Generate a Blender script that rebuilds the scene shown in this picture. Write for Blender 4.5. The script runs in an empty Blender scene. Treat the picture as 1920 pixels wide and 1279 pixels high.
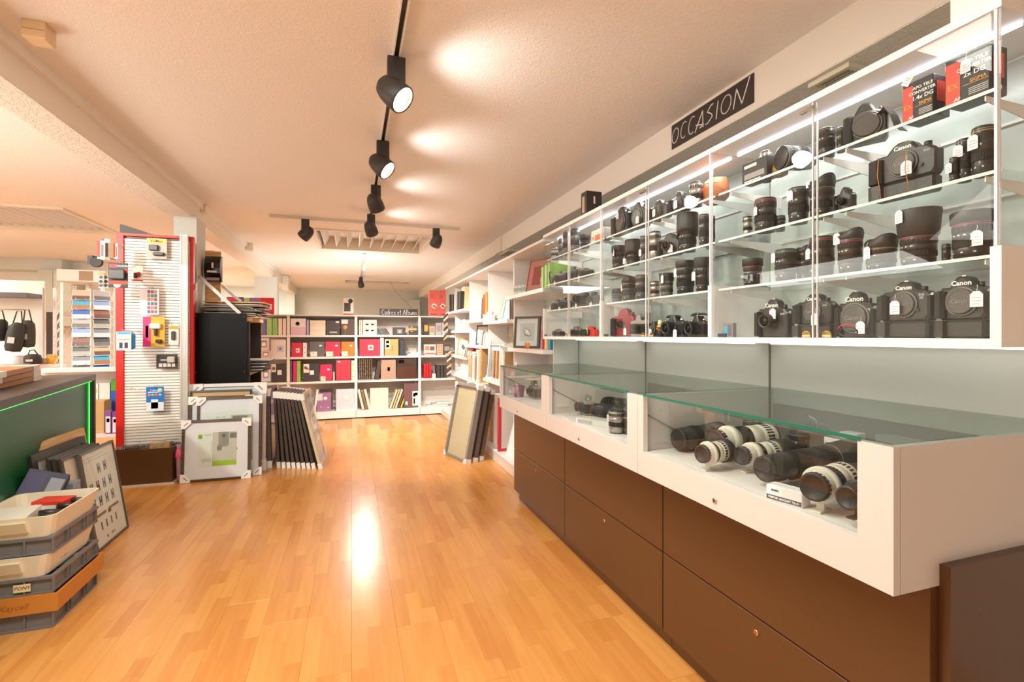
import bpy, bmesh, math, random
from math import sin, cos, pi, radians, sqrt, atan2
from mathutils import Matrix, Vector, Euler
random.seed(7)
S = bpy.context.scene
COL = S.collection

# ------------------------------------------------------------------ camera
F = 906.7; HC = 1.30; YAW = math.atan(300/905); SN, CS = sin(YAW), cos(YAW); HY = 629.0
cd = bpy.data.cameras.new('camera'); cam = bpy.data.objects.new('camera', cd); COL.objects.link(cam)
cd.sensor_width = 36; cd.lens = 36*F/1920; cd.clip_start = .02; cd.clip_end = 60
cd.shift_y = -(639.5-HY)/1920
cam.location = (0, 0, HC); cam.rotation_euler = (pi/2, 0, -YAW)
S.camera = cam

# ------------------------------------------------------------------ world, exposure, large lights
S.view_settings.view_transform = 'Standard'; S.view_settings.look = 'None'
S.view_settings.exposure = 0.47; S.view_settings.gamma = 1; S.view_settings.use_curve_mapping = False
W = bpy.data.worlds.new('world'); S.world = W; W.use_nodes = True
W.node_tree.nodes['Background'].inputs[0].default_value = (.94, .99, 1.0, 1)
W.node_tree.nodes['Background'].inputs[1].default_value = 1.25

def light(name, kind, loc, energy, color=(1,.93,.85), size=.1, size_y=None, target=None, angle=None, blend=.5):
    ld = bpy.data.lights.new(name, kind); ld.energy = energy; ld.color = color
    if kind == 'AREA':
        ld.shape = 'RECTANGLE'; ld.size = size; ld.size_y = size_y or size
    else:
        ld.shadow_soft_size = size
    if kind == 'SPOT':
        ld.spot_size = radians(angle or 60); ld.spot_blend = blend
    o = bpy.data.objects.new(name, ld); COL.objects.link(o); o.location = loc
    if target is not None:
        d = (Vector(target)-Vector(loc)).normalized(); z = -d
        y = Vector((0, 1, 0)); y = (y-z*y.dot(z)); y = y.normalized() if y.length > .05 else Vector((0, 0, 1)); x = y.cross(z).normalized()
        o.rotation_euler = Matrix((x, y, z)).transposed().to_euler()
    return o
WARM = (1, .86, .72); NEUT = (.99, .98, .88); COOL = (.97, 1, .95)
light('ceiling_fill_front', 'AREA', (-.7, 1.25, 2.63), 70, NEUT, 2.4, .6, target=(-.7, 1.25, 0))  # unseen area light added to light the near aisle evenly, no fixture
light('ceiling_fill_left', 'AREA', (-3.6, 3.4, 2.60), 80, NEUT, 2.4, 2.6, target=(-3.2, 3.9, 0))  # added fill for the left zone, without a lamp body
light('ceiling_fill_stock', 'AREA', (-5.6, 7.1, 2.60), 150, NEUT, 1.6, 3.5, target=(-5.0, 7.1, 0))  # fill added out of view, instead of light inside the slatted opening
light('ceiling_fill_back', 'AREA', (-2.9, 12.6, 2.60), 110, COOL, 1.6, 2.0, target=(-2.9, 12.6, 0))  # added cool fill for the far zone
light('upward_fill_left', 'AREA', (-3.3, 3.0, .95), 36, NEUT, 1.6, 1.8, target=(-2.7, 3.0, 2.65))  # hidden upward fill added to brighten the near ceiling; no lamp stands here
light('upward_fill_back', 'AREA', (-.2, 9.6, .9), 22, COOL, 2.4, 1.0, target=(-.2, 9.6, 2.65))  # hidden upward fill added behind the album shelving for the far ceiling
light('wall_washer', 'SPOT', (-3.0, 2.5, 2.55), 150, NEUT, .06, target=(-1.6, 5.2, 1.1), angle=52, blend=.5)
light('bulb_light', 'POINT', (.2, 8.7, 2.34), 3, (1, .97, .92), .035)
light('bulb_down_fill', 'SPOT', (.2, 8.7, 2.36), 65, (1, .97, .92), .05, target=(.2, 8.2, 0), angle=160, blend=.3)  # extra spot added at the bulb to brighten the floor, not the ceiling

# ------------------------------------------------------------------ materials
def lin(c):
    return tuple((v/12.92 if v <= .04045 else ((v+.055)/1.055)**2.4) for v in c)
def hx(h):
    h = h.lstrip('#'); return lin(tuple(int(h[i:i+2], 16)/255 for i in (0, 2, 4)))
MATS = {}
def mat(key, col=None, rough=.5, metal=0, spec=.5, emit=0, bump=None, coat=0):
    if key in MATS: return MATS[key]
    m = bpy.data.materials.new(key); MATS[key] = m; m.use_nodes = True
    nt = m.node_tree; b = nt.nodes['Principled BSDF']
    c = hx(col if col else key)
    b.inputs['Base Color'].default_value = (*c, 1); b.inputs['Roughness'].default_value = rough
    b.inputs['Metallic'].default_value = metal; b.inputs['Specular IOR Level'].default_value = spec
    b.inputs['Coat Weight'].default_value = coat
    if emit:
        b.inputs['Emission Color'].default_value = (*c, 1); b.inputs['Emission Strength'].default_value = emit
    tc = nt.nodes.new('ShaderNodeTexCoord'); n = nt.nodes.new('ShaderNodeTexNoise')
    nt.links.new(tc.outputs['Object'], n.inputs['Vector'])
    sc, st = bump if bump else (40, .02)
    n.inputs['Scale'].default_value = sc; n.inputs['Detail'].default_value = 3
    bp = nt.nodes.new('ShaderNodeBump'); bp.inputs['Strength'].default_value = st
    bp.inputs['Distance'].default_value = .01
    nt.links.new(n.outputs['Fac'], bp.inputs['Height']); nt.links.new(bp.outputs['Normal'], b.inputs['Normal'])
    return m
def C(col, rough=.5, **k):           # colour material by hex
    return mat('paint_%s_%d' % (col.lstrip('#'), int(rough*100)), col, rough, **k)
def noise_color(m, c1, c2, scale, vec='Object', stretch=None, detail=4, lo=.35, hi=.65):
    nt = m.node_tree; b = nt.nodes['Principled BSDF']
    tc = nt.nodes.new('ShaderNodeTexCoord'); mp = nt.nodes.new('ShaderNodeMapping')
    if stretch: mp.inputs['Scale'].default_value = stretch
    n = nt.nodes.new('ShaderNodeTexNoise'); n.inputs['Scale'].default_value = scale; n.inputs['Detail'].default_value = detail
    r = nt.nodes.new('ShaderNodeValToRGB')
    r.color_ramp.elements[0].color = (*hx(c1), 1); r.color_ramp.elements[1].color = (*hx(c2), 1)
    r.color_ramp.elements[0].position = lo; r.color_ramp.elements[1].position = hi
    nt.links.new(tc.outputs[vec], mp.inputs[0]); nt.links.new(mp.outputs[0], n.inputs['Vector'])
    nt.links.new(n.outputs['Fac'], r.inputs[0]); nt.links.new(r.outputs[0], b.inputs['Base Color'])
    return r
def glass_mat(key, tint, refl=1.0, base=.0, rough=0.0):
    m = bpy.data.materials.new(key); m.use_nodes = True; nt = m.node_tree
    nt.nodes.remove(nt.nodes['Principled BSDF']); out = nt.nodes['Material Output']
    t = nt.nodes.new('ShaderNodeBsdfTransparent'); t.inputs[0].default_value = (*hx(tint), 1)
    g = nt.nodes.new('ShaderNodeBsdfGlossy'); g.inputs['Roughness'].default_value = rough
    fr = nt.nodes.new('ShaderNodeLayerWeight'); fr.inputs[0].default_value = .5
    pw = nt.nodes.new('ShaderNodeMath'); pw.operation = 'POWER'; pw.inputs[1].default_value = 4.0; nt.links.new(fr.outputs['Facing'], pw.inputs[0])
    mu = nt.nodes.new('ShaderNodeMath'); mu.operation = 'MULTIPLY_ADD'; mu.inputs[1].default_value = refl*.45; mu.inputs[2].default_value = .018+base
    nt.links.new(pw.outputs[0], mu.inputs[0])
    mx = nt.nodes.new('ShaderNodeMixShader'); nt.links.new(mu.outputs[0], mx.inputs[0])
    nt.links.new(t.outputs[0], mx.inputs[1]); nt.links.new(g.outputs[0], mx.inputs[2]); nt.links.new(mx.outputs[0], out.inputs[0])
    return m
GLASS = glass_mat('clear_glass', '#fbfdfc', .8)
GLASS_TOP = glass_mat('counter_glass', '#eff4f1', 1.0, .01)
GLASS_FRONT = glass_mat('counter_front_glass', '#fbfdfc', .9, .05)
GLASS_EDGE = mat('glass_edge', '#2f6a58', .15)
FILM = glass_mat('plastic_film', '#f6f6f6', 1.2, .04, .08)
WHITE = mat('white_laminate', '#d3cac4', .26, bump=(8, .01))
WHITE_M = mat('white_metal', '#f2ece6', .35)
CREAM_SH = mat('cream_shelving', '#efe5da', .4)
SHELF_W = mat('bright_white_shelf', '#efe9e4', .35)
BROWN = mat('brown_laminate', '#5a3a20', .33, bump=(60, .03))
BLACK = mat('black_plastic', '#332f2d', .32)
BLACKM = mat('matt_black', '#36322f', .48, bump=(120, .1))
BLACKG = mat('gloss_black', '#171310', .12)
RUBBER = mat('grip_rubber', '#2a2725', .75, bump=(300, .25))
GREYP = mat('grey_plastic', '#6b6764', .45)
ALU = mat('brushed_aluminium', '#c4bfb9', .35, metal=.7)
CHROME = mat('chrome', '#d9d5cf', .12, metal=1)
BRASS = mat('brass_lock', '#d9a46c', .25, metal=.9)
RED = mat('red_metal', '#d8251c', .4)
GOLD = mat('gold', '#c9a15a', .3, metal=.8)
PAPER = mat('paper', '#f4efe8', .7)
CARD = mat('cardboard', '#c9a878', .8, bump=(60, .1))
WOODL = mat('light_wood', '#d8ab74', .5); noise_color(WOODL, '#cf9c62', '#e2bb88', 6, stretch=(1, 1, 12))
WOODD = mat('dark_wood', '#54402f', .5); noise_color(WOODD, '#46342a', '#64503c', 8, stretch=(1, 1, 10))
LED = mat('led_strip', '#efeaff', .5, emit=3)
LEDU = mat('led_under', '#fff6ea', .5, emit=1.2)
BULB = mat('lamp_face', '#fff6ea', .5, emit=55)
GREEN_NEON = mat('green_neon', '#46ff5a', .5, emit=2.2)
WALLM = mat('wall_paint', '#d9ddd7', .7, bump=(30, .06))
WALLW = mat('wall_white', '#f4efe6', .75, bump=(30, .06))
BEAMM = mat('beam_paint', '#f0e8dc', .7, bump=(26, .10))
CEILM = mat('ceiling_stucco', '#f3ece6', .85)
def stucco(m, scale=75, strength=.28):
    nt = m.node_tree; b = nt.nodes['Principled BSDF']
    tc = nt.nodes.new('ShaderNodeTexCoord'); n = nt.nodes.new('ShaderNodeTexNoise'); n.inputs['Scale'].default_value = scale
    n.inputs['Detail'].default_value = 2; n.inputs['Distortion'].default_value = .9
    r = nt.nodes.new('ShaderNodeValToRGB'); r.color_ramp.elements[0].position = .44; r.color_ramp.elements[1].position = .58
    bp = nt.nodes.new('ShaderNodeBump'); bp.inputs['Strength'].default_value = strength; bp.inputs['Distance'].default_value = .012
    nt.links.new(tc.outputs['Object'], n.inputs['Vector']); nt.links.new(n.outputs['Fac'], r.inputs[0])
    nt.links.new(r.outputs[0], bp.inputs['Height']); nt.links.new(bp.outputs['Normal'], b.inputs['Normal'])
stucco(CEILM)
BEAMU = mat('beam_underside', '#f3ebe0', .85); stucco(BEAMU, 45, .5)
TAGM = mat('tag_card', '#f3eaf2', .7)
INK = mat('pen_ink', '#85799a', .7)

def plank_material():
    m = bpy.data.materials.new('laminate_floor'); m.use_nodes = True; nt = m.node_tree; b = nt.nodes['Principled BSDF']
    N = nt.nodes.new; L = nt.links.new
    tc = N('ShaderNodeTexCoord'); oi = N('ShaderNodeObjectInfo')
    sep = N('ShaderNodeSeparateXYZ'); L(tc.outputs['Object'], sep.inputs[0])
    # three printed strips per board, each with staggered blocks
    mx = N('ShaderNodeMath'); mx.operation = 'MULTIPLY'; mx.inputs[1].default_value = 1/.0633; L(sep.outputs[0], mx.inputs[0])
    fx = N('ShaderNodeMath'); fx.operation = 'FLOOR'; L(mx.outputs[0], fx.inputs[0])
    off = N('ShaderNodeMath'); off.operation = 'MULTIPLY_ADD'; off.inputs[1].default_value = .37; L(fx.outputs[0], off.inputs[0])
    my = N('ShaderNodeMath'); my.operation = 'MULTIPLY'; my.inputs[1].default_value = 1/.43; L(sep.outputs[1], my.inputs[0]); L(my.outputs[0], off.inputs[2])
    fy = N('ShaderNodeMath'); fy.operation = 'FLOOR'; L(off.outputs[0], fy.inputs[0])
    cb = N('ShaderNodeCombineXYZ'); L(fx.outputs[0], cb.inputs[0]); L(fy.outputs[0], cb.inputs[1]); L(oi.outputs['Random'], cb.inputs[2])
    wn = N('ShaderNodeTexWhiteNoise'); L(cb.outputs[0], wn.inputs[0])
    mp = N('ShaderNodeMapping'); mp.inputs['Scale'].default_value = (22, 1.6, 1); L(tc.outputs['Object'], mp.inputs[0])
    addv = N('ShaderNodeVectorMath'); addv.operation = 'ADD'; L(mp.outputs[0], addv.inputs[0]); L(wn.outputs['Color'], addv.inputs[1])
    sc = N('ShaderNodeVectorMath'); sc.operation = 'SCALE'; sc.inputs['Scale'].default_value = 9; L(wn.outputs['Color'], sc.inputs[0]); L(sc.outputs[0], addv.inputs[1])
    gr = N('ShaderNodeTexNoise'); gr.inputs['Scale'].default_value = 1.6; gr.inputs['Detail'].default_value = 5; gr.inputs['Distortion'].default_value = .6; L(addv.outputs[0], gr.inputs['Vector'])
    r = N('ShaderNodeValToRGB'); e = r.color_ramp.elements
    e[0].position = .2; e[0].color = (*hx('#c37f3e'), 1); e[1].position = .8; e[1].color = (*hx('#db9d55'), 1)
    mixv = N('ShaderNodeMath'); mixv.operation = 'MULTIPLY_ADD'; mixv.inputs[1].default_value = .40; L(wn.outputs['Value'], mixv.inputs[0])
    g2 = N('ShaderNodeMath'); g2.operation = 'MULTIPLY'; g2.inputs[1].default_value = .62; L(gr.outputs['Fac'], g2.inputs[0]); L(g2.outputs[0], mixv.inputs[2])
    L(mixv.outputs[0], r.inputs[0]); L(r.outputs[0], b.inputs['Base Color'])
    b.inputs['Roughness'].default_value = .23; b.inputs['Specular IOR Level'].default_value = .55
    bp = N('ShaderNodeBump'); bp.inputs['Strength'].default_value = .03; L(gr.outputs['Fac'], bp.inputs['Height']); L(bp.outputs['Normal'], b.inputs['Normal'])
    return m
PLANK = plank_material()

# ------------------------------------------------------------------ mesh helpers
class B:
    def __init__(s): s.v = []; s.f = []; s.m = []; s.sm = []
    def face(s, idx, m=0, sm=False): s.f.append(idx); s.m.append(m); s.sm.append(sm)
    def hexa(s, p, m=0):
        k = len(s.v); s.v += [tuple(q) for q in p]
        for a in ((0,3,2,1),(4,5,6,7),(0,1,5,4),(1,2,6,5),(2,3,7,6),(3,0,4,7)): s.face([k+i for i in a], m)
        return s
    def box(s, x0, x1, y0, y1, z0, z1, m=0):
        if x0 > x1: x0, x1 = x1, x0
        if y0 > y1: y0, y1 = y1, y0
        if z0 > z1: z0, z1 = z1, z0
        return s.hexa([(x0,y0,z0),(x1,y0,z0),(x1,y1,z0),(x0,y1,z0),(x0,y0,z1),(x1,y0,z1),(x1,y1,z1),(x0,y1,z1)], m)
    def rbox(s, x0, x1, y0, y1, z0, z1, r=.003, m=0):     # box with chamfered edges
        r = min(r, abs(x1-x0)*.45, abs(y1-y0)*.45, abs(z1-z0)*.45)
        k = len(s.v); X = (x0, x1); Y = (y0, y1); Z = (z0, z1); ids = {}
        for i in (0, 1):
            for j in (0, 1):
                for l in (0, 1):
                    sx, sy, sz = (r, -r)[i], (r, -r)[j], (r, -r)[l]
                    for ax, p in (('x', (X[i], Y[j]+sy, Z[l]+sz)), ('y', (X[i]+sx, Y[j], Z[l]+sz)), ('z', (X[i]+sx, Y[j]+sy, Z[l]))):
                        ids[(i, j, l, ax)] = len(s.v); s.v.append(p)
        g = lambda i, j, l, a: ids[(i, j, l, a)]
        for i in (0, 1):
            q = [g(i,0,0,'x'), g(i,1,0,'x'), g(i,1,1,'x'), g(i,0,1,'x')]; s.face(q if i else q[::-1], m)
            q = [g(0,i,0,'y'), g(1,i,0,'y'), g(1,i,1,'y'), g(0,i,1,'y')]; s.face(q[::-1] if i else q, m)
            q = [g(0,0,i,'z'), g(1,0,i,'z'), g(1,1,i,'z'), g(0,1,i,'z')]; s.face(q if i else q[::-1], m)
        for a in (0, 1):
            for b in (0, 1):
                fl = (a+b) % 2
                q = [g(a,b,0,'x'), g(a,b,0,'y'), g(a,b,1,'y'), g(a,b,1,'x')]; s.face(q[::-1] if fl else q, m)
                q = [g(a,0,b,'x'), g(a,0,b,'z'), g(a,1,b,'z'), g(a,1,b,'x')]; s.face(q if fl else q[::-1], m)
                q = [g(0,a,b,'y'), g(0,a,b,'z'), g(1,a,b,'z'), g(1,a,b,'y')]; s.face(q[::-1] if fl else q, m)
        for i in (0, 1):
            for j in (0, 1):
                for l in (0, 1):
                    q = [g(i,j,l,'x'), g(i,j,l,'y'), g(i,j,l,'z')]; s.face(q if (i+j+l) % 2 else q[::-1], m)
        return s
    def prism(s, poly, y0, y1, m=0, plane='xz'):   # polygon in a plane, extruded along the third axis
        k = len(s.v); n = len(poly)
        def P(p, t):
            return (p[0], t, p[1]) if plane == 'xz' else ((p[0], p[1], t) if plane == 'xy' else (t, p[0], p[1]))
        s.v += [P(p, y0) for p in poly] + [P(p, y1) for p in poly]
        s.face([k+i for i in range(n)], m); s.face([k+n+i for i in range(n)][::-1], m)
        for i in range(n): s.face([k+i, k+n+i, k+n+(i+1) % n, k+(i+1) % n], m)
        return s
    def lathe(s, prof, seg=20, m=0, org=(0,0,0), axis='z', mod=None, smooth=True, closed=False):
        k = len(s.v); n = len(prof)
        for j in range(seg):
            a = 2*pi*j/seg
            for i, (r, z) in enumerate(prof):
                if mod: r, z = mod(i, j, a, r, z)
                x, y = r*cos(a), r*sin(a)
                if axis == 'z': p = (x, y, z)
                elif axis == 'y': p = (x, -z, y)       # +z of the profile points to -y
                else: p = (-z, x, y)
                s.v.append((p[0]+org[0], p[1]+org[1], p[2]+org[2]))
        for j in range(seg):
            j2 = (j+1) % seg
            for i in range(n-1):
                s.face([k+j*n+i, k+j2*n+i, k+j2*n+i+1, k+j*n+i+1], m, smooth)
        if prof[0][0] > 1e-6: s.face([k+j*n for j in range(seg)][::-1], m)
        if prof[-1][0] > 1e-6: s.face([k+j*n+n-1 for j in range(seg)], m)
        return s
    def cyl(s, r, z0, z1, seg=16, m=0, org=(0,0,0), axis='z', r2=None):
        return s.lathe([(r, z0), (r2 if r2 is not None else r, z1)], seg, m, org, axis)
    def tube(s, pts, r=.002, seg=5, m=0):
        pts = [Vector(p) for p in pts]; k0 = len(s.v); n = len(pts)
        for i, p in enumerate(pts):
            d = (pts[min(i+1, n-1)]-pts[max(i-1, 0)]).normalized()
            u = d.cross(Vector((0, 0, 1)) if abs(d.z) < .9 else Vector((1, 0, 0))).normalized(); w = d.cross(u)
            for j in range(seg):
                a = 2*pi*j/seg; s.v.append(tuple(p+u*(r*cos(a))+w*(r*sin(a))))
        for i in range(n-1):
            for j in range(seg):
                j2 = (j+1) % seg; a = k0+i*seg
                s.face([a+j, a+j2, a+seg+j2, a+seg+j], m, True)
        s.face([k0+j for j in range(seg)][::-1], m); s.face([k0+(n-1)*seg+j for j in range(seg)], m)
        return s
    def ring(s, x0, x1, z0, z1, w, y0, y1, m=0, bev=0):  # rectangular frame of four mitred rails
        o = [(x0,z0),(x1,z0),(x1,z1),(x0,z1)]; i_ = [(x0+w,z0+w),(x1-w,z0+w),(x1-w,z1-w),(x0+w,z1-w)]
        for a in range(4):
            b = (a+1) % 4
            s.hexa([(o[a][0],y0+bev,o[a][1]),(o[b][0],y0+bev,o[b][1]),(o[b][0],y1,o[b][1]),(o[a][0],y1,o[a][1]),
                    (i_[a][0],y0,i_[a][1]),(i_[b][0],y0,i_[b][1]),(i_[b][0],y1,i_[b][1]),(i_[a][0],y1,i_[a][1])], m)
        return s
    def xform(s, M, start=0):
        for i in range(start, len(s.v)): s.v[i] = tuple(M @ Vector(s.v[i]))
        return s
    def build(s, name, mats, parent=None, loc=(0,0,0), rot=(0,0,0), fix=True):
        me = bpy.data.meshes.new(name); me.from_pydata(s.v, [], s.f)
        if not isinstance(mats, (list, tuple)): mats = [mats]
        for m in mats: me.materials.append(m)
        me.polygons.foreach_set('material_index', s.m); me.polygons.foreach_set('use_smooth', s.sm)
        if fix:
            bm = bmesh.new(); bm.from_mesh(me); bmesh.ops.recalc_face_normals(bm, faces=bm.faces); bm.to_mesh(me); bm.free()
        me.update()
        o = bpy.data.objects.new(name, me); COL.objects.link(o)
        o.parent = parent; o.location = loc; o.rotation_euler = rot
        return o

LABELS = set()
def tag(o, label, cat, group=None, kind=None):
    o['label'] = label; o['category'] = cat
    if group: o['group'] = group
    if kind: o['kind'] = kind
    if label in LABELS and not group: print('DUPLABEL', label)
    LABELS.add(label)
    return o
def thing(name, label, cat, loc=(0,0,0), rz=0, group=None, rot=None):
    o = bpy.data.objects.new(name, None); COL.objects.link(o); o.empty_display_size = .05
    o.location = loc; o.rotation_euler = rot if rot else (0, 0, rz)
    return tag(o, label, cat, group)
def struct(o): o['kind'] = 'structure'; return o
def kids(o): return [c for c in bpy.data.objects if c.parent == o]
CH = {}
def copy_tree(o, parent=None, ch=None):
    c = o.copy(); COL.objects.link(c)
    if parent is not None: c.parent = parent
    for k in o.children: copy_tree(k, c)
    return c
def text(name, body, size, m, parent, loc, rot=(pi/2,0,0), align='CENTER', ext=.0004, sx=1, bold=0, shear=0, ya='CENTER'):
    cu = bpy.data.curves.new(name, 'FONT'); cu.body = body; cu.size = size; cu.align_x = align; cu.align_y = ya
    cu.extrude = ext; cu.resolution_u = 2; cu.offset = bold; cu.shear = shear; cu.materials.append(m)
    o = bpy.data.objects.new(name, cu); COL.objects.link(o); o.parent = parent; o.location = loc; o.rotation_euler = rot; o.scale = (sx, 1, 1)
    return o

# points of the place measured along known planes
def _a(px): return (px-960)/F
def on_Y(px, py, Y):
    a = _a(px); d = Y/(CS-a*SN); return Vector((d*(a*CS+SN), Y, HC-(py-HY)*d/F))
def on_X(px, py, X):
    a = _a(px); d = X/(a*CS+SN); return Vector((X, d*(CS-a*SN), HC-(py-HY)*d/F))
def on_Z(px, py, Z):
    d = (HC-Z)*F/(py-HY); u = d*_a(px); return Vector((u*CS+d*SN, d*CS-u*SN, Z))
def dep(p): return p[0]*SN+p[1]*CS
# ------------------------------------------------------------------ the room
CZ = 2.652; XB = 1.937; BZ = 2.441; XL = -1.474; BL = 2.45; XW = 2.30; XLW = -7.0; YF = -1.6; YB = 15.0; YLB = 11.05
fl = B().box(XLW, XW, YF, YB, -.06, -.0095).build('floor', mat('underlay', '#b98a58', .5)); struct(fl)
plank_me = {}
k = 0
for ix in range(24):
    x0 = -2.66+ix*.19
    sh = [(0, .43, .86, .2, .65, 1.05)[ix % 6]][0]
    for iy in range(9):
        y0 = -1.45+iy*1.285-sh
        ya, yb = y0, y0+1.283
        if yb > 8.05 or yb < -.9: continue
        if 'p' not in plank_me:
            o = B().rbox(0, .1896, 0, 1.2842, -.009, 0, .0005).build('floor_board', PLANK, fl); plank_me['p'] = o.data
        else:
            o = bpy.data.objects.new('floor_board', plank_me['p']); COL.objects.link(o); o.parent = fl
        o.location = (x0, ya, 0); k += 1
bb = B()                                     # the boards past the counted ones, too foreshortened to pick apart
for ix in range(52):
    x0 = -6.9+ix*.19
    for iy in range(12):
        y0 = -1.4+iy*1.285+(ix % 5)*.25
        if -2.7 < x0 < 1.9 and y0 < 8.0: continue
        if x0 > 2.1 or y0 > 13.6: continue
        bb.box(x0, x0+.1885, y0, y0+1.283, -.009, -.0004)
o = bb.build('floor_board', PLANK, fl, fix=False); o['kind'] = 'stuff'

holes = [(-.44, 1.04, 6.6, 7.95), (-.14, 1.40, 12.3, 13.0), (-4.95, -2.95, 6.4, 7.7)]
ys = sorted({YF, YB} | {h[2] for h in holes} | {h[3] for h in holes}); c = B()
for a, b_ in zip(ys, ys[1:]):
    cuts = sorted((h[0], h[1]) for h in holes if h[2] <= a and h[3] >= b_); x = XLW
    for h0, h1 in cuts: c.box(x, h0, a, b_, CZ, CZ+.1); x = h1
    c.box(x, XW, a, b_, CZ, CZ+.1)
struct(c.build('ceiling', CEILM))
o = B().box(-1.4, 1.93, 11.08, 11.10, CZ-.006, CZ).build('trim_1', BEAMM); struct(o)
struct(B().box(XW, XW+.12, YF, YB, 0, CZ).build('wall_right', WALLM))
struct(B().box(-4.1, XW, YB, YB+.12, 0, CZ).build('wall_back', WALLM))
struct(B().box(XLW, -4.1, YLB, YLB+.12, 0, CZ).build('wall_back_left', WALLW))
struct(B().box(-4.2, -4.1, YLB+.12, YB, 0, CZ).build('wall_return', WALLW))
struct(B().box(XLW-.12, XLW, YF, YLB, 0, CZ).build('wall_left', WALLW))
w = B().box(XLW, XW, YF-.12, YF, 0, .35).box(XLW, XW, YF-.12, YF, 2.35, CZ)
w.box(-.6, XW, YF-.12, YF, .35, 2.35)
for x in (XLW, -3.6): w.box(x, x+.2, YF-.12, YF, .35, 2.35)
struct(w.build('wall_front', WALLW))
# right beam with stucco underside, left beam
o = B().box(XB, XW, YF, YB, BZ+.006, CZ).build('beam_right', BEAMM); struct(o)
struct(B().box(XB+.002, XW, YF, YB, BZ, BZ+.006).build('beam_underside_right', BEAMU))
o = B().box(-1.67, XL, YF, YB, BL+.006, CZ).build('beam_left', BEAMM); struct(o)
struct(B().box(-1.67, XL-.002, YF, YB, BL, BL+.006).build('beam_underside_left', BEAMU))
struct(B().box(XL, XL+.028, 1.0, 10.9, CZ-.055, CZ).build('conduit_left', WHITE_M))
struct(B().box(-1.62, -1.43, 5.42, 5.72, 0, BL).build('pillar_front', WALLM))
struct(B().box(-1.80, -1.40, 10.5, 10.8, 0, BL).build('pillar_back', WALLM))
struct(B().box(-1.72, -1.50, 14.6, YB, 0, CZ).build('pillar_far', WALLM))
o = B().box(1.66, 1.937, 14.6, YB, 0, BL-.1).build('trim_2', WALLM); struct(o)
struct(B().box(-7, -4.9, YLB-.35, YLB, 2.45, CZ).build('soffit_left', WALLM))
struct(B().box(XB-.02, XB, 6.28, 6.55, BZ, CZ).build('beam_joint', BEAMM))

def vent(x0, x1, y0, y1, z, label):
    t = thing('ceiling_vent', label, 'vent', ((x0+x1)/2, (y0+y1)/2, z), 0)
    a, b_ = (x1-x0)/2, (y1-y0)/2
    V = mat('vent_plastic', '#e3dcc2', .5)
    f = B()
    f.box(-a, a, -b_, -b_+.018, -.02, 0).box(-a, a, b_-.018, b_, -.02, 0).box(-a, -a+.018, -b_+.018, b_-.018, -.02, 0).box(a-.018, a, -b_+.018, b_-.018, -.02, 0)
    f.build('frame', V, t)
    B().box(-a+.018, a-.018, -b_+.018, b_-.018, -.002, 0).build('backing', C('#4d4434', .8), t)
    n = 7
    for i in range(n):
        x = -a+.018+(2*a-.036)*(i+.5)/n
        B().box(x-.002, x+.004, -b_+.018, b_-.018, -.008, -.003).build('slat', V, t)
    return t
vent(1.965, 2.14, 1.47, 1.66, BZ, 'cream plastic vent under the beam beside the OCCASION sign')
vent(1.965, 2.14, 6.1, 6.5, BZ, 'cream plastic vent under the beam above the open white shelves')

def louvre(x0, x1, y0, y1, n, label, cat='ceiling fixture', h=.16, along='y'):
    t = thing('ceiling_louvre', label, cat, ((x0+x1)/2, (y0+y1)/2, CZ))
    a, b_ = (x1-x0)/2, (y1-y0)/2
    M = mat('louvre_cream', '#e9dfcf', .5)
    f = B(); w = .05
    f.box(-a-w, a+w, -b_-w, -b_, -.02, .0).box(-a-w, a+w, b_, b_+w, -.02, .0).box(-a-w, -a, -b_, b_, -.02, .0).box(a, a+w, -b_, b_, -.02, .0)
    f.box(-a, a, -b_-.0, -b_+.01, 0, h).box(-a, a, b_-.01, b_, 0, h).box(-a, -a+.01, -b_, b_, 0, h).box(a-.01, a, -b_, b_, 0, h)
    f.build('frame', M, t)
    B().box(-a, a, -b_, b_, h, h+.02).build('tray', M, t)
    for i in range(n):
        x = -a+(2*a)*(i+.5)/n; s = .03
        B().hexa([(x-s-.004,-b_+.01,.02),(x-s+.004,-b_+.01,.02),(x-s+.004,b_-.01,.02),(x-s-.004,b_-.01,.02),
                  (x+s-.004,-b_+.01,h-.02),(x+s+.004,-b_+.01,h-.02),(x+s+.004,b_-.01,h-.02),(x+s-.004,b_-.01,h-.02)]).build('slat', WHITE_M, t)
    return t
louvre(-.44, 1.04, 6.6, 7.95, 9, 'recessed ceiling light with slanted white blades behind the crossing track')
louvre(-.14, 1.40, 12.3, 13.0, 11, 'recessed bladed ceiling light at the far end past the bright bulb')
louvre(-4.95, -2.95, 6.4, 7.7, 20, 'wide slatted light opening in the ceiling above the postcard stand')

# ------------------------------------------------------------------ track lights
def track(name, p0, p1, label, dark=True):
    t = thing(name, label, 'light track', p0)
    d = Vector(p1)-Vector(p0); L = d.length; t.rotation_euler = (0, 0, atan2(d.y, d.x))
    B().box(0, L, -.018, -.011, -.03, 0).box(0, L, .011, .018, -.03, 0).box(0, L, -.011, .011, -.006, 0).build('rail', WHITE_M if dark else mat('track_cream', '#d9cebf', .5), t)
    B().box(0, L, -.009, .009, -.012, -.0065).build('conductor_strip', BLACK if dark else WHITE_M, t)
    return t
track('ceiling_track', (.155*1.3, .3, CZ), (.155*1.3, 5.93, CZ), 'long ceiling track with dark slot running down the aisle')
track('ceiling_track', (-.87, 5.97, CZ), (1.29, 5.97, CZ), 'white ceiling track crossing in front of the bladed ceiling light', False)
track('ceiling_track', (.2, 8.3, CZ), (.2, 11.8, CZ), 'white ceiling track above the bright bulb', False)

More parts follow.
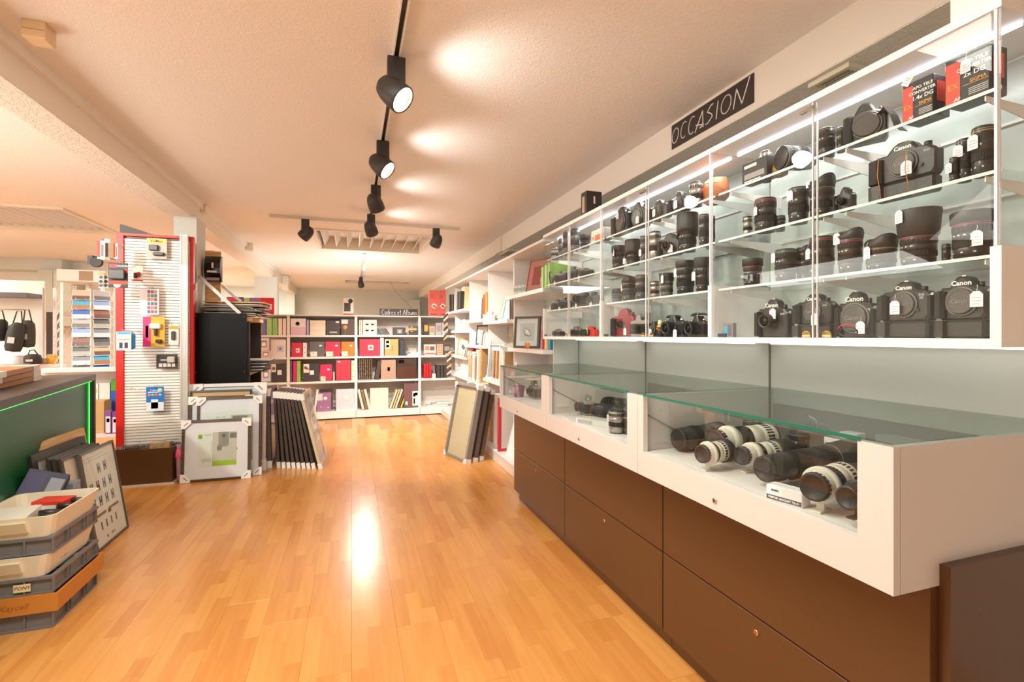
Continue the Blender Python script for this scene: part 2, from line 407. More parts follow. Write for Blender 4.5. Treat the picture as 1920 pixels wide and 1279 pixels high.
def track_head(loc, aim, label, lit, box=True):
    t = thing('track_spotlight', label, 'spotlight', loc, 0, None)
    B().rbox(-.042, .042, -.03, .03, -.155, -.03, .004).build('driver_box', BLACK, t)
    B().cyl(.011, -.03, 0, 10).build('stem', BLACK, t)
    d = Vector(aim).normalized(); q = (-d).to_track_quat('Z', 'Y')
    prof = [(.004, .105), (.03, .10), (.05, .082), (.062, .05), (.068, .01), (.069, -.045), (.064, -.052), (.060, -.045), (.055, -.02)]
    piv = Vector((0, 0, -.20))
    lm = B().lathe([(r, z) for r, z in prof], 24).build('lamp_housing', BLACKM, t, piv+d*.0, q.to_euler())
    B().lathe([(.001, -.028), (.055, -.028)], 24).build('lamp_face', BULB if lit else C('#8a857c', .3), t, piv, q.to_euler())
    B().box(-.008, .008, -.035, .035, -.175, -.150).build('swivel', BLACK, t)
    return t
XT = .2015
for y, aim, lit, lab in ((2.37, (.62, -.38, -.62), 1, 'black track spotlight with glowing lamp, first and largest along the aisle track'),
                         (3.41, (.66, -.34, -.62), 1, 'black track spotlight with glowing lamp, second along the aisle track'),
                         (4.43, (.35, .55, -.75), 1, 'black track spotlight turned away, third along the aisle track'),
                         (5.51, (.30, .60, -.75), 1, 'black track spotlight turned away, fourth along the aisle track')):
    track_head((XT, y, CZ), aim, lab, lit)
    p = Vector((XT, y, CZ-.2))+Vector(aim).normalized()*.07
    light('spot_beam', 'SPOT', p, 28 if y < 4 else 170, (1, .95, .9), .04, target=p+Vector(aim), angle=75 if y < 4 else 95, blend=.8)
    light('lamp_spill', 'SPOT', p+Vector((.04, 0, -.06)), 7, (1, .98, .95), .05, target=(XT+.62, y-.05, CZ), angle=100, blend=1)  # spot added for the pale ceiling patch, has no lamp of its own
for x, aim, lab in ((-.5, (-.62, .30, -.62), 'black spotlight on the crossing track over the framed pictures side'), (.99, (-.25, .55, -.72), 'black spotlight on the crossing track, the one closer to the beam over the cases')):
    track_head((x, 5.97, CZ-.0), aim, lab, 0)
    p = Vector((x, 5.97, CZ-.2))+Vector(aim).normalized()*.07
    light('spot_beam', 'SPOT', p, 130, (1, .93, .85), .04, target=p+Vector(aim), angle=80, blend=.8)
t = track_head((.2, 11.5, CZ), (.15, .5, -.8), 'small dark spotlight hanging beyond the bright bulb', 0)
o = thing('hanging_wire', 'thin dark cord hanging slanted from the far ceiling light to the shelf sign', 'cord', (.90, 9.5, CZ))
B().tube([(0, 2.8, -.001), (.02, 1.6, -.35), (.10, 0, -.70), (.16, -.9, -.95), (.20, -1.38, -1.03)], .004, 5).build('cord', BLACK, o)
t = thing('bare_bulb', 'glaring bare bulb hanging under the ceiling beyond the bladed light', 'lamp', (.2, 8.7, CZ))
B().cyl(.012, -.17, -.03, 8).build('holder', WHITE_M, t)
B().lathe([(.001, -.235), (.018, -.228), (.026, -.208), (.022, -.188), (.012, -.17)], 12).build('bulb', BULB, t)

def ceil_box(px, py, z, sx, sy, sz, label, cat, name, col='#e8cda8', rz=0):
    p = on_Z(px, py, z); t = thing(name, label, cat, (p.x, p.y, z), rz)
    B().rbox(-sx/2, sx/2, -sy/2, sy/2, -sz, 0, .004).build('housing', C(col, .5), t)
    B().box(-sx/2+.004, sx/2-.004, -sy/2-.001, -sy/2, -sz*.55, -sz*.5).build('seam', C('#b59b76', .6), t)
    return t
ceil_box(73, 48, CZ, .085, .085, .075, 'small beige detector box on the ceiling above the left beam', 'detector', 'alarm_detector', '#e5c79f', .0)
def beam_box(name, px, py, sx, sy, sz, label, cat, col):
    p = on_X(px, py, XL); t = thing(name, label, cat, (XL, p.y, p.z))
    B().rbox(0, sx, -sy/2, sy/2, -sz/2, sz/2, .005).build('housing', C(col, .4), t)
    B().cyl(.012, 0, .006, 10, 0, (sx*.5, 0, -sz/2-.006)).build('indicator', C('#f5f2ea', .3), t)
    return t
beam_box('junction_box', 378, 393, .05, .10, .09, 'small cream junction box on the beam over the front pillar', 'junction box', '#efe2cd')
beam_box('emergency_light', 462, 463, .10, .14, .12, 'pale translucent emergency light box on the beam', 'emergency light', '#f4f0dc')
beam_box('junction_box', 531, 531, .12, .28, .32, 'cream electrical box on the beam by the back pillar', 'electrical box', '#efece0')

# OCCASION sign, its strokes drawn as painted lines
def strokes(name, paths, m, parent, w, to):
    b = B()
    for P in paths:
        for (a, c_) in zip(P, P[1:]):
            A = Vector((a[0], a[1])); D = Vector((c_[0], c_[1])); d = D-A
            if d.length < 1e-6: continue
            d.normalize(); n = Vector((-d.y, d.x))*w/2; A -= d*w*.3; D += d*w*.3
            q = [A-n, D-n, D+n, A+n]
            b.hexa([to(p.x, p.y, 0) for p in q]+[to(p.x, p.y, 1) for p in q])
    return b.build(name, m, parent)
def arc(cx, cy, rx, ry, a0, a1, n=14, sl=0):
    return [(cx+rx*cos(radians(a0+(a1-a0)*i/n))+sl*ry*sin(radians(a0+(a1-a0)*i/n)), cy+ry*sin(radians(a0+(a1-a0)*i/n))) for i in range(n+1)]
sgn = thing('shop_sign', 'black OCCASION sign with white handwritten capitals on the beam', 'sign', (XB, 2.27, 2.556), -pi/2)
SW, SH = .66, .150
B().box(-SW/2, SW/2, -.006, 0, -SH/2, SH/2).build('panel', mat('sign_black', '#3a2f2b', .5), sgn)
sl = .22
L = [arc(.058, .5, .045, .34, 0, 360, 20, .03), arc(.185, .52, .045, .36, 60, 300, 14, .03), arc(.295, .5, .045, .38, 60, 300, 14, .03),
     [(.335, .08), (.435, .86), (.44, .14)], [(.35, .38), (.45, .22), (.40, .16)],
     [(.565, .88), (.535, .86), (.495, .66), (.545, .48), (.555, .36), (.50, .16), (.475, .16)],
     [(.60, .14), (.625, .86)], arc(.715, .50, .055, .36, 0, 360, 20, .03),
     [(.795, .12), (.83, .86), (.885, .14), (.965, 1.02)]]
strokes('lettering', [[((x-.5)*SW*1.0, (y-.5)*SH*.86) for x, y in P] for P in L], C('#f1eae6', .5), sgn, .0065, lambda x, y, e: (x, -.006-.0008*e, y))

# ------------------------------------------------------------------ counters with drawers under the glass cases
YE = [.724, 1.700, 2.667, 3.628]; X1 = 1.10; X2 = 1.219; XBK = 1.785
ZB, ZT, ZW, ZD = .741, 1.060, .838, .832
NM = ['end', 'middle', 'far']
def lock(parent, x, y, z, big=1, m=None):
    l = B().lathe([(.0002, .004), (.007, .004), (.0095, .003), (.0098, 0)], 16, 0, (0, 0, 0), 'x').build('lock', m or CHROME, parent, (x, y, z))
    l.name = 'lock'
    B().box(-.0048, -.0042, -.001, .001, -.005, .005).build('keyhole', BLACK, l)
for i in range(3):
    y0, y1 = YE[i]+.0015, YE[i+1]-.0015; n = NM[i]
    t = thing('drawer_cabinet', f'dark brown two-drawer cabinet under the {n} glass counter', 'cabinet', (X2, y0, 0))
    W_ = y1-y0
    b = B().box(.026, XBK-X2, .0, W_, .083, ZB-.001).box(.045, XBK-X2-.05, .0, W_, 0, .083)
    if i == 0: b.box(.027, 1.05, -.022, -.0005, 0, .79)
    b.build('carcass', BROWN, t)
    for z0, z1, nm in ((.407, ZB-.001, 'drawer'), (.083, .402, 'drawer')):
        d = B().rbox(0, .025, .002, W_-.002, z0, z1, .0012).build(nm, BROWN, t)
        lock(d, 0, W_*.5, z1-(.045 if z0 > .3 else .045)*1.0, m=BRASS)
for i in range(3):
    y0, y1 = YE[i]+.001, YE[i+1]-.001; n = NM[i]; W_ = y1-y0
    t = thing('display_counter', f'white glass-topped display counter, the {n} one of the row under the wall cases', 'display counter', (X1, y0, ZB))
    h = ZT-ZB; D = XBK-X1; zw = ZW-ZB; p = .078
    f = B().box(0, .02, 0, W_, 0, zw).box(0, .02, 0, p, zw, h).box(0, .02, W_-p*.5, W_, zw, h)
    f.build('front_panel', WHITE, t)
    lock(t, 0, W_*.55, .032, m=CHROME)
    s = B().box(.022, D, 0, .018, .0, h).box(.022, D, W_-.018, W_, 0, h).box(.022, D, .018, W_-.018, 0, .018)
    s.build('side_panel', WHITE, t)
    B().box(.0205, D, .019, W_-.019, zw-.012, zw-.002).build('display_floor', mat('display_white', '#e9e4e0', .5), t)
    B().box(.024, .029, .02, W_-.02, zw-.001, h-.001).build('front_glass', GLASS_FRONT, t)
    g = B().box(-.0, D-.002, -.001, W_, h+.0005, h+.0085).build('top_glass', GLASS_TOP, t)
    B().box(-.0018, -.0005, p*.9, W_-p*.5, h-.001, h+.009).build('glass_edge', GLASS_EDGE, t)
    B().box(.30, .306, .019, W_-.019, h-.075, h-.070).build('inner_rail', GREYP, t)
    b = B()
    b.tube([(.03, W_-.0215, h-.08), (.28, W_-.0215, .11)], .002, 5).build('stay', GREYP, t)

# back board behind counters and in the cases, with seams
bk = thing('back_board', 'pale grey-green back board behind the glass cases and counters', 'panel', (XBK+.001, YE[0], 0))
M_BK = mat('backboard', '#bcc2bc', .22)
for i in range(3):
    B().box(.0, .015, YE[i]-YE[0]+.004, YE[i+1]-YE[0]-.004, 1.0, 2.08).build('panel', M_BK, bk)
for i in (1, 2, 3):
    u = B().box(-.004, .02, YE[i]-YE[0]-.004, YE[i]-YE[0]+.004, 1.068, 1.27).build('slotted_upright', C('#6f6a63', .4), bk)

# ------------------------------------------------------------------ wall-hung glass cases
XC = 1.466; ZC0, ZC1 = 1.271, 1.292; TOP = 2.084
TZ = [ZC1, 1.500, 1.707, 1.909]            # the four display levels
for i in range(3):
    y0, y1 = YE[i]+.001, YE[i+1]-.001; W_ = y1-y0; n = NM[i]
    t = thing('glass_case', f'white wall display case with sliding glass and four levels of used gear, {n} one', 'display case', (XC, y0, 0))
    D = XBK-XC-.002
    B().box(0, D, 0, W_, ZC0, ZC1).build('bottom_board', SHELF_W, t)
    B().box(0, D, 0, W_, TOP, TOP+.022).build('top_board', SHELF_W, t)
    B().box(.0, .020, .0, .022, ZC1, 1.515).box(.0205, D, .0, .014, ZC1, 1.515).build('side_panel', SHELF_W, t)
    if i == 2: B().box(.0205, D, W_-.014, W_, ZC1, 1.515).box(0, .02, W_-.014, W_, ZC1, 1.515).build('side_panel', SHELF_W, t)
    B().box(.004, D, .002, .008, 1.516, TOP-.001).build('side_glass', GLASS, t)
    B().box(.001, .006, .0085, .0145, 1.516, TOP-.001).box(.012, .016, .0085, .0145, 1.516, TOP-.001).build('edge_strip', mat('glass_rim', '#f4eef0', .2), t)
    if i == 2: B().box(.004, D, W_-.008, W_-.002, 1.516, TOP-.001).build('side_glass', GLASS, t)
    for a, b_, xx in ((.022, W_*.515, .004), (W_*.505, W_-.004, .012)):
        g = B().box(xx, xx+.004, a, b_, ZC1+.001, TOP-.001).build('sliding_glass', GLASS, t)
        e = a if xx > .008 else b_
        B().box(xx-.0008, xx+.0048, e-.004, e, ZC1+.001, TOP-.001).build('glass_rim', mat('glass_rim2', '#e6dcdc', .25), g)
    for z in TZ[1:]:
        s = B().box(.034, D-.004, .016, W_-.004, z-.008, z-.0005).build('glass_shelf', GLASS, t)
        B().box(.0325, .0338, .016, W_-.004, z-.0085, z).build('shelf_edge', mat('edge_white', '#efe9e4', .25), s)
        B().box(D-.004, D-.002, .016, W_-.004, z-.0085, z).build('shelf_edge', mat('edge_white', '#efe9e4', .25), s)
        for yy in (.05, W_*.42, W_*.5, W_-.07):
            s2 = B().hexa([(.040,yy,z-.022),(D-.004,yy,z-.060),(D-.004,yy+.003,z-.060),(.040,yy+.003,z-.022),
                      (.040,yy,z-.009),(D-.004,yy,z-.009),(D-.004,yy+.003,z-.009),(.040,yy+.003,z-.009)]).build('bracket', WHITE_M, t)
    l = B().box(.118, .125, .02, W_-.02, TOP-.010, TOP-.001).build('led_strip', LED, t)
    light('case_light', 'AREA', (XC+.108, y0+W_/2, TOP-.014), 2.2, (1, .97, .98), .008, W_-.06, target=(XC+.16, y0+W_/2, 1.3))
    B().box(D-.05, D-.03, .05, W_-.05, ZC0-.010, ZC0-.001).build('under_light', LEDU, t)
    light('under_case_light', 'AREA', (XBK-.045, y0+W_/2, ZC0-.012), .12, (1, .97, .92), .02, W_-.12, target=(XBK-.08, y0+W_/2, 1.0))
    lk = B().box(-.012, -.0, W_*.5-.0, W_*.5+.05, TOP-.03, TOP-.018).build('door_lock', CHROME, t)
    B().rbox(-.006, .0, W_-.09, W_-.04, ZC1+.002, ZC1+.016, .002).build('door_stop', C('#3b4654', .3), t)
ep = B().box(1.56, XBK-.003, 3.630, 3.642, 1.0615, ZC0).build('end_panel', mat('endpanel', '#cdd1cb', .4)); tag(ep, 'grey end panel under the far glass case', 'panel')
# goods on top of the cases
t = thing('white_box', 'plain white box standing on top of the end glass case', 'box', (1.50, .745, TOP+.022))
B().rbox(0, .20, 0, .105, 0, .34, .004).build('carton', SHELF_W, t); B().box(.0, .2, .052, .053, .3405, .341).build('flap_seam', GREYP, t)
t = thing('black_box', 'tall black product box with small picture on top of the far glass case', 'box', (1.50, 2.93, TOP+.022))
B().rbox(0, .115, 0, .085, 0, .17, .002).build('carton', BLACKM, t)
B().box(-.001, 0, .03, .065, .03, .14).build('picture', C('#b79b80', .4), t)
B().box(.052, .064, -.001, -.0002, .085, .135).build('printed_mark', C('#e8e0da', .5), t)
# price poster on the wall beyond the end case
t = thing('lens_poster', 'white poster strip with printed numerals on the wall past the end case', 'poster', (2.27, 1.02, 1.58), -pi/2)
B().box(-.6, .9, 0, .004, -.015, .16).build('sheet', PAPER, t)
text('lettering', '4-5.6', .085, C('#6b6460', .5), t, (.14, -.001, .075))
B().box(-.6, .9, 0, .004, -.13, -.017).build('sheet', C('#d59a62', .5), t)
# ------------------------------------------------------------------ builders for the goods
def price_tag(parent, x, y, z, w=.022, h=.034, string=.02, tilt=0, facing=0, m=None):
    """paper tag with clipped corners hanging in front (towards -y) from a thread"""
    c = w*.28
    P = [(-w/2, -h), (w/2, -h), (w/2, -c), (w/2-c, 0), (-w/2+c, 0), (-w/2, -c)]
    b = B().prism(P, -.0004, .0004)
    o = b.build('price_tag', m or TAGM, parent, (x, y, z), (0, tilt, facing))
    s = B()
    rnd = random.Random(int(abs(x*9999)+abs(z*7777)+w*1e5))
    for r_ in range(3):
        zz = -h*(.42+.2*r_); xx = -w*.34
        while xx < w*.28:
            l = w*rnd.uniform(.08, .2); dz = rnd.uniform(-.0012, .0012)
            s.hexa([(xx,-.0009,zz),(xx+l,-.0009,zz+dz),(xx+l,-.0005,zz+dz),(xx,-.0005,zz),(xx,-.0009,zz+.001),(xx+l,-.0009,zz+dz+.001),(xx+l,-.0005,zz+dz+.001),(xx,-.0005,zz+.001)])
            xx += l+w*.05
    s.build('handwriting', INK, o)['kind'] = 'stuff'
    B().tube([(0, -.0006, -h*.08), (w*.1, -.001, string*.5), (0, .004, string)], .0006, 4).build('thread', PAPER, o)
    return o

def lens_parts(t, r, h, hood=None, ring=None, color='black', ribs=(.30, .52), cap='rear', marks=True, tail=0):
    body = {'black': C('#3b3633', .34), 'white': mat('lens_white', '#e3d9cb', .4), 'silver': mat('lens_silver', '#b3aaa2', .3, metal=.7), 'grey': C('#5a5552', .45)}[color]
    cut = h if hood is None else h*(1-hood[1])
    prof = [(r*.80, 0), (r*.86, h*.01), (r*.86, cut*.07), (r*.93, cut*.10), (r*.95, cut*ribs[0]-.002), (r*.93, cut*ribs[0]),
            (r*.93, cut*ribs[1]), (r*.98, cut*ribs[1]+.001), (r*.98, cut*.70), (r*.945, cut*.71), (r*.945, cut*.735), (r, cut*.745), (r, cut*.97), (r*.96, cut*.985), (r*.95, cut)]
    B().lathe(prof, 28).build('barrel', body, t)
    B().lathe([(r*.985, cut*.985), (r*1.003, cut*.984), (r*1.003, cut*.972), (r*.985, cut*.971)], 28).build('silver_line', C('#a39c95', .25), t)
    B().lathe([(r*.93, cut*ribs[0]+.001), (r*1.0, cut*ribs[0]+.002), (r*1.0, cut*ribs[1]-.002), (r*.93, cut*ribs[1]-.001)], 56, mod=lambda i, j, a, rr, z: (rr*(1-.025*(j % 2)) if rr > r*.95 else rr, z), smooth=False).build('zoom_ring', RUBBER, t)
    B().lathe([(r*.98, cut*.775), (r*1.012, cut*.78), (r*1.012, cut*.90), (r*.98, cut*.905)], 48, mod=lambda i, j, a, rr, z: (rr*(1-.02*(j % 2)) if rr > r else rr, z), smooth=False).build('focus_ring', RUBBER, t)
    if ring:
        B().lathe([(r*.99, cut*.925), (r*1.018, cut*.926), (r*1.018, cut*.943), (r*.99, cut*.944)], 28).build('accent_ring', C(ring, .35), t)
    if tail: B().lathe([(.0005, -.006), (r*.66, -.006), (r*.70, -.009), (r*.86, -.008), (r*.90, 0)], 40, mod=lambda i, j, a, rr, z: (rr*(1-.03*(j % 2)) if i > 3 else rr, z)).build('end_cap', BLACKM, t)
    B().lathe([(r*.84, 0), (r*.88, 0), (r*.88, cut*.055), (r*.80, cut*.056)], 40, mod=lambda i, j, a, rr, z: (rr*(1-.03*(j % 2)) if i in (1, 2) else rr, z), smooth=False).build('rear_cap', BLACKM, t)
    if marks:
        b = B(); rr = r*.953
        for q in range(9):
            a = -pi/2-.75+q*.17
            if q in (2, 6): continue
            n = Vector((cos(a), sin(a), 0)); tt = Vector((-sin(a), cos(a), 0)); zz = cut*.655 if q % 2 else cut*.18
            rr = r*.983 if q % 2 else r*.953
            p = n*rr+Vector((0, 0, zz)); e = tt*r*.07; u = Vector((0, 0, cut*.018)); d = n*.0006
            b.hexa([p-e-u, p+e-u, p+e-u+d, p-e-u+d, p-e+u, p+e+u, p+e+u+d, p-e+u+d])
        b.build('printed_scale', C('#ddd6cf', .5), t)['kind'] = 'stuff'
    if hood:
        kind, fr = hood; z0 = cut; hh = h-cut
        if kind == 'tulip':
            B().lathe([(r*.97, z0-.002), (r*1.03, z0), (r*1.10, h), (r*1.06, h), (r*.99, z0+.002)], 36,
                      mod=lambda i, j, a, rr, z: (rr+(r*.16*max(0, cos(2*a+.6)) if i in (2, 3) else 0), z+(hh*(.34*cos(2*a+.6)-.28) if i in (2, 3) else 0))).build('lens_hood', BLACKM, t)
        elif kind == 'wide':
            B().lathe([(r*.97, z0-.002), (r*1.12, z0+hh*.05), (r*1.26, h*.97), (r*1.24, h), (r*1.19, h), (r*1.04, z0+.003)], 36).build('lens_hood', BLACKM, t)
        elif kind == 'wave':
            B().lathe([(r*1.18, z0-hh*.35), (r*1.22, z0), (r*1.2, h*.97), (r*1.12, h), (r*.9, h), (r*.9, h-.004)], 36,
                      mod=lambda i, j, a, rr, z: (rr, z+(hh*.22*cos(2*a+1.9) if i == 0 else 0))).build('lens_hood', BLACKM, t)
        else:
            B().lathe([(r*.98, z0-.002), (r*1.10, z0), (r*1.12, h-.003), (r*1.08, h), (r*1.03, h), (r*.99, z0+.002)], 32).build('lens_hood', BLACKM, t)
        B().lathe([(.0005, z0-.004), (r*.9, z0-.003), (r*.95, z0)], 24).build('front_glass', BLACKG, t)
    else:
        B().lathe([(r*.95, cut-.002), (r*.97, cut), (r*.96, cut+.004), (r*.85, cut+.006), (.0005, cut+.006)], 28).build('lens_cap', BLACK, t)
def lens(loc, label, r=.035, h=.08, rz=-pi/2, tagp=None, cat='camera lens', group=None, lying=None, collar=None, **k):
    t = thing('camera_lens', label, cat, loc, rz, group)
    lens_parts(t, r, h, tail=lying is not None, **k)
    if collar:
        cm = {'white': MATS['lens_white']if 'lens_white' in MATS else WHITE, 'black': BLACK}[collar]
        cc = B().lathe([(r*.99, h*.16), (r*1.13, h*.165), (r*1.13, h*.25), (r*.99, h*.255)], 28).box(-r*.22, r*.22, -r*1.52, -r*1.05, h*.175, h*.24)
        cc.box(-r*.28, r*.28, -r*1.62, -r*1.5, h*.02, h*.40); cc.build('tripod_collar', cm, t)
    if lying is not None:
        # axis horizontal, mount end towards the aisle
        k_ = (1.62 if collar else 1.02)*r
        if k.get('hood') and k['hood'][0] in ('wide', 'wave'): k_ = max(k_, r*1.24)
        t.rotation_euler = (0, 0, 0); d = lying
        t.rotation_euler = (Matrix.Rotation(d, 4, 'Z') @ Matrix.Rotation(pi/2, 4, 'Y') @ Matrix.Rotation(pi/2, 4, 'Z')).to_euler()
        t.location = Vector(loc)+Vector((0, 0, k_+.001))
    if tagp:
        q = (tagp[2] if len(tagp) > 2 else .022)*1.25; kk = 1.27 if k.get('hood') and k['hood'][0] in ('wide', 'wave') else 1.06; xx = tagp[0]*r*.8; price_tag(t, xx, -sqrt(max(0, (kk*r)**2-xx*xx))-.003, h*tagp[1], w=q, h=q*1.5, string=.014)
    return t

def camera(loc, label, w=.14, h=.10, d=.06, rz=-pi/2, grip=False, brand='Canon', model='EOS', body='#3f3b38', lensr=None, tagp=(.15, .55), accent=None, flash=False, group=None, capz=.455, cat='camera', retro=False, name='camera'):
    t = thing(name, label, cat, loc, rz, group)
    M = C(body, .36, bump=(220, .12)); g = 0; rz += random.uniform(-.09, .09); t.rotation_euler.z = rz
    hb = h*.70 if grip else h; z0 = h-hb
    if retro:
        P = [(-w/2+.006, z0), (w/2-.006, z0), (w/2, z0+.01), (w/2, z0+hb*.66), (w/2-.005, z0+hb*.72), (w*.18, z0+hb*.74), (w*.11, z0+hb*.98), (-w*.11, z0+hb*.98), (-w*.18, z0+hb*.74), (-w/2+.005, z0+hb*.72), (-w/2, z0+hb*.66), (-w/2, z0+.01)]
    else:
        P = [(-w/2+.01, z0), (w/2-.008, z0), (w/2, z0+.012), (w/2, z0+hb*.62), (w*.40, z0+hb*.74), (w*.24, z0+hb*.78), (w*.155, z0+hb*.95), (w*.08, z0+hb), (-w*.06, z0+hb), (-w*.145, z0+hb*.93), (-w*.24, z0+hb*.76), (-w*.40, z0+hb*.76), (-w/2, z0+hb*.64), (-w/2, z0+.015)]
    b = B(); k = 0
    c_ = .005; cx, cz = 0, z0+hb*.4
    Pi = [(x+(c_ if x < cx else -c_), z+(c_ if z < cz else -c_)) for x, z in P]
    n = len(P)
    for ring, yy in ((Pi, -d*.28), (P, -d*.28+c_), (P, d*.40-c_), (Pi, d*.40)): b.v += [(x, yy, z) for x, z in ring]
    b.face(list(range(n))); b.face([3*n+i for i in range(n)][::-1])
    for q in range(3):
        for i in range(n): b.face([q*n+i, (q+1)*n+i, (q+1)*n+(i+1) % n, q*n+(i+1) % n])
    b.build('body', M, t)
    # hand grip bulge, seen to the left of the mount from the front
    gp = [(-w/2+.001, -d*.2), (-w/2+.001, -d*.45), (-w*.44, -d*.58), (-w*.34, -d*.58), (-w*.285, -d*.42), (-w*.27, -d*.2)]
    if not retro:
        B().prism(gp, z0+.004, z0+hb*.66, plane='xy').build('hand_grip', RUBBER, t)
        B().cyl(.0065, z0+hb*.66, z0+hb*.69, 10, 0, (-w*.39, -d*.38, 0)).build('shutter_button', CHROME if retro else BLACK, t)
    else:
        B().box(-w/2-.0006, w/2+.0006, -d*.29, d*.41, z0+hb*.12, z0+hb*.58).build('leather_wrap', C('#1d1a19', .8, bump=(400, .3)) if not accent else C(accent, .6), t)
        B().cyl(.007, z0+hb*.72, z0+hb*.80, 12, 0, (-w*.36, .0, 0)).build('dial', CHROME, t)
    B().cyl(w*.055, z0+hb*.73, z0+hb*.85, 16, 0, (w*.34, 0, 0)).build('mode_dial', BLACK if not retro else CHROME, t)
    B().box(-w*.035, w*.04, -.004, .016, z0+hb*.995, z0+hb*1.03).build('hot_shoe', CHROME, t)
    mz = z0+hb*capz-.004; mr = (lensr or hb*.29); mx = w*.03
    if lensr:
        L = lensr*1.3
        B().lathe([(mr*1.05, d*.2), (mr*1.05, d*.36), (mr*.95, d*.40), (mr*.95, d*.40+L*.5), (mr*1.02, d*.40+L*.52), (mr*1.02, d*.4+L), (mr*.9, d*.4+L), (mr*.8, d*.4+L*.9)], 24, 0, (mx, 0, mz), 'y').build('lens_barrel', BLACK if not retro else C('#2c2927', .35), t)
        B().lathe([(.0005, d*.4+L*.93), (mr*.8, d*.4+L*.9)], 24, 0, (mx, 0, mz), 'y').build('lens_glass', BLACKG, t)
        B().lathe([(mr*.96, d*.40+L*.2), (mr*1.06, d*.4+L*.21), (mr*1.06, d*.4+L*.45), (mr*.96, d*.4+L*.46)], 40, 0, (mx, 0, mz), 'y', mod=lambda i, j, a, rr, z: (rr*(1-.03*(j % 2)), z), smooth=False).build('lens_ring', RUBBER, t)
    else:
        B().lathe([(mr*1.14, d*.2), (mr*1.14, d*.33), (mr*1.04, d*.37), (mr*.96, d*.37)], 28, 0, (mx, 0, mz), 'y').build('lens_mount', BLACKM, t)
        B().lathe([(mr, d*.33), (mr, d*.44), (mr*.93, d*.46), (mr*.80, d*.46), (mr*.79, d*.445), (.0005, d*.445)], 48, 0, (mx, 0, mz), 'y', mod=lambda i, j, a, rr, z: (rr*(1-.035*(j % 2)) if i < 2 else rr, z), smooth=False).build('body_cap', C('#5a5451', .36), t)
        B().lathe([(mr*1.16, d*.335), (mr*1.16, d*.345), (mr*1.06, d*.375), (mr*1.05, d*.365)], 32, 0, (mx, 0, mz), 'y').build('mount_ring', C('#77706b', .25), t)
        if brand: text('cap_lettering', brand, mr*.42, C('#8d8682', .4), t, (mx, -d*.445-.0012, mz), bold=.0003)
        B().cyl(mr*.14, d*.2, d*.36, 10, 0, (w*.30, 0, mz-mr*.5), 'y').build('release_button', BLACK, t)
    if grip:
        b = B().rbox(-w*.47, w*.48, -d*.30, d*.40, 0, z0-.001, .006)
        b.prism([(-w*.49, -d*.2), (-w*.49, -d*.5), (-w*.42, -d*.58), (-w*.30, -d*.5), (-w*.26, -d*.2)], .003, z0-.002, plane='xy')
        b.build('battery_grip', M, t)
    if brand: text('logo', brand, hb*(.15 if not retro else .08), C('#f0ece8', .4), t, (.003, -d*.28-.0012 if not retro else -d*.29-.001, z0+hb*.84), bold=.0005)
    if model: text('model_badge', model, hb*.075, C('#e5e0da', .5), t, (w*.37, -d*.28-.001, z0+hb*.60))
    for s in (-1, 1): B().box(s*w*.49-.003, s*w*.49+.003, -.002, .002, z0+hb*.60, z0+hb*.68).build('strap_lug', CHROME, t)
    if flash: B().rbox(-w*.1, w*.1, -.02, .012, h+.002, h+w*.25, .004).build('flash_head', BLACK, t)
    if tagp: price_tag(t, tagp[0]*w, -d*.60, z0+hb*tagp[1], w=.028, h=.040, string=.018)
    return t

def strap_curve(t, pts, w=.012, m=None, name='strap'):
    b = B(); pts = [Vector(p) for p in pts]
    for a, c_ in zip(pts, pts[1:]):
        n = (c_-a).cross(Vector((0, 1, 0))); n = n.normalized()*.0012 if n.length > 1e-6 else Vector((0, 0, .0012)); e = Vector((0, w/2, 0))
        b.hexa([a-e-n, c_-e-n, c_+e-n, a+e-n, a-e+n, c_-e+n, c_+e+n, a+e+n])
    return b.build(name, m or BLACKM, t)

def carton(name, loc, w, d, h, col, label, cat='box', rz=0, group=None, front=(), rough=.5, rot=None, lid=False):
    """box with front face towards -y; front = printed patches (x0,x1,z0,z1,colour) as fractions or ('t', x, z, size, text, colour)"""
    t = thing(name, label, cat, loc, rz, group, rot)
    b = B().rbox(-w/2, w/2, 0, d, 0, h, .0015)
    b.build('carton', C(col, rough), t)
    B().box(-w/2+.002, w/2-.002, d*.49, d*.51, h, h+.0004).build('flap_seam', C('#8d8378', .6), t)
    for i, p in enumerate(front):
        if p[0] == 't': text('lettering', p[4], p[3]*h, C(p[5], .5), t, ((p[1]-.5)*w, -.0012, p[2]*h), bold=.0002)
        else: B().box((p[0]-.5)*w, (p[1]-.5)*w, -.0008, -.0001, p[2]*h, p[3]*h).build('printed_panel', C(p[4], .5), t)
    return t

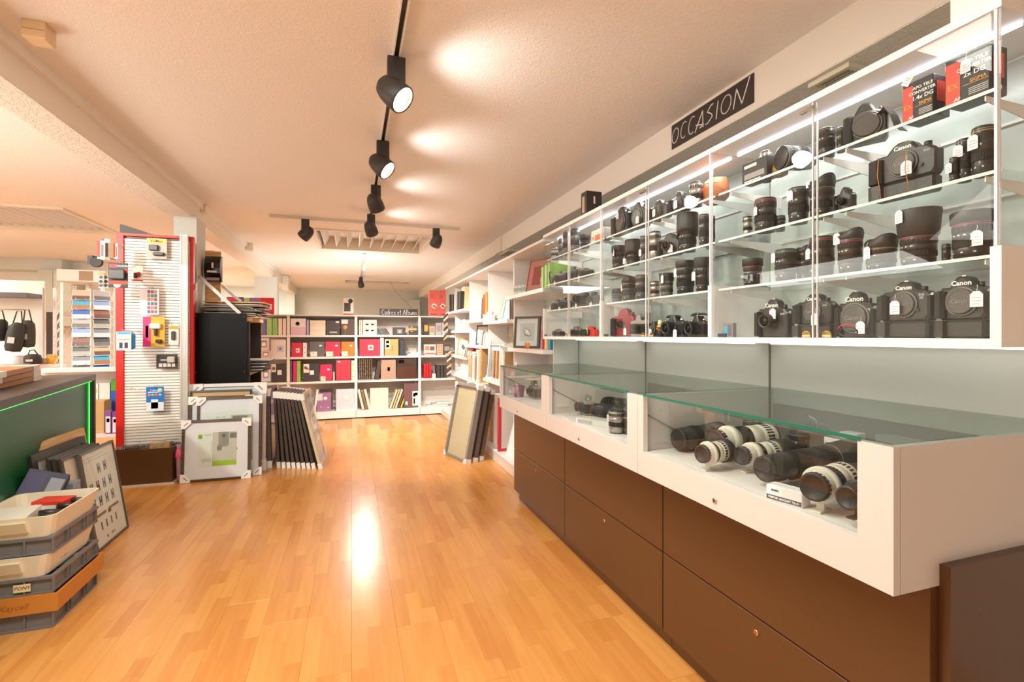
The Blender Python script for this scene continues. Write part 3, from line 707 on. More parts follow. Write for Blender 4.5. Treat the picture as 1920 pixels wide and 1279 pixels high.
def book(loc, label, w, h, th, col, rz=0, tilt=0, deco=(), pages='#f3ece0', cat='photo album', name='photo_album', group=None, rough=.4, spine=False, lean=0, spiral=False, wrap=False, front_label=None):
    """closed album; face-out: cover w x h towards -y.  spine=True: the spine (th wide) faces -y and w is its depth"""
    t = thing(name, label, cat, loc, rz, group)
    t.rotation_euler = (lean, tilt, rz)
    M = C(col, rough); b = B(); cv = .003
    if spine:
        b.rbox(-th/2, -th/2+cv, 0, w, 0, h, .0008).rbox(th/2-cv, th/2, 0, w, 0, h, .0008).rbox(-th/2+cv*.5, th/2-cv*.5, -.001, cv, 0, h, .0008)
        b.build('cover', M, t)
        B().box(-th/2+cv, th/2-cv, cv, w-.006, .004, h-.004).build('pages', C(pages, .8), t)
    else:
        b.rbox(-w/2, w/2, 0, cv, 0, h, .0008).rbox(-w/2, w/2, th-cv, th, 0, h, .0008).rbox(-w/2, -w/2+cv, .001, th-.001, 0, h, .0008)
        b.build('cover', M, t)
        B().box(-w/2+cv, w/2-.005, cv, th-cv, .004, h-.004).build('pages', C(pages, .8), t)
    if spiral:
        c_ = B(); n = max(6, int(h/.022))
        for i in range(n):
            z = h*(i+.5)/n
            if spine: c_.cyl(.0045, -th*.42, th*.42, 8, 0, (0, 0, 0), 'x'); c_.v[-16:] = [(x, y-.003, zz+z) for x, y, zz in c_.v[-16:]]
            else: c_.lathe([(.004, 0), (.0055, .0), (.0055, .004), (.004, .004)], 8, 0, (-w/2-.001, th/2, z))
        c_.build('spiral_binding', CHROME, t)['kind'] = 'stuff'
    for p in deco:
        W_ = th if spine else w; y = -.0018 if spine else -.0008
        if p[0] == 't': text('lettering', p[4], p[3]*h, C(p[5], .5), t, ((p[1]-.5)*W_, y, p[2]*h))
        elif p[0] == 'o': B().lathe([(p[3]*h, -y), (p[3]*h*.98, -y+.0006), (.0005, -y+.0006)], 18, 0, ((p[1]-.5)*W_, 0, p[2]*h), 'y').build('motif', C(p[4], .5), t)
        else: B().box((p[0]-.5)*W_, (p[1]-.5)*W_, y, y+.0009, p[2]*h, p[3]*h).build('label_sticker' if len(p) < 6 else p[5], C(p[4], .5), t)
    if wrap: B().box(-w/2-.001, w/2+.001, -.003, -.0025, 0, h).build('plastic_wrap', FILM, t)
    return t

def frame(loc, label, w, h, dep=.02, mw=.018, col=None, matc='#f1ebf0', pic=None, rz=0, lean=0, tilt=0, corners=False, cat='picture frame', group=None, matw=.22, glass=True, back='#b08f63', bev=.004):
    t = thing('picture_frame', label, cat, loc, rz, group)
    t.rotation_euler = (Matrix.Rotation(rz, 4, 'Z') @ Matrix.Rotation(tilt, 4, 'Y') @ Matrix.Rotation(-lean, 4, 'X')).to_euler()
    m = col if not isinstance(col, str) else C(col, .4)
    B().ring(-w/2, w/2, 0, h, mw, 0, dep, bev=bev).build('moulding', m, t)
    B().box(-w/2+mw*.6, w/2-mw*.6, dep-.004, dep-.001, mw*.6, h-mw*.6).build('backing', C(back, .8), t)
    B().box(-w/2+mw*.9, w/2-mw*.9, dep*.5, dep*.5+.002, mw*.9, h-mw*.9).build('mat_board', C(matc, .7), t)
    mx = w*matw
    if pic is not None:
        x0, x1, z0, z1 = -w/2+mx, w/2-mx, h*matw, h*(1-matw)
        if isinstance(pic, dict) and 'rect' in pic: r_ = pic['rect']; x0, x1, z0, z1 = (r_[0]-.5)*w, (r_[1]-.5)*w, r_[2]*h, r_[3]*h
        base = pic['bg'] if isinstance(pic, dict) else pic
        P = B().box(x0, x1, dep*.5-.001, dep*.5-.0003, z0, z1).build('picture', C(base, .6), t)
        if isinstance(pic, dict):
            for q in pic.get('shapes', ()):
                if q[0] == 'o': B().lathe([(q[3]*(z1-z0), 0), (.0003, .0002)], 18, 0, (x0+(x1-x0)*q[1], dep*.5-.0012, z0+(z1-z0)*q[2]), 'y').build('print_shape', C(q[4], .6), P)
                elif q[0] == 't': text('lettering', q[4], q[3]*(z1-z0), C(q[5], .6), P, (x0+(x1-x0)*q[1], dep*.5-.0015, z0+(z1-z0)*q[2]))
                else: B().box(x0+(x1-x0)*q[0], x0+(x1-x0)*q[1], dep*.5-.0016, dep*.5-.0011, z0+(z1-z0)*q[2], z0+(z1-z0)*q[3]).build('print_shape', C(q[4], .6), P)
    if glass: B().box(-w/2+mw*.9, w/2-mw*.9, dep*.28, dep*.28+.0015, mw*.9, h-mw*.9).build('glass', GLASS, t)
    if corners:
        s = mw*2.4 if corners is True else corners
        for sx in (-1, 1):
            for sz in (0, 1):
                X = sx*(w/2+.003); Z = -.0 if sz == 0 else h+.003; ix = -sx; iz = 1 if sz == 0 else -1
                poly = [(X, Z), (X+ix*s, Z), (X+ix*s, Z+iz*s*.38), (X+ix*s*.38, Z+iz*s), (X, Z+iz*s)]
                c_ = B().prism(poly, -.004, -.001)
                c_.box(min(X, X-ix*.003), max(X, X-ix*.003), -.004, dep+.002, min(Z, Z+iz*s), max(Z, Z+iz*s))
                c_.box(min(X, X+ix*s), max(X, X+ix*s), -.004, dep+.002, min(Z, Z+iz*.003), max(Z, Z+iz*.003))
                cc = c_.build('corner_protector', C('#efece8', .45), t)
                B().prism([(X+ix*s*.25, Z+iz*s*.62), (X+ix*s*.33, Z+iz*s*.70), (X+ix*s*.72, Z+iz*s*.31), (X+ix*s*.64, Z+iz*s*.23)], -.0046, -.0041).build('slot', C('#8f8a88', .6), cc)
    return t
# ------------------------------------------------------------------ used gear in the wall cases
LV = ['bottom level', 'lower glass shelf', 'middle glass shelf', 'top glass shelf']
CN = {1: 'end case', 2: 'middle case', 3: 'far case'}
def base_of(tier): return TZ[tier]+.0003
def LN(case, tier, px, hw, ytop, desc, back=0, **k):
    r = .04
    for _ in range(4):
        p = on_X(px, 0, 1.512+back+r*1.08); d = dep(p); r = hw*d/F/sqrt(1+_a(px)**2)
    h = min(HC-(ytop-HY)*d/F-TZ[tier], .188 if tier < 3 else .160)
    yl, yh = YE[3-0-0] if False else 0, 0
    u = {1: (YE[0], YE[1]), 2: (YE[1], YE[2]), 3: (YE[2], YE[3])}[case]
    y = max(u[0]+.018+r*1.25, min(u[1]-.01-r*1.25, p.y))
    return lens((p.x, y, base_of(tier)), f'{desc}, {LV[tier]}, {CN[case]}', r=r, h=max(h, .02), rz=-pi/2+random.uniform(-.3, .1), cat='camera lens', **k)
def KM(case, tier, pl, pr, ytop, desc, back=0, d_=.062, yaw=0, **k):
    px = (pl+pr)/2; xc = 1.515+d_*.6+back
    p = on_X(px, 0, xc); d = dep(p); w = (pr-pl)*d/((px-660)*CS)*.96
    h = min(HC-(ytop-HY)*d/F-TZ[tier], .186 if tier < 3 else .163)
    u = {1: (YE[0], YE[1]), 2: (YE[1], YE[2]), 3: (YE[2], YE[3])}[case]
    y = max(u[0]+.02+w/2, min(u[1]-.012-w/2, p.y))
    return camera((xc, y, base_of(tier)), f'{desc}, {LV[tier]}, {CN[case]}', w=w, h=h, d=d_, rz=-pi/2+yaw, **k)
def BX(case, tier, pl, pr, ytop, desc, col, back=0, d_=.06, yaw=0, name='product_box', **k):
    px = (pl+pr)/2; p = on_X(px, 0, 1.512+back); d = dep(p); w = (pr-pl)*d/((px-660)*CS)*.97
    h = min(HC-(ytop-HY)*d/F-TZ[tier], .19 if tier < 3 else .165)
    return carton(name, (p.x, p.y, base_of(tier)), w, d_, h, col, f'{desc}, {LV[tier]}, {CN[case]}', rz=-pi/2+yaw, **k)

RG = '#c8313a'
# --- end case, bottom level
KM(1, 0, 1760, 1858, 519, 'big black professional camera body with built-in grip', grip=True, model='1D', tagp=(.42, .62))
KM(1, 0, 1650, 1752, 529, 'black reflex camera with battery grip and pink-edged tag', grip=True, model='EOS\n5D', tagp=(-.06, .52))
KM(1, 0, 1572, 1642, 548, 'black camera body half hidden by its cable', back=.03, grip=False, tagp=(.30, .35))
KM(1, 0, 1492, 1566, 552, 'black camera body with tag between two gold pins', grip=True, tagp=(.22, .35))
KM(1, 0, 1422, 1482, 562, 'black camera with round lens and small square tag', grip=False, lensr=.026, tagp=(.18, .75))
BX(1, 0, 1356, 1374, 606, 'small blue and grey memory card box', '#8f8a8c', d_=.02, front=((.08, .38, .1, .8, '#3fa9d8'), (.5, .9, .1, .9, '#6f6a70')))
def pin(px, case, col=GOLD, w=.034):
    p = on_X(px, 0, 1.497); t = thing('gold_pin', f'gold pin {px}' , 'pin', (p.x, p.y, base_of(0)), -pi/2)
    b = B().rbox(-w/2, w/2, -.002, .002, 0, .012, .001)
    b.prism([(-w*.45, .012), (w*.45, .012)]+[(w*.45*cos(a), .012+w*.34*sin(a)) for a in [pi*i/8 for i in range(1, 8)]], -.002, .002)
    b.build('badge', col, t)
    B().box(-w*.4, w*.4, -.003, -.0021, .004, .009).build('nameplate', C('#f1dcae', .3), t)
    text('lettering', 'Canon', .008, C('#6c5428', .5), t, (0, -.0024, .0165))
    return t
for px, cs, lab in ((1512, 1, 'gold arched pin, bottom level of the end case, before the tagged camera'), (1550, 1, 'gold arched pin, bottom level of the end case, beside the sliding glass edge'),
                    (1206, 2, 'gold arched pin, bottom level, middle case, beside the dark red camera'), (1222, 2, 'gold arched pin, bottom level, middle case, beside the copper figurine'),
                    (1062, 3, 'tiny gold pin, bottom level of the far case')):
    o = pin(px, cs); o['label'] = lab
# accessory cable and clamp
p = on_X(1590, 0, 1.505); t = thing('cable_coil', 'thin red and black cable coil lying before the half hidden camera in end case', 'cable', (p.x, p.y, base_of(0)), 0)
B().tube([(.003*cos(a*1.3), .03*cos(a), .004+.03*(1+sin(a))*.5) for a in [i*.35 for i in range(36)]], .0015, 5).build('cable', BLACK, t)
B().tube([(-.004, .03*cos(a), .028+.014*sin(a)) for a in [i*.3 for i in range(10)]], .002, 5).build('red_lead', C('#d32b2b', .4), t)
# --- end case, lower glass shelf
LN(1, 1, 1411, 18, 486, 'small black lens with red ring and reversed hood', ring=RG, hood=('plain', .26), tagp=None)
LN(1, 1, 1473, 21, 471, 'black lens with green ring and tag', ring='#2e9a5b', tagp=(-.5, .95, .019))
LN(1, 1, 1508, 15, 462, 'black lens with petal hood standing behind the others', back=.075, hood=('tulip', .2), tagp=None)
LN(1, 1, 1541, 24, 448, 'black lens with red ring, flat cap and tag', ring=RG, tagp=(-.9, .78, .020))
LN(1, 1, 1594, 24, 432, 'black lens with red ring and petal hood', ring=RG, hood=('tulip', .22), tagp=(-.65, .95, .020))
LN(1, 1, 1652, 30, 444, 'squat black lens with thin gold ring and petal hood', ring='#c8a24a', hood=('tulip', .35), tagp=(-.05, .70, .020))
LN(1, 1, 1722, 36, 395, 'large black lens with red ring and bowl-shaped hood', ring=RG, hood=('wide', .48), tagp=(-.1, 1.0, .020))
LN(1, 1, 1774, 9, 462, 'short dark lens part glimpsed between two big lenses', back=.04, tagp=None, marks=False)
LN(1, 1, 1822, 39, 398, 'broad black lens with two red rings and short hood', ring=RG, hood=('plain', .24), tagp=(.85, .55, .021))
# --- end case, middle glass shelf
LN(1, 2, 1402, 9, 409, 'small pale silver lens', color='silver', tagp=None, back=.02)
LN(1, 2, 1435, 21, 376, 'black lens with bright red ring and tag', ring=RG, tagp=(.1, .78, .018))
LN(1, 2, 1463, 10, 408, 'small dark lens behind the red-ringed one', back=.06, tagp=None, marks=False)
LN(1, 2, 1497, 20, 356, 'black lens with silver marks and hanging tag', tagp=(-.2, .95, .019))
LN(1, 2, 1541, 24, 333, 'tall black lens with two-eared hood', hood=('tulip', .28), tagp=(-1.0, .95, .012))
KM(1, 2, 1568, 1602, 352, 'small black viewfinder device with bracket', d_=.04, brand=None, model=None, tagp=None, lensr=.012)
t = KM(1, 2, 1636, 1758, 268, 'large black camera with grip and orange rubber bands', grip=True, model='EOS', tagp=(.13, .42))
for x in (-.045, .028):
    B().tube([(x, -.048, .12), (x-.004, -.046, .07), (x+.002, -.044, .03), (x, -.036, -.0005), (x+.01, .0, -.0007)], .0011, 5).build('rubber_band', C('#dc8a44', .5), t)
LN(1, 2, 1788, 9, 300, 'slim lens with tag, first of three before glass end', tagp=(-.1, .85, .014))
LN(1, 2, 1808, 16, 266, 'ribbed lens with tag, second of three before glass end', tagp=(-.3, .9, .017), back=.015)
LN(1, 2, 1844, 24, 243, 'stout black lens with gold ring touching the glass end', ring='#c8a24a', tagp=(-.2, .88, .020))
# --- end case, top glass shelf
BX(1, 3, 1390, 1438, 300, 'black patterned product box with tag', '#2e2826', d_=.05, front=((.1, .6, .72, .86, '#d9d2cb'), (.1, .9, .2, .45, '#9a928b'), (.1, .75, .08, .13, '#efe9e2')))
LN(1, 3, 1437, 11, 287, 'gold-brown lens with tag lying under a dark lid', color='silver', back=.03, tagp=(0, .9, .018))
def fabric(px, X, tier, w, h, d, col, label, name='camera_pouch', cat='pouch', case=1):
    p = on_X(px, 0, X); t = thing(name, label, cat, (p.x, p.y, base_of(tier)), -pi/2)
    b = B(); n = 10; prof = [(.30, 0), (.5, h*.08), (.52, h*.45), (.44, h*.8), (.25, h*.97), (.001, h)]
    b.lathe([(r*1.0, z) for r, z in prof], 16, mod=lambda i, j, a, rr, z: (rr*(1+.06*sin(3*a)+.05*sin(5*a+i)), z))
    b.v = [(x*w, y*d, z) for x, y, z in b.v]; b.build('pouch', mat('fabric'+col.strip('#'), col, .7, bump=(90, .5)), t)
    B().tube([(-w*.4, -d*.45, h*.7), (0, -d*.56, h*.78), (w*.4, -d*.45, h*.7)], .0018, 5).build('zipper', C('#3a2f28', .5), t)
    return t
fabric(1462, 1.56, 3, .06, .062, .05, '#a77f38', 'bronze quilted pouch with tag on the top glass shelf of the end case')
t = LN(1, 3, 1502, 26, 262, 'grey lens facing out with lettered cap', color='grey', tagp=None, back=.02)
t.rotation_euler = (Matrix.Rotation(-.25, 4, 'Z') @ Matrix.Rotation(-pi/2, 4, 'Y') @ Matrix.Rotation(-pi/2, 4, 'Z')).to_euler(); t.location.z = base_of(3)+.051; t.location.x += .05
LN(1, 3, 1549, 18, 246, 'black lens on a cream base ring', color='black', tagp=None)
LN(1, 3, 1577, 9, 243, 'slim dark lens beside the cream-ringed one', tagp=None, back=.02)
KM(1, 3, 1588, 1658, 196, 'black camera body turned sideways with cords', yaw=.55, brand=None, model=None, tagp=None)
t = thing('camera_strap', 'black neck strap with red stripe folded on the top glass shelf', 'camera strap', tuple(on_X(1664, 0, 1.56).xy)+(base_of(3),), -pi/2)
strap_curve(t, [(-.06, 0, .001), (-.035, 0, .03), (-.02, 0, .075), (0, 0, .09), (.018, 0, .06), (.03, 0, .02), (.045, 0, .0015)], .034, BLACKM, 'strap')
strap_curve(t, [(-.055, 0, .006), (-.033, 0, .036), (-.018, 0, .080), (0, 0, .094)], .010, C('#c7322c', .6), 'stripe')
def conv(pl, pr, ytop, num, label, yaw=0, d_=.07):
    px = (pl+pr)/2; p = on_X(px, 0, 1.512); d = dep(p); w = (pr-pl)*d/((px-660)*CS)*.96
    h = min(HC-(ytop-HY)*d/F-TZ[3], .165)
    t = carton('converter_box', (p.x, p.y, base_of(3)), w, d_, h, '#241d1e', label, rz=-pi/2+yaw,
        front=((.03, .36, .02, .90, '#e2412a'), ('t', .68, .80, .105, 'APO TELE', '#f3eeee'), ('t', .66, .68, .105, 'CONVERTER', '#f3eeee'), ('t', .68, .54, .14, num+' DG', '#f3eeee'),
               ('t', .76, .38, .10, 'SIGMA', '#e0a33a'), ('t', .20, .38, .17, 'EX', '#d9962e'), ('t', .30, .09, .10, 'AF', '#f3eeee'), (.42, .97, .325, .335, '#e0a33a'),
               (.55, .97, .22, .235, '#cfc8c8'), (.55, .97, .18, .195, '#cfc8c8'), (.55, .97, .14, .155, '#cfc8c8'), (.55, .97, .10, .115, '#cfc8c8')))
    B().box(w/2, w/2+.0008, .014, d_-.014, h*.35, h*.85).build('printed_panel', C('#e2412a', .5), t)
    return t
t = conv(1690, 1750, 150, '1.4x', 'smaller black and red teleconverter box reading 1.4x on the top glass shelf')
price_tag(t, -.012, -.004, .135, tilt=.6)
t = conv(1768, 1856, 100, '2x', 'larger black and red teleconverter box reading 2x on the top glass shelf')
price_tag(t, .0, -.004, .105)

# --- middle case
KM(2, 0, 1142, 1182, 580, 'dark red compact camera with white tag', body='#8e2430', accent='#8e2430', brand=None, model=None, tagp=(.25, .3), lensr=.02)
KM(2, 0, 1186, 1214, 590, 'silver and clear compact camera under a folded strap', body='#9a9490', brand=None, model=None, tagp=None, lensr=.02, retro=True)
KM(2, 0, 1218, 1238, 602, 'tiny dark camera with square tag', brand=None, model=None, tagp=(.1, .5), back=.03, retro=True)
KM(2, 0, 1242, 1286, 592, 'black film camera with strap bundled on top', retro=True, brand=None, model=None, tagp=(.3, .35), lensr=.03)
KM(2, 0, 1290, 1328, 592, 'black film camera with coiled strap, beside the white case post', retro=True, brand=None, model=None, tagp=None, lensr=.028)
for px in (1206, 1264, 1312):
    o = thing('camera_strap', {1206: 'folded black strap lying on the silver camera', 1264: 'bundled black strap lying on a film camera, close to the gold pins side', 1312: 'bundled black strap lying on the film camera beside the post'}[px], 'camera strap', tuple(on_X(px, 0, 1.56).xy)+({1206: base_of(0)+.095, 1264: base_of(0)+.098, 1312: base_of(0)+.10}[px],), -pi/2)
    strap_curve(o, [(-.05, 0, .001), (-.03, 0, .009), (0, 0, .005), (.02, 0, .011), (.045, 0, .002)], .03, BLACKM)
    strap_curve(o, [(-.04, -.01, .010), (0, -.01, .014), (.035, -.01, .010)], .012, C('#55504c', .7), 'fold')
def figurine(px, X, case, label):
    p = on_X(px, 0, X); t = thing('figurine', label, 'figurine', (p.x, p.y, base_of(0)), -pi/2)
    B().lathe([(.014, 0), (.017, .02), (.012, .05), (.006, .062)], 14).build('body', C('#2d2a28', .6), t)
    B().lathe([(.001, .058), (.011, .063), (.013, .074), (.008, .086), (.0005, .088)], 14).build('head', C('#e6d9b8', .5), t)
    B().lathe([(.012, .048), (.0165, .052), (.012, .060)], 14).build('scarf', C('#e3c320', .5), t)
    B().tube([(-.02, -.006, .035), (-.013, -.013, .045), (.0, -.016, .04), (.018, -.010, .03)], .003, 6).build('arm', C('#d8652d', .5), t)
figurine(1238, 1.50, 2, 'little yellow and black figurine between cameras, bottom level of middle case')
LN(2, 1, 1150, 10, 545, 'low dark lens cap beside the clear case edge', tagp=None, marks=False)
LN(2, 1, 1179, 13, 520, 'black lens with rounded hood and oval tag', hood=('tulip', .25), tagp=(-.9, .7, .02))
LN(2, 1, 1203, 12, 518, 'dark grey ribbed lens beside the sliding glass edge', color='grey', tagp=None)
LN(2, 1, 1228, 9, 530, 'small silver lens behind a wide hood', color='silver', tagp=None, back=.04)
LN(2, 1, 1250, 12, 513, 'grey lens topped with a shallow hood', color='grey', hood=('wide', .35), tagp=(.9, .9, .022))
LN(2, 1, 1285, 17, 490, 'large black lens with wire bail and tag', tagp=(-.9, .8, .022), hood=('plain', .2))
LN(2, 1, 1318, 14, 484, 'tall lens with wide hood and tag beside white post', hood=('wide', .3), tagp=(-.4, .6, .022))
LN(2, 2, 1159, 12, 462, 'black lens with cone hood and tag', hood=('plain', .3), tagp=(.6, .8, .02))
LN(2, 2, 1187, 13, 450, 'dark lens with shiny round hood', hood=('wave', .45), tagp=(-1, .3, .018))
LN(2, 2, 1208, 8, 445, 'slim grey lens with silver rings', color='grey', tagp=(0, .5, .02))
LN(2, 2, 1228, 11, 437, 'silver and black lens with slanted tag', color='silver', tagp=(-1, .8, .018))
KM(2, 2, 1242, 1272, 438, 'black compact camera seen at an angle with tag', brand=None, model=None, lensr=.022, tagp=(.2, .45), yaw=.3)
LN(2, 2, 1289, 17, 400, 'biggest lens with notched hood and gold window', ring='#c8a24a', hood=('wave', .4), tagp=None)
LN(2, 2, 1320, 10, 405, 'narrow black lens with silver marks beside the post', tagp=None)
LN(2, 2, 1332, 9, 408, 'dark lens beside the post with long tag', back=.07, tagp=(.4, .4, .018))
KM(2, 3, 1147, 1180, 391, 'black and orange camera body with oval tag', accent='#b4532e', brand=None, model=None, tagp=(0, .8))
KM(2, 3, 1184, 1213, 380, 'black camera with round mirror and orange side', accent='#a44a2b', brand=None, model=None, tagp=(.2, .4))
KM(2, 3, 1219, 1256, 376, 'black camera with tag over its mount and red knob', brand=None, model=None, tagp=(.0, .55))
KM(2, 3, 1261, 1290, 360, 'black camera with raised flash and red knob', brand=None, model=None, tagp=(.1, .55))
t = LN(2, 3, 1305, 13, 345, 'pale round lens facing the aisle', color='silver', tagp=None)
p = on_X(1322, 0, 1.60); t = thing('leather_pouch', 'orange-brown quilted pouch at the end of the top glass shelf', 'pouch', (1.60, YE[1]+.13, base_of(3)), -pi/2)
b = B().lathe([(.3, 0), (.5, .02), (.52, .06), (.42, .11), (.001, .125)], 16, mod=lambda i, j, a, rr, z: (rr*(1+.07*sin(4*a)), z)); b.v = [(x*.13, y*.09, z) for x, y, z in b.v]
b.build('pouch', mat('tanleather', '#bd6e42', .6, bump=(60, .6)), t); B().tube([(-.05, -.045, .08), (0, -.053, .09), (.05, -.045, .08)], .003, 5).build('strap', C('#c98a4e', .5), t)

# --- far case
KM(3, 0, 1034, 1052, 617, 'flat silver compact camera, the farthest one down', retro=True, brand=None, model=None, tagp=(-.2, .2), lensr=.015, body='#77706c')
KM(3, 0, 1070, 1092, 612, 'grey compact camera with white tag', retro=True, brand=None, model=None, tagp=(-.3, .3), lensr=.018, body='#6d6468')
KM(3, 0, 1095, 1120, 612, 'bright red compact camera with round silver front', retro=False, brand=None, model=None, tagp=(.1, .8), lensr=.022, body='#e2382c', accent='#e2382c')
KM(3, 1, 1031, 1048, 563, 'dark compact camera beside the clear case end', retro=True, brand=None, model=None, tagp=(-.4, .3), lensr=.02)
KM(3, 1, 1050, 1067, 558, 'boxy silver and black camera with round tag', retro=True, brand=None, model=None, tagp=(-.1, .3), lensr=.02)
KM(3, 1, 1077, 1100, 541, 'camera in clear bag with black zip strap', retro=True, brand=None, model=None, tagp=(0, .2), lensr=.025)
KM(3, 1, 1104, 1124, 548, 'small camera with several hanging tags', retro=True, brand=None, model=None, tagp=(.1, .3), lensr=.02)
KM(3, 2, 1036, 1064, 509, 'dark camera with leather wrist strap standing up', retro=True, brand=None, model=None, tagp=(-.1, .2), lensr=.022)
o = thing('wrist_strap', 'curved dark wrist strap sticking out beside a camera in the far case', 'camera strap', tuple(on_X(1031, 0, 1.515).xy)+(base_of(2),), -pi/2)
strap_curve(o, [(.02, 0, .0015), (.005, 0, .03), (-.012, 0, .08), (-.008, 0, .1), (.012, 0, .105), (.02, 0, .095)], .012, BLACKM)
KM(3, 2, 1068, 1084, 500, 'narrow black camera in the middle of far case', retro=True, brand=None, model=None, tagp=None, lensr=.018)
KM(3, 2, 1088, 1108, 503, 'slumped brown camera with dangling tags', retro=True, brand=None, model=None, tagp=(-.2, .2), lensr=.02, body='#5d5350')
LN(3, 3, 1039, 8, 466, 'tiny silver lens, the farthest on its shelf', color='silver', tagp=None)
LN(3, 3, 1052, 5, 449, 'slim grey lens cylinder', color='grey', tagp=None, back=.02)
LN(3, 3, 1061, 6, 437, 'slim tall lens with tag', color='grey', tagp=(0, .8, .02))
LN(3, 3, 1078, 9, 426, 'tall silver-grey lens with tag', color='grey', tagp=(-1, .6, .02))
LN(3, 3, 1097, 9, 441, 'short dark lens tilted towards the aisle', tagp=(-.9, .7, .016), hood=('plain', .4))
BX(3, 3, 1108, 1132, 430, 'white and orange product box', '#ece5dc', front=((.3, .98, .1, .55, '#ee7338'), (.05, .25, .2, .5, '#b7aaa0')))

# ------------------------------------------------------------------ long lenses lying in the counters
ZF = ZB+(ZW-ZB)-.0018
def LY(px, X, hw, L, desc, yaw=0, col='black', collar=None, hood=None, ring=None, z=0):
    p = on_X(px, 0, X); d = dep(p); r = hw*d/F/sqrt(1+_a(px)**2)
    return lens((X, p.y, ZF+z), desc, r=r, h=L, lying=yaw, color=col, collar=collar, hood=hood, ring=ring)
LY(1274, 1.24, 24, .22, 'black telephoto lens lying in a counter, first from the middle counter side', .10, hood=('plain', .2))
LY(1318, 1.14, 21, .12, 'white telephoto lens with brown-tinted cap and tripod foot, the smaller of two whites', .15, 'white', 'white', hood=('plain', .25))
LY(1345, 1.27, 26, .26, 'white telephoto lens with broad collar lying in the end counter', .05, 'white', 'white')
LY(1392, 1.25, 22, .22, 'white and black lens behind the biggest black telephoto', .1, 'white', 'white', hood=('plain', .3))
LY(1436, 1.20, 31, .44, 'biggest black telephoto lens with huge hood lying in the end counter', .10, 'black', None, hood=('wide', .3))
LY(1528, 1.145, 36, .16, 'white lens with dark red-marked window and ribbed cap at the counter front', .25, 'white', 'white')
LY(1592, 1.135, 31, .20, 'black lens with ribbed cap leaning by the counter end', .12, 'black', 'black', z=.02)
def ST(px, X, hw, h, desc, **k):
    p = on_X(px, 0, X); d = dep(p); return lens((X, p.y, ZF), desc, r=hw*d/F/sqrt(1+_a(px)**2), h=h, **k)
ST(1412, 1.55, 20, .12, 'brown-black upright lens at the back of the end counter', tagp=None)
ST(1498, 1.62, 20, .09, 'short black upright lens behind the lying telephotos', tagp=None)
ST(1300, 1.45, 12, .04, 'flat black lens cap stack behind the first telephoto', tagp=None, marks=False)
ST(1336, 1.42, 18, .09, 'dark upright lens with hood seen over the white lenses', tagp=None, hood=('plain', .4))
p = on_X(1466, 0, 1.135)
t = carton('socket_box', (1.13, p.y-.01, ZF), .098, .045, .042, '#eee9ea', 'small white box reading SIGMA TRIPOD SOCKET at the front of the end counter', rz=-pi/2+.25,
           front=(('t', .26, .72, .17, 'SIGMA', '#4c4446'), (.02, .98, .08, .38, '#4a4042'), ('t', .50, .23, .20, 'TRIPOD SOCKET TS-31', '#f3eef0')))
B().box(-.0497, -.049, .006, .038, .006, .036).build('printed_panel', C('#dcd6d8', .5), t)
for i, (px, c_, h, lab) in enumerate(((1375, '#2b3550', .105, 'dark blue lens box standing at the back of the end counter'), (1560, '#e9e2e2', .09, 'white and red paper box at the back of the end counter'),
                              (1590, '#ddd9d6', .12, 'white carton with green sticker at the back of the end counter'))):
    p = on_X(px, 0, 1.66); carton('product_box', (1.66, p.y, ZF), .06, .05, h, c_, lab, rz=-pi/2+.1, front=((.1, .9, .6, .8, '#c9d64f' if i == 2 else '#7f7f8e'),))
p = on_X(1475, 0, 1.60); t = thing('plastic_bag', 'crumpled clear plastic bag heaped behind the telephotos', 'plastic bag', (1.70, 1.42, ZF))
rnd = random.Random(4)
b = B().lathe([(.001, .115), (.04, .11), (.075, .085), (.09, .05), (.08, .01), (.06, 0.001)], 22, mod=lambda i, j, a, rr, z: (rr*(1+.35*rnd.random()-.1), max(.001, z*(1+.3*rnd.random()-.15))), smooth=False); b.build('bag', FILM, t)
B().tube([(.03, 0, .1), (.035, .01, .13), (.02, .03, .145)], .002, 5).build('tie', WHITE_M, t)
p = on_X(1690, 0, 1.62); t = carton('lens_bag', (1.62, p.y, ZF), .16, .06, .14, '#7d7b78', 'grey padded lens bag at the end of the end counter', 'bag', rz=-pi/2, rough=.8); 

# middle counter
LY(1118, 1.46, 13, .27, 'long black zoom lens lying at the back of the middle counter', -1.15)
LY(1118, 1.33, 13, .22, 'black zoom lens with green dot lying in the middle counter', -1.1)
ST(1157, 1.20, 16, .105, 'silver and black lens standing upright with pink tag in the middle counter', color='silver', tagp=(-1, .8, .018))
ST(1181, 1.24, 12, .12, 'dark lens standing beside the silver one in the middle counter', tagp=None)
p = on_X(1063, 0, 1.36); t = camera((1.36, p.y, ZF), 'brown folding camera lying in the middle counter', w=.13, h=.065, d=.10, rz=-pi/2, body='#8a4c27', accent='#94522b', retro=True, brand=None, model=None, tagp=None, lensr=.02)
p = on_X(1096, 0, 1.29); t = camera((1.30, p.y, ZF), 'chrome medium format camera in the middle counter', w=.10, h=.115, d=.08, rz=-pi/2, body='#8d8a85', retro=True, brand=None, model=None, tagp=None, lensr=.025)
p = on_X(1110, 0, 1.17); t = carton('camera_box', (1.17, p.y, ZF), .20, .08, .03, '#dcd7d2', 'flat white box with opened flap at the front of the middle counter', rz=-pi/2+.5, front=((.05, .5, .2, .8, '#b9b2ab'),))
for k_, z in ((0, 0), (1, .022), (2, .044), (3, .066)):
    carton('slide_box', (1.55, 2.48, ZF+z+.0005*k_), .10, .07, .021, ('#a58d7a', '#c3a891', '#8f6b52', '#b9a08b')[k_], f'flat brown slide box in the middle counter, {("lowest", "second from below", "third from below", "topmost")[k_]} of its stack', rz=-pi/2)
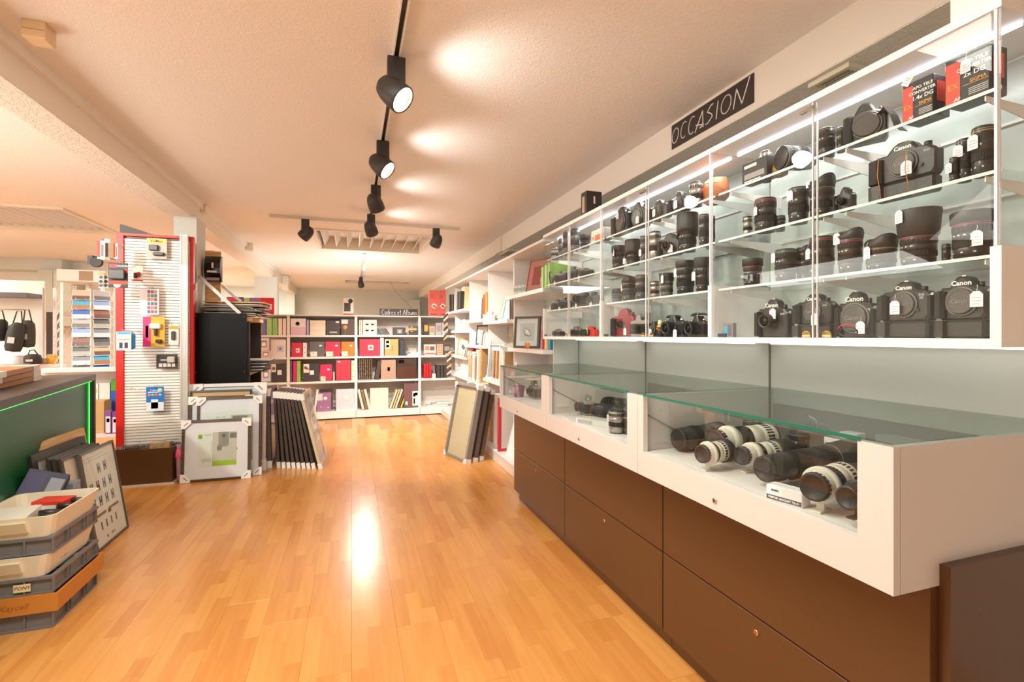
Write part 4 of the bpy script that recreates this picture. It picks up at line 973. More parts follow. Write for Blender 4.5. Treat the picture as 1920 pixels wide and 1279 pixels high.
# far counter
t = camera((1.27, on_X(1001, 0, 1.27).y, ZF), 'old camera with open flash bracket in the far counter', w=.12, h=.13, d=.07, rz=-pi/2, body='#7d7672', retro=True, brand=None, model=None, tagp=(-.55, .4), lensr=.02)
t = camera((1.42, on_X(992, 0, 1.42).y+.06, ZF), 'grey box camera at the front of the far counter', w=.13, h=.10, d=.08, rz=-pi/2+.2, body='#948c86', retro=True, brand=None, model=None, tagp=None, lensr=.022)
t = thing('drinking_cup', 'translucent purple mug with white lens rim in the far counter', 'mug', (1.20, on_X(973, 0, 1.20).y, ZF)); 
B().lathe([(.0005, .002), (.035, .001), (.038, .05), (.040, .085), (.036, .085), (.033, .05), (.030, .006), (.0005, .006)], 20).build('cup', C('#8d5a72', .2), t)
B().tube([(0, .038, .07), (0, .062, .065), (0, .066, .04), (0, .055, .02), (0, .037, .018)], .004, 6).build('handle', C('#8d5a72', .2), t)
ST(960, 1.22, 9, .07, 'pale round lens lying on end in the far counter', color='silver', tagp=None)
ST(988, 1.40, 9, .12, 'dark flash with round reflector in the far counter', tagp=None, hood=('wide', .3))
t = thing('dried_leaf_plate', 'cream plate with green leaf propped in the far counter', 'plate', (1.27, on_X(1001, 0, 1.27).y, ZF+.142)); B().prism([(.06*cos(a)*1.1, .05*sin(a)) for a in [2*pi*i/7 for i in range(7)]], 0, .004, plane='xy').build('plate', C('#ece6cc', .5), t); B().prism([(.02*cos(a), .009*sin(a)) for a in [2*pi*i/8 for i in range(8)]], .004, .006, plane='xy').build('leaf', C('#6f8f3c', .5), t)
# ------------------------------------------------------------------ open white shelving along the right side
ZS_TOP = 2.065
def pts(px, py, X): return on_X(px, py, X)
SX = 1.475; SB = 1.90
YS = [3.645, 4.60, 5.56, 6.53, 7.50, 7.98]
unit = thing('wall_shelving', 'open white shelving with deep shelves between the glass cases and the back wall corner', 'shelving', (1.41, YS[0], 0))
def ub(name, x0, x1, y0, y1, z0, z1, m=SHELF_W):
    return B().box(x0-1.41, x1-1.41, y0-YS[0], y1-YS[0], z0, z1).build(name, m, unit)
ub('back_panel', SB, SB+.015, YS[0], YS[-1], .0, ZS_TOP-.001, CREAM_SH)
ub('top_board', 1.475, SB, YS[0], YS[-1], ZS_TOP, ZS_TOP+.022, SHELF_W)
ub('plinth', 1.41, SB-.001, YS[0], YS[-1], .0, .085, CREAM_SH)
ub('base_board', 1.405, SB-.001, YS[0], YS[-1], .086, .105)
for y in YS[1:-1]: ub('divider', 1.545, SB-.001, y-.008, y+.008, .106, ZS_TOP-.001)
for y in YS[1:-1]: ub('upright', SB-.03, SB-.002, y+.012, y+.035, .12, ZS_TOP-.01, C('#a0958a', .4))
SHZ = {'A': (1.69, 1.18, .93), 'B': (1.462, .80), 'C': (1.50, 1.175, .72), 'D': (1.675, 1.375, 1.0, .72), 'E': (1.675, 1.30, 1.0)}
for key, (ya, yb) in zip('ABCDE', zip(YS, YS[1:])):
    for z in SHZ[key]: ub('shelf', SX, SB-.002, ya+.010, yb-.010, z-.034, z)

def on_shelf(px, X, z, w, h, th, col, label, rz=-pi/2, **k):
    p = on_X(px, 0, X); return p
def FR(px, X, z, w, h, label, lean=.12, rz=-pi/2, **k):
    p = on_X(px, 0, X); return frame((p.x, p.y, z+.0015), label, w, h, lean=lean, rz=rz, **k)
def BKs(px, X, z, th, h, dep_, col, label, tilt=0, **k):      # spine towards the aisle
    p = on_X(px, 0, X); p.y = max(p.y, 3.66+th/2); return book((p.x, p.y, z+.001+abs(sin(tilt))*th/2), label, dep_, h, th, col, rz=-pi/2, tilt=tilt, spine=True, **k)
def BXs(px, X, z, w, d_, h, col, label, **k):
    p = on_X(px, 0, X); k.setdefault('rz', -pi/2); return carton('product_box', (p.x, p.y, z+.001), w, d_, h, col, label, **k)
# bay A
zA, zA2, zA3 = SHZ['A']
for i, (px, c_, h) in enumerate(((1017, '#8fc93f', .20), (1023, '#a4d64b', .205), (1029, '#8cc63c', .215))):
    BKs(px, 1.56, zA, .05, h, .20, c_, f'lime green album spine on upper shelf by the glass cases, {("first", "second", "third")[i]} towards the cases', pages='#e9f0d0')
FR(1005, 1.58, zA, .30, .32, 'framed red-toned picture leaning back on the upper shelf beside the green albums', rz=-1.15, lean=.22, col='#b6756c', matc='#c98a80', pic='#a5524c', mw=.012)
FR(1011, 1.64, zA, .22, .26, 'thin green-edged picture leaning on upper shelf behind the red one', rz=-1.1, lean=.2, col='#8fae86', matc='#e7e2d6', pic='#a9b7a4', mw=.01)
BKs(1014, 1.60, zA, .03, .13, .1, '#b6403b', 'small dark red book standing on the upper shelf behind green albums')
for i, (px, c_) in enumerate(((970, '#e9e6de'), (977, '#e6ecec'), (985, '#cfe0d8'), (991, '#bcd6ca'))):
    p = on_X(px, 0, 1.52+.02*i); t = thing('candle_glass', ('white printed tea light glass on the upper shelf, first from the divider', 'pale printed tea light glass on the upper shelf, second from the divider', 'teal tinted tea light glass on the upper shelf, third from the divider', 'teal green tea light glass leaning towards the pictures')[i], 'glass', (p.x, p.y, zA+.001))
    B().lathe([(.028, 0), (.034, .004), (.036, .085), (.033, .085), (.031, .008), (.0005, .006)], 18).build('cup', C(c_, .25), t)
    B().lathe([(.0365, .03), (.0372, .032), (.0372, .06), (.0365, .062)], 18).build('printed_band', C('#a7b9ad', .5), t)
FR(985, 1.55, zA2, .30, .30, 'large grey-edged frame with pale flower picture above the far counter', rz=-1.0, lean=.08, col='#5a504c', matc='#dfe2e0', pic={'bg': '#c4ccd2', 'shapes': [('o', .5, .5, .22, '#f4f4f2'), ('o', .35, .62, .12, '#e9ebea'), ('o', .66, .4, .14, '#eef0ef')]}, mw=.02, dep=.03)
t = thing('fish_ornament', 'orange translucent fish ornament before the large grey frame', 'ornament', (*on_X(990, 0, 1.50).xy, zA2+.001), -pi/2)
b = B().lathe([(.001, -.045), (.02, -.03), (.026, -.005), (.02, .025), (.006, .045), (.001, .05)], 14, 0, (0, 0, .028), 'x'); b.v = [(x, y*.5, z) for x, y, z in b.v]; b.build('body', C('#ee8420', .15), t)
B().prism([(-.046, .03), (-.075, .056), (-.068, .028), (-.078, .004)], -.004, .004).build('tail', C('#ea6c17', .15), t)
for i, (px, c_, th) in enumerate(((1017, '#d63c50', .035), (1022, '#f0ead8', .02), (1026, '#f2c230', .016), (1030, '#2c9ac4', .045))):
    BKs(px, 1.58, zA2, th, .17-.01*(i % 2), .15, c_, f'{("crimson", "cream", "yellow", "sky blue")[i]} book on the shelf below the far glass case', cat='book', name='book')
for i in range(3):
    p = on_X(1016, 0, 1.50); t = frame((1.49, 4.05, zA3+.002+i*.030), f'pale wooden frame lying flat, {("lowest", "middle", "top")[i]} of the pile above the far counter', .36, .30, col='#e2c79a', pic=None, matc='#f0e8d8', mw=.02, dep=.026, rz=-pi/2, glass=False)
    t.rotation_euler = (Matrix.Rotation(-pi/2, 4, 'Z') @ Matrix.Rotation(-pi/2, 4, 'X')).to_euler(); t.location.z += .026
p = on_X(962, 0, 1.52); t = thing('cone_ornament', 'small white pyramid lamp with red base beside the divider above the far counter', 'ornament', (1.53, 4.47, zA3+.001))
B().lathe([(.05, .0), (.05, .02), (.045, .022)], 4).build('base', C('#d8412f', .4), t); B().lathe([(.045, .023), (.004, .11)], 4).build('cone', C('#f6f2ee', .4), t)
# bay B
zB, zB2 = SHZ['B']
for i, (px, c_) in enumerate(((957, '#5b3a34'), (961, '#4d312c'), (965, '#6b4038'))):
    BKs(px-1, 1.58, zB, .035, .24, .2, c_, f'dark brown tall spine beside the second divider, {("first", "second", "third")[i]} from the teal frame')
FR(950, 1.57, zB, .16, .24, 'teal-edged frame leaning on the shelf beside dark brown spines', rz=-1.0, lean=.3, col='#9fc2b4', matc='#d9e6df', pic='#b9cfc4', mw=.014)
FR(944, 1.66, zB, .2, .33, 'narrow pink-white panel leaning in the second bay', rz=-1.2, lean=.25, col='#ecd0c0', matc='#f0ddd2', pic=None, mw=.012)
t = carton('photo_box', (*on_X(936, 0, 1.56).xy, zB+.001), .26, .13, .03, '#6b645f', 'flat dark photo box lying on the shelf of the second bay', rz=-pi/2, front=((.05, .95, .2, .8, '#cfc6bd'),))
for i, (px, c_, h) in enumerate(((912, '#f1e8dc', .085), (919, '#cfdcd6', .11), (925, '#e8c8c0', .07))):
    p = on_X(px, 0, 1.52); t = thing('mug', f'small {("cream", "grey flowered", "pink")[i]} mug on the second bay shelf edge', 'mug', (p.x, p.y, zB+.001))
    B().lathe([(.0005, .002), (.035, .001), (.040, h), (.036, h), (.032, .008), (.0005, .006)], 18).build('cup', C(c_, .3), t)
    B().tube([(0, -.038, h*.8), (0, -.06, h*.7), (0, -.06, h*.35), (0, -.036, h*.2)], .004, 6).build('handle', C(c_, .3), t)
FR(925, 1.56, zB2, .26, .40, 'tall frame with grey mat and black lettered ring picture', rz=-1.15, lean=.14, col='#eeeae4', matc='#9d9aa0', pic={'bg': '#7d7c82', 'shapes': [('o', .6, .45, .20, '#ece9e4'), ('o', .6, .45, .12, '#3b393c'), (.1, .5, .84, .9, '#e6e3dd')]}, mw=.012, corners=.03)
for i in range(6):
    p = on_X(937+i*2.6, 0, 1.56)
    frame((1.60, 5.18-.062*i, zB2+.001), f'{("light wood", "dark wood", "light wood", "dark wood", "pale wood", "dark wood")[i]} frame in the second bay row, {("first", "second", "third", "fourth", "fifth", "sixth")[i]} from the ring picture', .24, .37, col=(WOODL, '#8c6748', WOODL, '#97714f', '#e5c79c', '#8a6546')[i], rz=pi, lean=.10, corners=.035, glass=False, dep=.04, mw=.02)
for i in range(3):
    frame((1.58, 4.80-.05*i, zB2+.001), f'white frame edge beside the second divider, {("first", "second", "third")[i]} in its row', .26, .39-.02*i, col='#f3ede2', rz=pi, lean=.08, corners=.03, glass=False, dep=.03, mw=.015)
FR(954, 1.74, zB2+.0, .20, .62, 'beige picture panel standing behind the tall frame row', rz=-pi/2, lean=.02, col='#cdbfa8', matc='#ddd0b8', pic='#c9b898', mw=.02)
# bay C
zC, zC2, zC3 = SHZ['C']
p = on_X(910, 0, 1.60)
BKs(911, 1.56, zC, .10, .33, .25, '#dd8f3e', 'tall orange board beside the divider of the third bay', rough=.6)
BKs(905, 1.56, zC, .03, .31, .25, '#e8763a', 'thin orange-red book leaning beside the orange board', tilt=.10)
BKs(902, 1.56, zC, .025, .28, .25, '#6b6663', 'dark grey book leaning beside the orange board', tilt=.2)
FR(889, 1.60, zC, .24, .22, 'pale twig picture panel leaning in the third bay', rz=-1.2, lean=.3, col='#dccbb4', matc='#e7dac8', pic='#d9c8b0', mw=.01)
FR(902, 1.60, zC2, .27, .26, 'dark brown frame with pale picture in the third bay', rz=-1.2, lean=.1, col='#4d443f', matc='#d9cfc6', pic='#efe6dd', mw=.02)
for i, (c_, l) in enumerate((('#cfc6bf', 'grey'), ('#8c4a3c', 'rust brown'), ('#e2b79a', 'peach'))):
    FR(904+4.5*i, 1.53, zC2, .10, .18, f'small {l} frame leaning before the dark brown frame', rz=-.7, lean=.32, col=c_, matc='#efe8e0', pic='#d8cfc6', mw=.012)
for i, (c_, l) in enumerate(((WOODL, 'light wood'), ('#b9a083', 'taupe'), ('#efe7dc', 'white'), ('#a98962', 'brown wood'), ('#f2ece2', 'pearl white'), (WOODL, 'honey wood'))):
    frame((1.60, 6.30-.115*i, zC3+.001), f'{l} frame standing edge-on in the third bay, {("first", "second", "third", "fourth", "fifth", "sixth")[i]} in the row', .26, (.36, .34, .37, .33, .40, .46)[i], col=c_, rz=pi, lean=.08, corners=.03, glass=False, dep=.05, mw=.02)
t = thing('ball_ornament', 'red glass bauble resting on top of the frame row', 'ornament', (1.545, 6.30, zC3+.362)); B().lathe([(.0005, 0), (.02, .004), (.032, .03), (.02, .055), (.0005, .06)], 14).build('ball', C('#d2333a', .15), t); B().cyl(.006, .058, .068, 8).build('cap', GOLD, t)
# bay D, E
zD, zD2, zD3, zD4 = SHZ['D']
BXs(868, 1.56, zD, .22, .22, .34, '#e6cf9d', 'tall cream box on the top shelf of the fourth bay')
for i in range(5):
    BKs(843+4.6*i, 1.50, zD, .055, .28-.01*(i % 3), .2, ('#3e3a38', '#4a4542', '#d9d6d2', '#5b5552', '#37332f')[i], f'{("black", "charcoal", "silver-white", "dark grey", "jet black")[i]} album leaning on the highest shelf by the red booklets', tilt=.06*(i-1), wrap=False)
for i in range(4):
    FR(860+6*i, 1.55+.03*i, zD2, .13, .17+.02*i, f'{("white", "pearl", "grey", "brown")[i]} small frame leaning in the fourth bay', rz=-.9, lean=.45, col=('#f0e9df', '#dcd6ce', '#a8a29c', '#9a8878')[i], matc='#e9e2d8', pic='#c7bfb6', mw=.012)
FR(866, 1.56, zD3, .26, .26, 'gold frame with drawing of two rings in the fourth bay', rz=-1.1, lean=.15, col='#b99b4e', matc='#efe6d8', pic={'bg': '#f1ebe0', 'shapes': [('o', .4, .55, .2, '#6f6a66'), ('o', .4, .55, .14, '#f1ebe0'), ('o', .6, .4, .2, '#6f6a66'), ('o', .6, .4, .14, '#f1ebe0')]}, mw=.022)
for i in range(3):
    FR(876+3*i, 1.52, zD3, .10, .18-.02*i, f'{("dark", "brown", "orange-brown")[i]} little frame at the gold frame side', rz=-.7, lean=.35, col=('#5e4f46', '#8a6a52', '#c08a5c')[i], matc='#e5dccf', pic='#cbbfae', mw=.012)
for i in range(3):
    FR(868+5*i, 1.55, zD4, .16, .22+.02*i, f'{("rose", "white", "cream")[i]} photo panel leaning on the lowest shelf of the fourth bay', rz=-.9, lean=.25, col=('#d9b4ac', '#f1ece6', '#e7dcc4')[i], matc='#efe6e0', pic='#cfc3bc', mw=.012)
# hanging frame samples at the corner
for j, (y, x, n, z0) in enumerate(((7.52, 1.40, 8, 1.60), (7.30, 1.41, 7, 1.02))):
    t = thing('frame_sample_chain', ('upper chain of striped frame corner samples hanging at the shelf corner', 'lower chain of gold and black frame corner samples at the shelf corner')[j], 'frame samples', (x, y, z0))
    t.rotation_euler = (0, 0, -1.2)
    B().tube([(0, 0, .02), (0, 0, -.05*n)], .002, 5).build('cord', BLACK, t)
    for i in range(n):
        z = -.05*i; b = B().hexa([(-.05, -.01, z-.03), (.05, -.01, z+.02), (.05, .01, z+.02), (-.05, .01, z-.03), (-.05, -.01, z-.005), (.05, -.01, z+.045), (.05, .01, z+.045), (-.05, .01, z-.005)])
        b.build('frame_sample', C(('#4c3a34', '#e6d9c8', '#6b4a40', '#d8b884')[(i+j*3) % 4], .4), t)
    B().box(-.02, .08, -.003, .003, .02, .03).build('hook', CHROME, t)
# big boards and frames on the lowest level and leaning on the floor
def slab(px, py, w, h, dep_, label, col, lean=.15, rz=-pi/2, cat='picture frame', X=None, z=0.0, cor=.05, mw=.03, matc='#efe8e0', pic=None, glass=False):
    p = on_Z(px, py, z) if X is None else on_X(px, 0, X)
    return frame((p.x, p.y, z+.001), label, w, h, lean=lean, rz=rz, col=col, dep=dep_, mw=mw, corners=cor, matc=matc, pic=pic, glass=glass, cat=cat)
R0 = -pi/2
p = on_Z(852, 836, 0)
frame((1.02, 5.02, .001), 'tall shrink-wrapped grey-beige canvas leaning out foremost from the floor', .50, .80, lean=.20, rz=-1.30, col='#8a847e', dep=.06, mw=.03, corners=.05, matc='#cdbd9c', pic=None, glass=True)
frame((1.11, 5.06, .001), 'dark grey frame sandwiched behind the shrink-wrapped canvas', .50, .78, lean=.20, rz=-1.30, col='#5f5853', dep=.05, mw=.03, corners=.05, matc='#b9aea0', glass=False)
frame((1.19, 5.10, .001), 'brown-backed frame leaning third in the floor row', .50, .74, lean=.20, rz=-1.30, col='#6c5a48', dep=.04, mw=.03, corners=.05, matc='#b29c7c', glass=False)
RW = (('#b29878', 'tan'), ('#8f8479', 'grey-brown'), ('#c9c1ba', 'silver grey'))
for i, (c_, l) in enumerate(RW):
    frame((1.58+.03*i, 6.05-.13*i, .107), f'{l} frame leaning on the base board beside the floor row', .34, .60-.03*i, lean=.10, rz=pi-.25, col=c_, dep=.05, mw=.03, corners=.04, glass=False, back='#a08a6c')
frame((1.84, 5.12, .107), 'large pale blue-white passe-partout panel at the back of the base board', .50, .66, lean=.05, rz=-pi/2, col='#dfe3ea', dep=.03, mw=.02, matc='#d9dde6', glass=False, corners=.07)
for i, (c_, l, h, le) in enumerate(((WOODL, 'oak', .52, .20), ('#b18b66', 'brown wood', .50, .16), ('#f0e9e0', 'white', .55, .12), ('#ead9c0', 'cream', .52, .10), ('#c79a68', 'honey', .53, .09), ('#b98b5c', 'copper wood', .52, .07), ('#f4efe8', 'glossy white', .56, .05))):
    frame((1.63, 5.40-.068*i, .107), f'{l} frame edge in the base row, {("first", "second", "third", "fourth", "fifth", "sixth", "seventh")[i]} from the striped one', .38, h, lean=le, rz=pi, col=c_, dep=.05, mw=.03, corners=.04, glass=False)
frame((1.63, 4.80, .107), 'bright red frame edge standing in the base row', .40, .52, lean=.02, rz=pi, col='#cf3038', dep=.045, mw=.03, corners=None, glass=False, matc='#e6dfda', back='#e0d9d2')
t = carton('mount_board_stack', (1.74, 4.70, .68), .0+.34, .05, .10, '#e5e2e6', 'white panel with dark slotted top edge above the frame row', 'panel', rz=-pi/2, front=tuple((.06+.12*i, .11+.12*i, .2, .9, '#6f6a6e') for i in range(8)))
t = frame((1.455, 4.44, .107), 'plain white canvas panel leaning beside the brown cabinet end', .34, .56, lean=.26, rz=-pi/2, col='#f3eeea', dep=.03, mw=.02, matc='#f4f0ec', glass=False, corners=None)
text('lettering', 'OVE', .03, C('#8d8682', .5), t, (.10, -.001, .10), rot=(pi/2, pi/2, 0))
B().cyl(.012, 0, .0012, 14, 0, (.11, -.0003, .15), 'y').build('printed_dot', C('#e2943a', .5), t)
for i, (y, c_, l) in enumerate(((7.05, '#9fa3a3', 'glass-fronted grey'), (6.86, '#b8b2a6', 'plain pale'))):
    frame((1.50, y, .107), f'{l} frame leaning on the base board in the corner', .36, .44, lean=.18, rz=-1.2, col=c_, dep=.03, mw=.02, matc='#d5d3cc', glass=True)
p = on_Z(852, 742, .35); t = thing('orange_panel', 'narrow orange panel with white top leaning in the corner bay', 'panel', (1.44, 6.55, .107), -pi/2, rot=(-.12, 0, -1.3))
B().box(-.05, .05, 0, .02, 0, .44).build('board', C('#e08a3c', .5), t); B().box(-.055, .055, -.004, .024, .44, .52).build('white_top', C('#f4efe8', .5), t)

# ------------------------------------------------------------------ back shelving with albums
YG = 8.0; ZG = [.117, .59, .97, 1.305]; ZGT = 1.617
XG = [-1.886, -.911, .064, 1.060, 1.90]
g = thing('gondola_shelving', 'cream shelving wall with albums across the end of the aisle', 'shelving', (XG[0], YG, 0))
def gb(name, x0, x1, y0, y1, z0, z1, m=CREAM_SH): return B().box(x0-XG[0], x1-XG[0], y0-YG, y1-YG, z0, z1).build(name, m, g)
gb('back_panel', XG[0], XG[-1], YG+.42, YG+.435, 0, ZGT-.02, mat('gondola_back', '#ded6cd', .6))
gb('top_board', XG[0], XG[-1], YG+.0, YG+.45, ZGT-.018, ZGT)
for i in range(4):
    gb('plinth', XG[i]+.003, XG[i+1]-.003, YG-.02, YG+.01, 0.012, .092)
    gb('base_board', XG[i]+.003, XG[i+1]-.003, YG-.02, YG+.419, .093, .116)
    for z in ZG[1:]: gb('shelf', XG[i]+.022, XG[i+1]-.022, YG, YG+.418, z-.030, z)
for i in range(5):
    gb('post', XG[i]-.02, XG[i]+.02, YG+.02, YG+.05, .117, ZGT-.019)
    gb('divider', XG[i]-.006, XG[i]+.006, YG+.051, YG+.418, .117, ZGT-.019)
def AL(tier, pl, pr, ytop, col, label, back=0, th=.05, **k):
    a = on_Y(pl, 0, YG+.05+back); b_ = on_Y(pr, 0, YG+.05+back); c = (a+b_)/2; d = dep(c)
    h = HC-(ytop-HY)*d/F-ZG[tier]; lim = (ZG+[ZGT-.02])[tier+1]-.04-ZG[tier]
    sp = k.get('spine')
    w = b_.x-a.x-.004
    if sp: th = w; w = .24
    return book((c.x, YG+.03+back, ZG[tier]+.0012), label, w, min(h, lim), th, col, **k)
ST_ = lambda *a: tuple(a)
# fourth level (top)
AL(3, 493, 499, 595, '#8d6fc4', 'purple binder spine at the left bay of the back shelving', spine=True)
AL(3, 500, 510.5, 596, '#a9d083', 'light green binder, first of two beside the purple one', spine=True, deco=(('o', .5, .35, .03, '#7aa452'),))
AL(3, 511, 521, 596, '#9cc973', 'light green binder, second of two beside the purple one', spine=True, deco=(('o', .5, .35, .03, '#7aa452'),))
AL(3, 522, 529.5, 595, '#f1e0cf', 'cream album spine next to the green binders', spine=True)
AL(3, 530, 537, 595, '#efdccb', 'cream album spine against the shelf post', spine=True)
AL(3, 545, 574, 595, '#e7bcd0', 'pink album with pebble rings on the cover', deco=((0, 1, .48, 1, '#ede6e2', 'cover_photo'), ('o', .45, .68, .13, '#8d8784'), ('o', .45, .70, .09, '#e9e3de')))
AL(3, 575, 579.5, 600, '#b3aebf', 'slim lilac-grey spine beside the pebble album', spine=True)
AL(3, 581, 610.5, 601, '#f1e3cf', 'cream striped album box', deco=((.05, .95, .8, .82, '#d9c5a8'), (.05, .95, .65, .67, '#d9c5a8'), (.05, .6, .30, .32, '#c9ad88')))
AL(3, 611.5, 637.5, 601.5, '#4c4545', 'dark charcoal album with white script on the cover', deco=((.25, .8, .14, .24, '#b9b3ad'), (.7, .95, .84, .96, '#e9e5e0')))
AL(3, 639.5, 665, 595, '#5b4843', 'dark brown album with golden tree motif', deco=(('o', .3, .48, .13, '#c2985c'), (.29, .31, .02, .4, '#c2985c'), (.02, .5, .7, .96, '#e8e0d8')))
for i in range(2): AL(3, 673+3.2*i, 676+3.2*i, 600, '#eadcc6', f'beige slim spine, {("first", "second")[i]} in the bay under the Cadres sign', spine=True)
AL(3, 680, 706.5, 600, '#efe4d3', 'cream album with four small line drawings', deco=((.12, .46, .58, .82, '#d6cab8'), (.54, .88, .58, .82, '#c9bda9'), (.12, .46, .18, .42, '#c9bda9'), (.54, .88, .18, .42, '#d6cab8'), (.2, .4, .66, .74, '#5f5852'), (.6, .8, .66, .74, '#5f5852'), (.2, .4, .26, .34, '#5f5852'), (.6, .8, .26, .34, '#5f5852')))
for i in range(8):
    p = on_Y(711+3.1*i, 0, YG+.08); book((p.x-.02, YG+.04, ZG[3]+.010), f'slim {("teal", "dark green", "black", "teal", "slate", "dark brown", "maroon", "brown")[i]} booklet leaning in the row under the Cadres sign, {("first", "second", "third", "fourth", "fifth", "sixth", "seventh", "eighth")[i]} along', .13, .115, .010, ('#3f7a70', '#32564c', '#3a3736', '#4a8478', '#565c63', '#51443e', '#6a3f42', '#5c4640')[i], tilt=-.55, spine=True, name='booklet', cat='booklet')
AL(3, 736, 760, 614, '#403b3a', 'black landscape album with pale horse photo', deco=((.35, .75, .2, .75, '#8b8580', 'cover_photo'), ('o', .55, .45, .12, '#efe9e2')))
for i in range(4):
    p = on_Y(770+(7 if i % 2 else 0), 0, YG+.1); carton('gift_box', (p.x, YG+.04, ZG[3]+.001+.038*(i//1)), .17, .14, .037, ('#453f3d', '#3d3835', '#c8a26a', '#584b45')[i], f'{("black", "dark grey", "gold-lidded", "dark brown")[i]} flat gift box in the stack by the post, {("lowest", "second", "third", "topmost")[i]}', front=(('o' if 0 else .1, .3, .3, .7, '#c39b52'),))
for i, (a, b_, yt, c_, l) in enumerate(((794, 803, 605, '#3b3634', 'black toy camera'), (805, 815, 612, '#d9b089', 'tan'), (817, 828, 606, '#b9b4b8', 'grey photo print'), (829, 839, 605, '#d8cfd0', 'pale photo print'))):
    p = on_Y((a+b_)/2, 0, YG+.06); d = dep(p); w = (b_-a)*d/F*1.0
    carton('small_box', (p.x, YG+.04, ZG[3]+.001), w, .05, max(.05, HC-(yt-HY)*d/F-ZG[3]), c_, f'small {l} box in the right bay, top level of the back shelving', front=((.15, .85, .3, .8, '#f0a23c' if i == 0 else '#a7988c'),))
# third level
AL(2, 508, 536.5, 637, '#eee1d8', 'ivory album with heart picture behind the card rack', deco=((.4, .85, .3, .65, '#c9c3d0', 'cover_photo'), ('o', .62, .48, .06, '#5a6a9c')))
AL(2, 547, 567, 643, '#d5304e', 'crimson album with small photo window', deco=((.4, .75, .3, .62, '#f2ded6', 'cover_photo'), ('o', .55, .45, .07, '#b36a5c')))
AL(2, 568, 575.5, 643, '#ece0d6', 'cream spine with motifs beside the crimson album', spine=True, deco=(('o', .5, .7, .04, '#a79a8c'), ('o', .5, .3, .04, '#a79a8c')))
for a, b_, c_, l in ((581, 608.5, '#6a6462', 'grey'), (610.5, 638.5, '#e03550', 'scarlet'), (640, 664.5, '#cf7a2e', 'orange-brown')):
    AL(2, a, b_, 641, c_, f'{l} album with cream label in its lower corner', deco=((.03, .5, .02, .34, '#f2e2c8'), ('o', .25, .24, .03, '#b59c78'), (.65, .82, .68, .78, '#f4eee8')))
o = AL(2, 674, 712, 636, '#de3247', 'large red spiral album leaning sideways', spiral=True, deco=((.42, .68, .35, .65, '#efe0cc', 'cover_photo'), ('o', .55, .5, .08, '#a35d50')))
AL(2, 712.5, 719.5, 634, '#efe4d2', 'cream strip spine beside the red spiral album', spine=True)
AL(2, 721, 747, 636, '#c79a60', 'tan album with photo strip on its front', deco=((.05, .38, .42, .97, '#e6dcc8', 'cover_photo'), (.1, .32, .75, .9, '#6d7a5c'), (.1, .32, .5, .65, '#97a07c'), (.52, .58, .3, .6, '#8b5e34')))
for i in range(5): AL(2, 749+2.5*i, 751.2+2.5*i, 638+i % 2, '#4e5356', f'thin slate grey booklet spine, {("first", "second", "third", "fourth", "fifth")[i]} beside the tan album', spine=True, name='booklet', cat='booklet')
for i in range(4):
    p = on_Y(774+i, 0, YG+.2); carton('paper_pack', (p.x, YG+.05, ZG[2]+.001+.0125*i), .22-.02*i, .2, .012, ('#d9cfc4', '#efe8de', '#c4b8aa', '#e8dfd3')[i], f'flat paper pack on the third level by the post, {("lowest", "second", "third", "top")[i]}', 'paper pack')
carton('photo_display', (on_Y(806, 0, YG+.06).x, YG+.05, ZG[2]+.025), .19, .05, .155, '#ead9cf', 'family portrait display card on a red-edged base', 'display card', front=((.08, .45, .35, .85, '#b57f62'), (.5, .9, .35, .8, '#7d4f40'), ('o' if 0 else .1, .9, .02, .1, '#d9512f')))
carton('flat_box', (on_Y(806, 0, YG+.06).x, YG+.04, ZG[2]+.001), .22, .08, .022, '#e0522f', 'red-edged flat box under the family portrait card', front=((.1, .9, .2, .8, '#f1c9b8'),))
for i in range(6): carton('film_box', (on_Y(825, 0, YG+.06).x, YG+.04, ZG[2]+.001+.0305*i), .10, .09, .03, '#efb9a0', f'pink and white film box in the right bay, {("lowest", "second", "third", "fourth", "fifth", "topmost")[i]} of the stack', front=((.05, .95, .35, .65, '#e05a3c'),))
carton('camera_carton', (on_Y(838, 0, YG+.06).x, YG+.04, ZG[2]+.001), .11, .08, .18, '#5a5450', 'black and silver box beside the pink film boxes', front=((.1, .9, .4, .8, '#a8a29c'),))
# second level
AL(1, 509, 536, 682, '#4c4442', 'black album with girl photo and label in the left bay', deco=((0, .32, .55, .98, '#e9d6c6', 'cover_photo'), ('o', .16, .75, .09, '#8a5a44'), (.42, .72, .4, .66, '#e9e2d9')))
for i, (a, b_, c_, l) in enumerate(((544.5, 548, '#6b6570', 'grey'), (549.5, 555.5, '#d92768', 'magenta'), (556.5, 558, '#f3efe8', 'white'), (558.5, 563.5, '#9cc43c', 'lime'))):
    AL(1, a, b_, 677, c_, f'{l} album spine standing in the second level', spine=True)
AL(1, 569, 599, 682, '#453f40', 'black album with children photo and label', deco=((0, .36, .5, .98, '#e8d8cb', 'cover_photo'), ('o', .13, .78, .08, '#7c5444'), ('o', .25, .72, .07, '#a6765c'), (.4, .66, .38, .62, '#ece5dc')))
AL(1, 600.5, 622.5, 684, '#d42f55', 'raspberry album with pale corner label', deco=((.03, .45, .02, .30, '#eacdb4'), (.6, .82, .66, .76, '#f4e8e8')))
AL(1, 624, 628, 698, '#b8b3b2', 'short grey spine beside raspberry album', spine=True)
AL(1, 630, 657.5, 675, '#d33a4a', 'large plain red album in the second level', deco=((.1, .3, .88, .95, '#eec2c2'),))
AL(1, 658.5, 665.5, 676, '#ecd9b4', 'cream patterned spine by the post', spine=True, deco=(('o', .5, .8, .03, '#b79a63'), ('o', .5, .5, .03, '#b79a63'), ('o', .5, .2, .03, '#b79a63')))
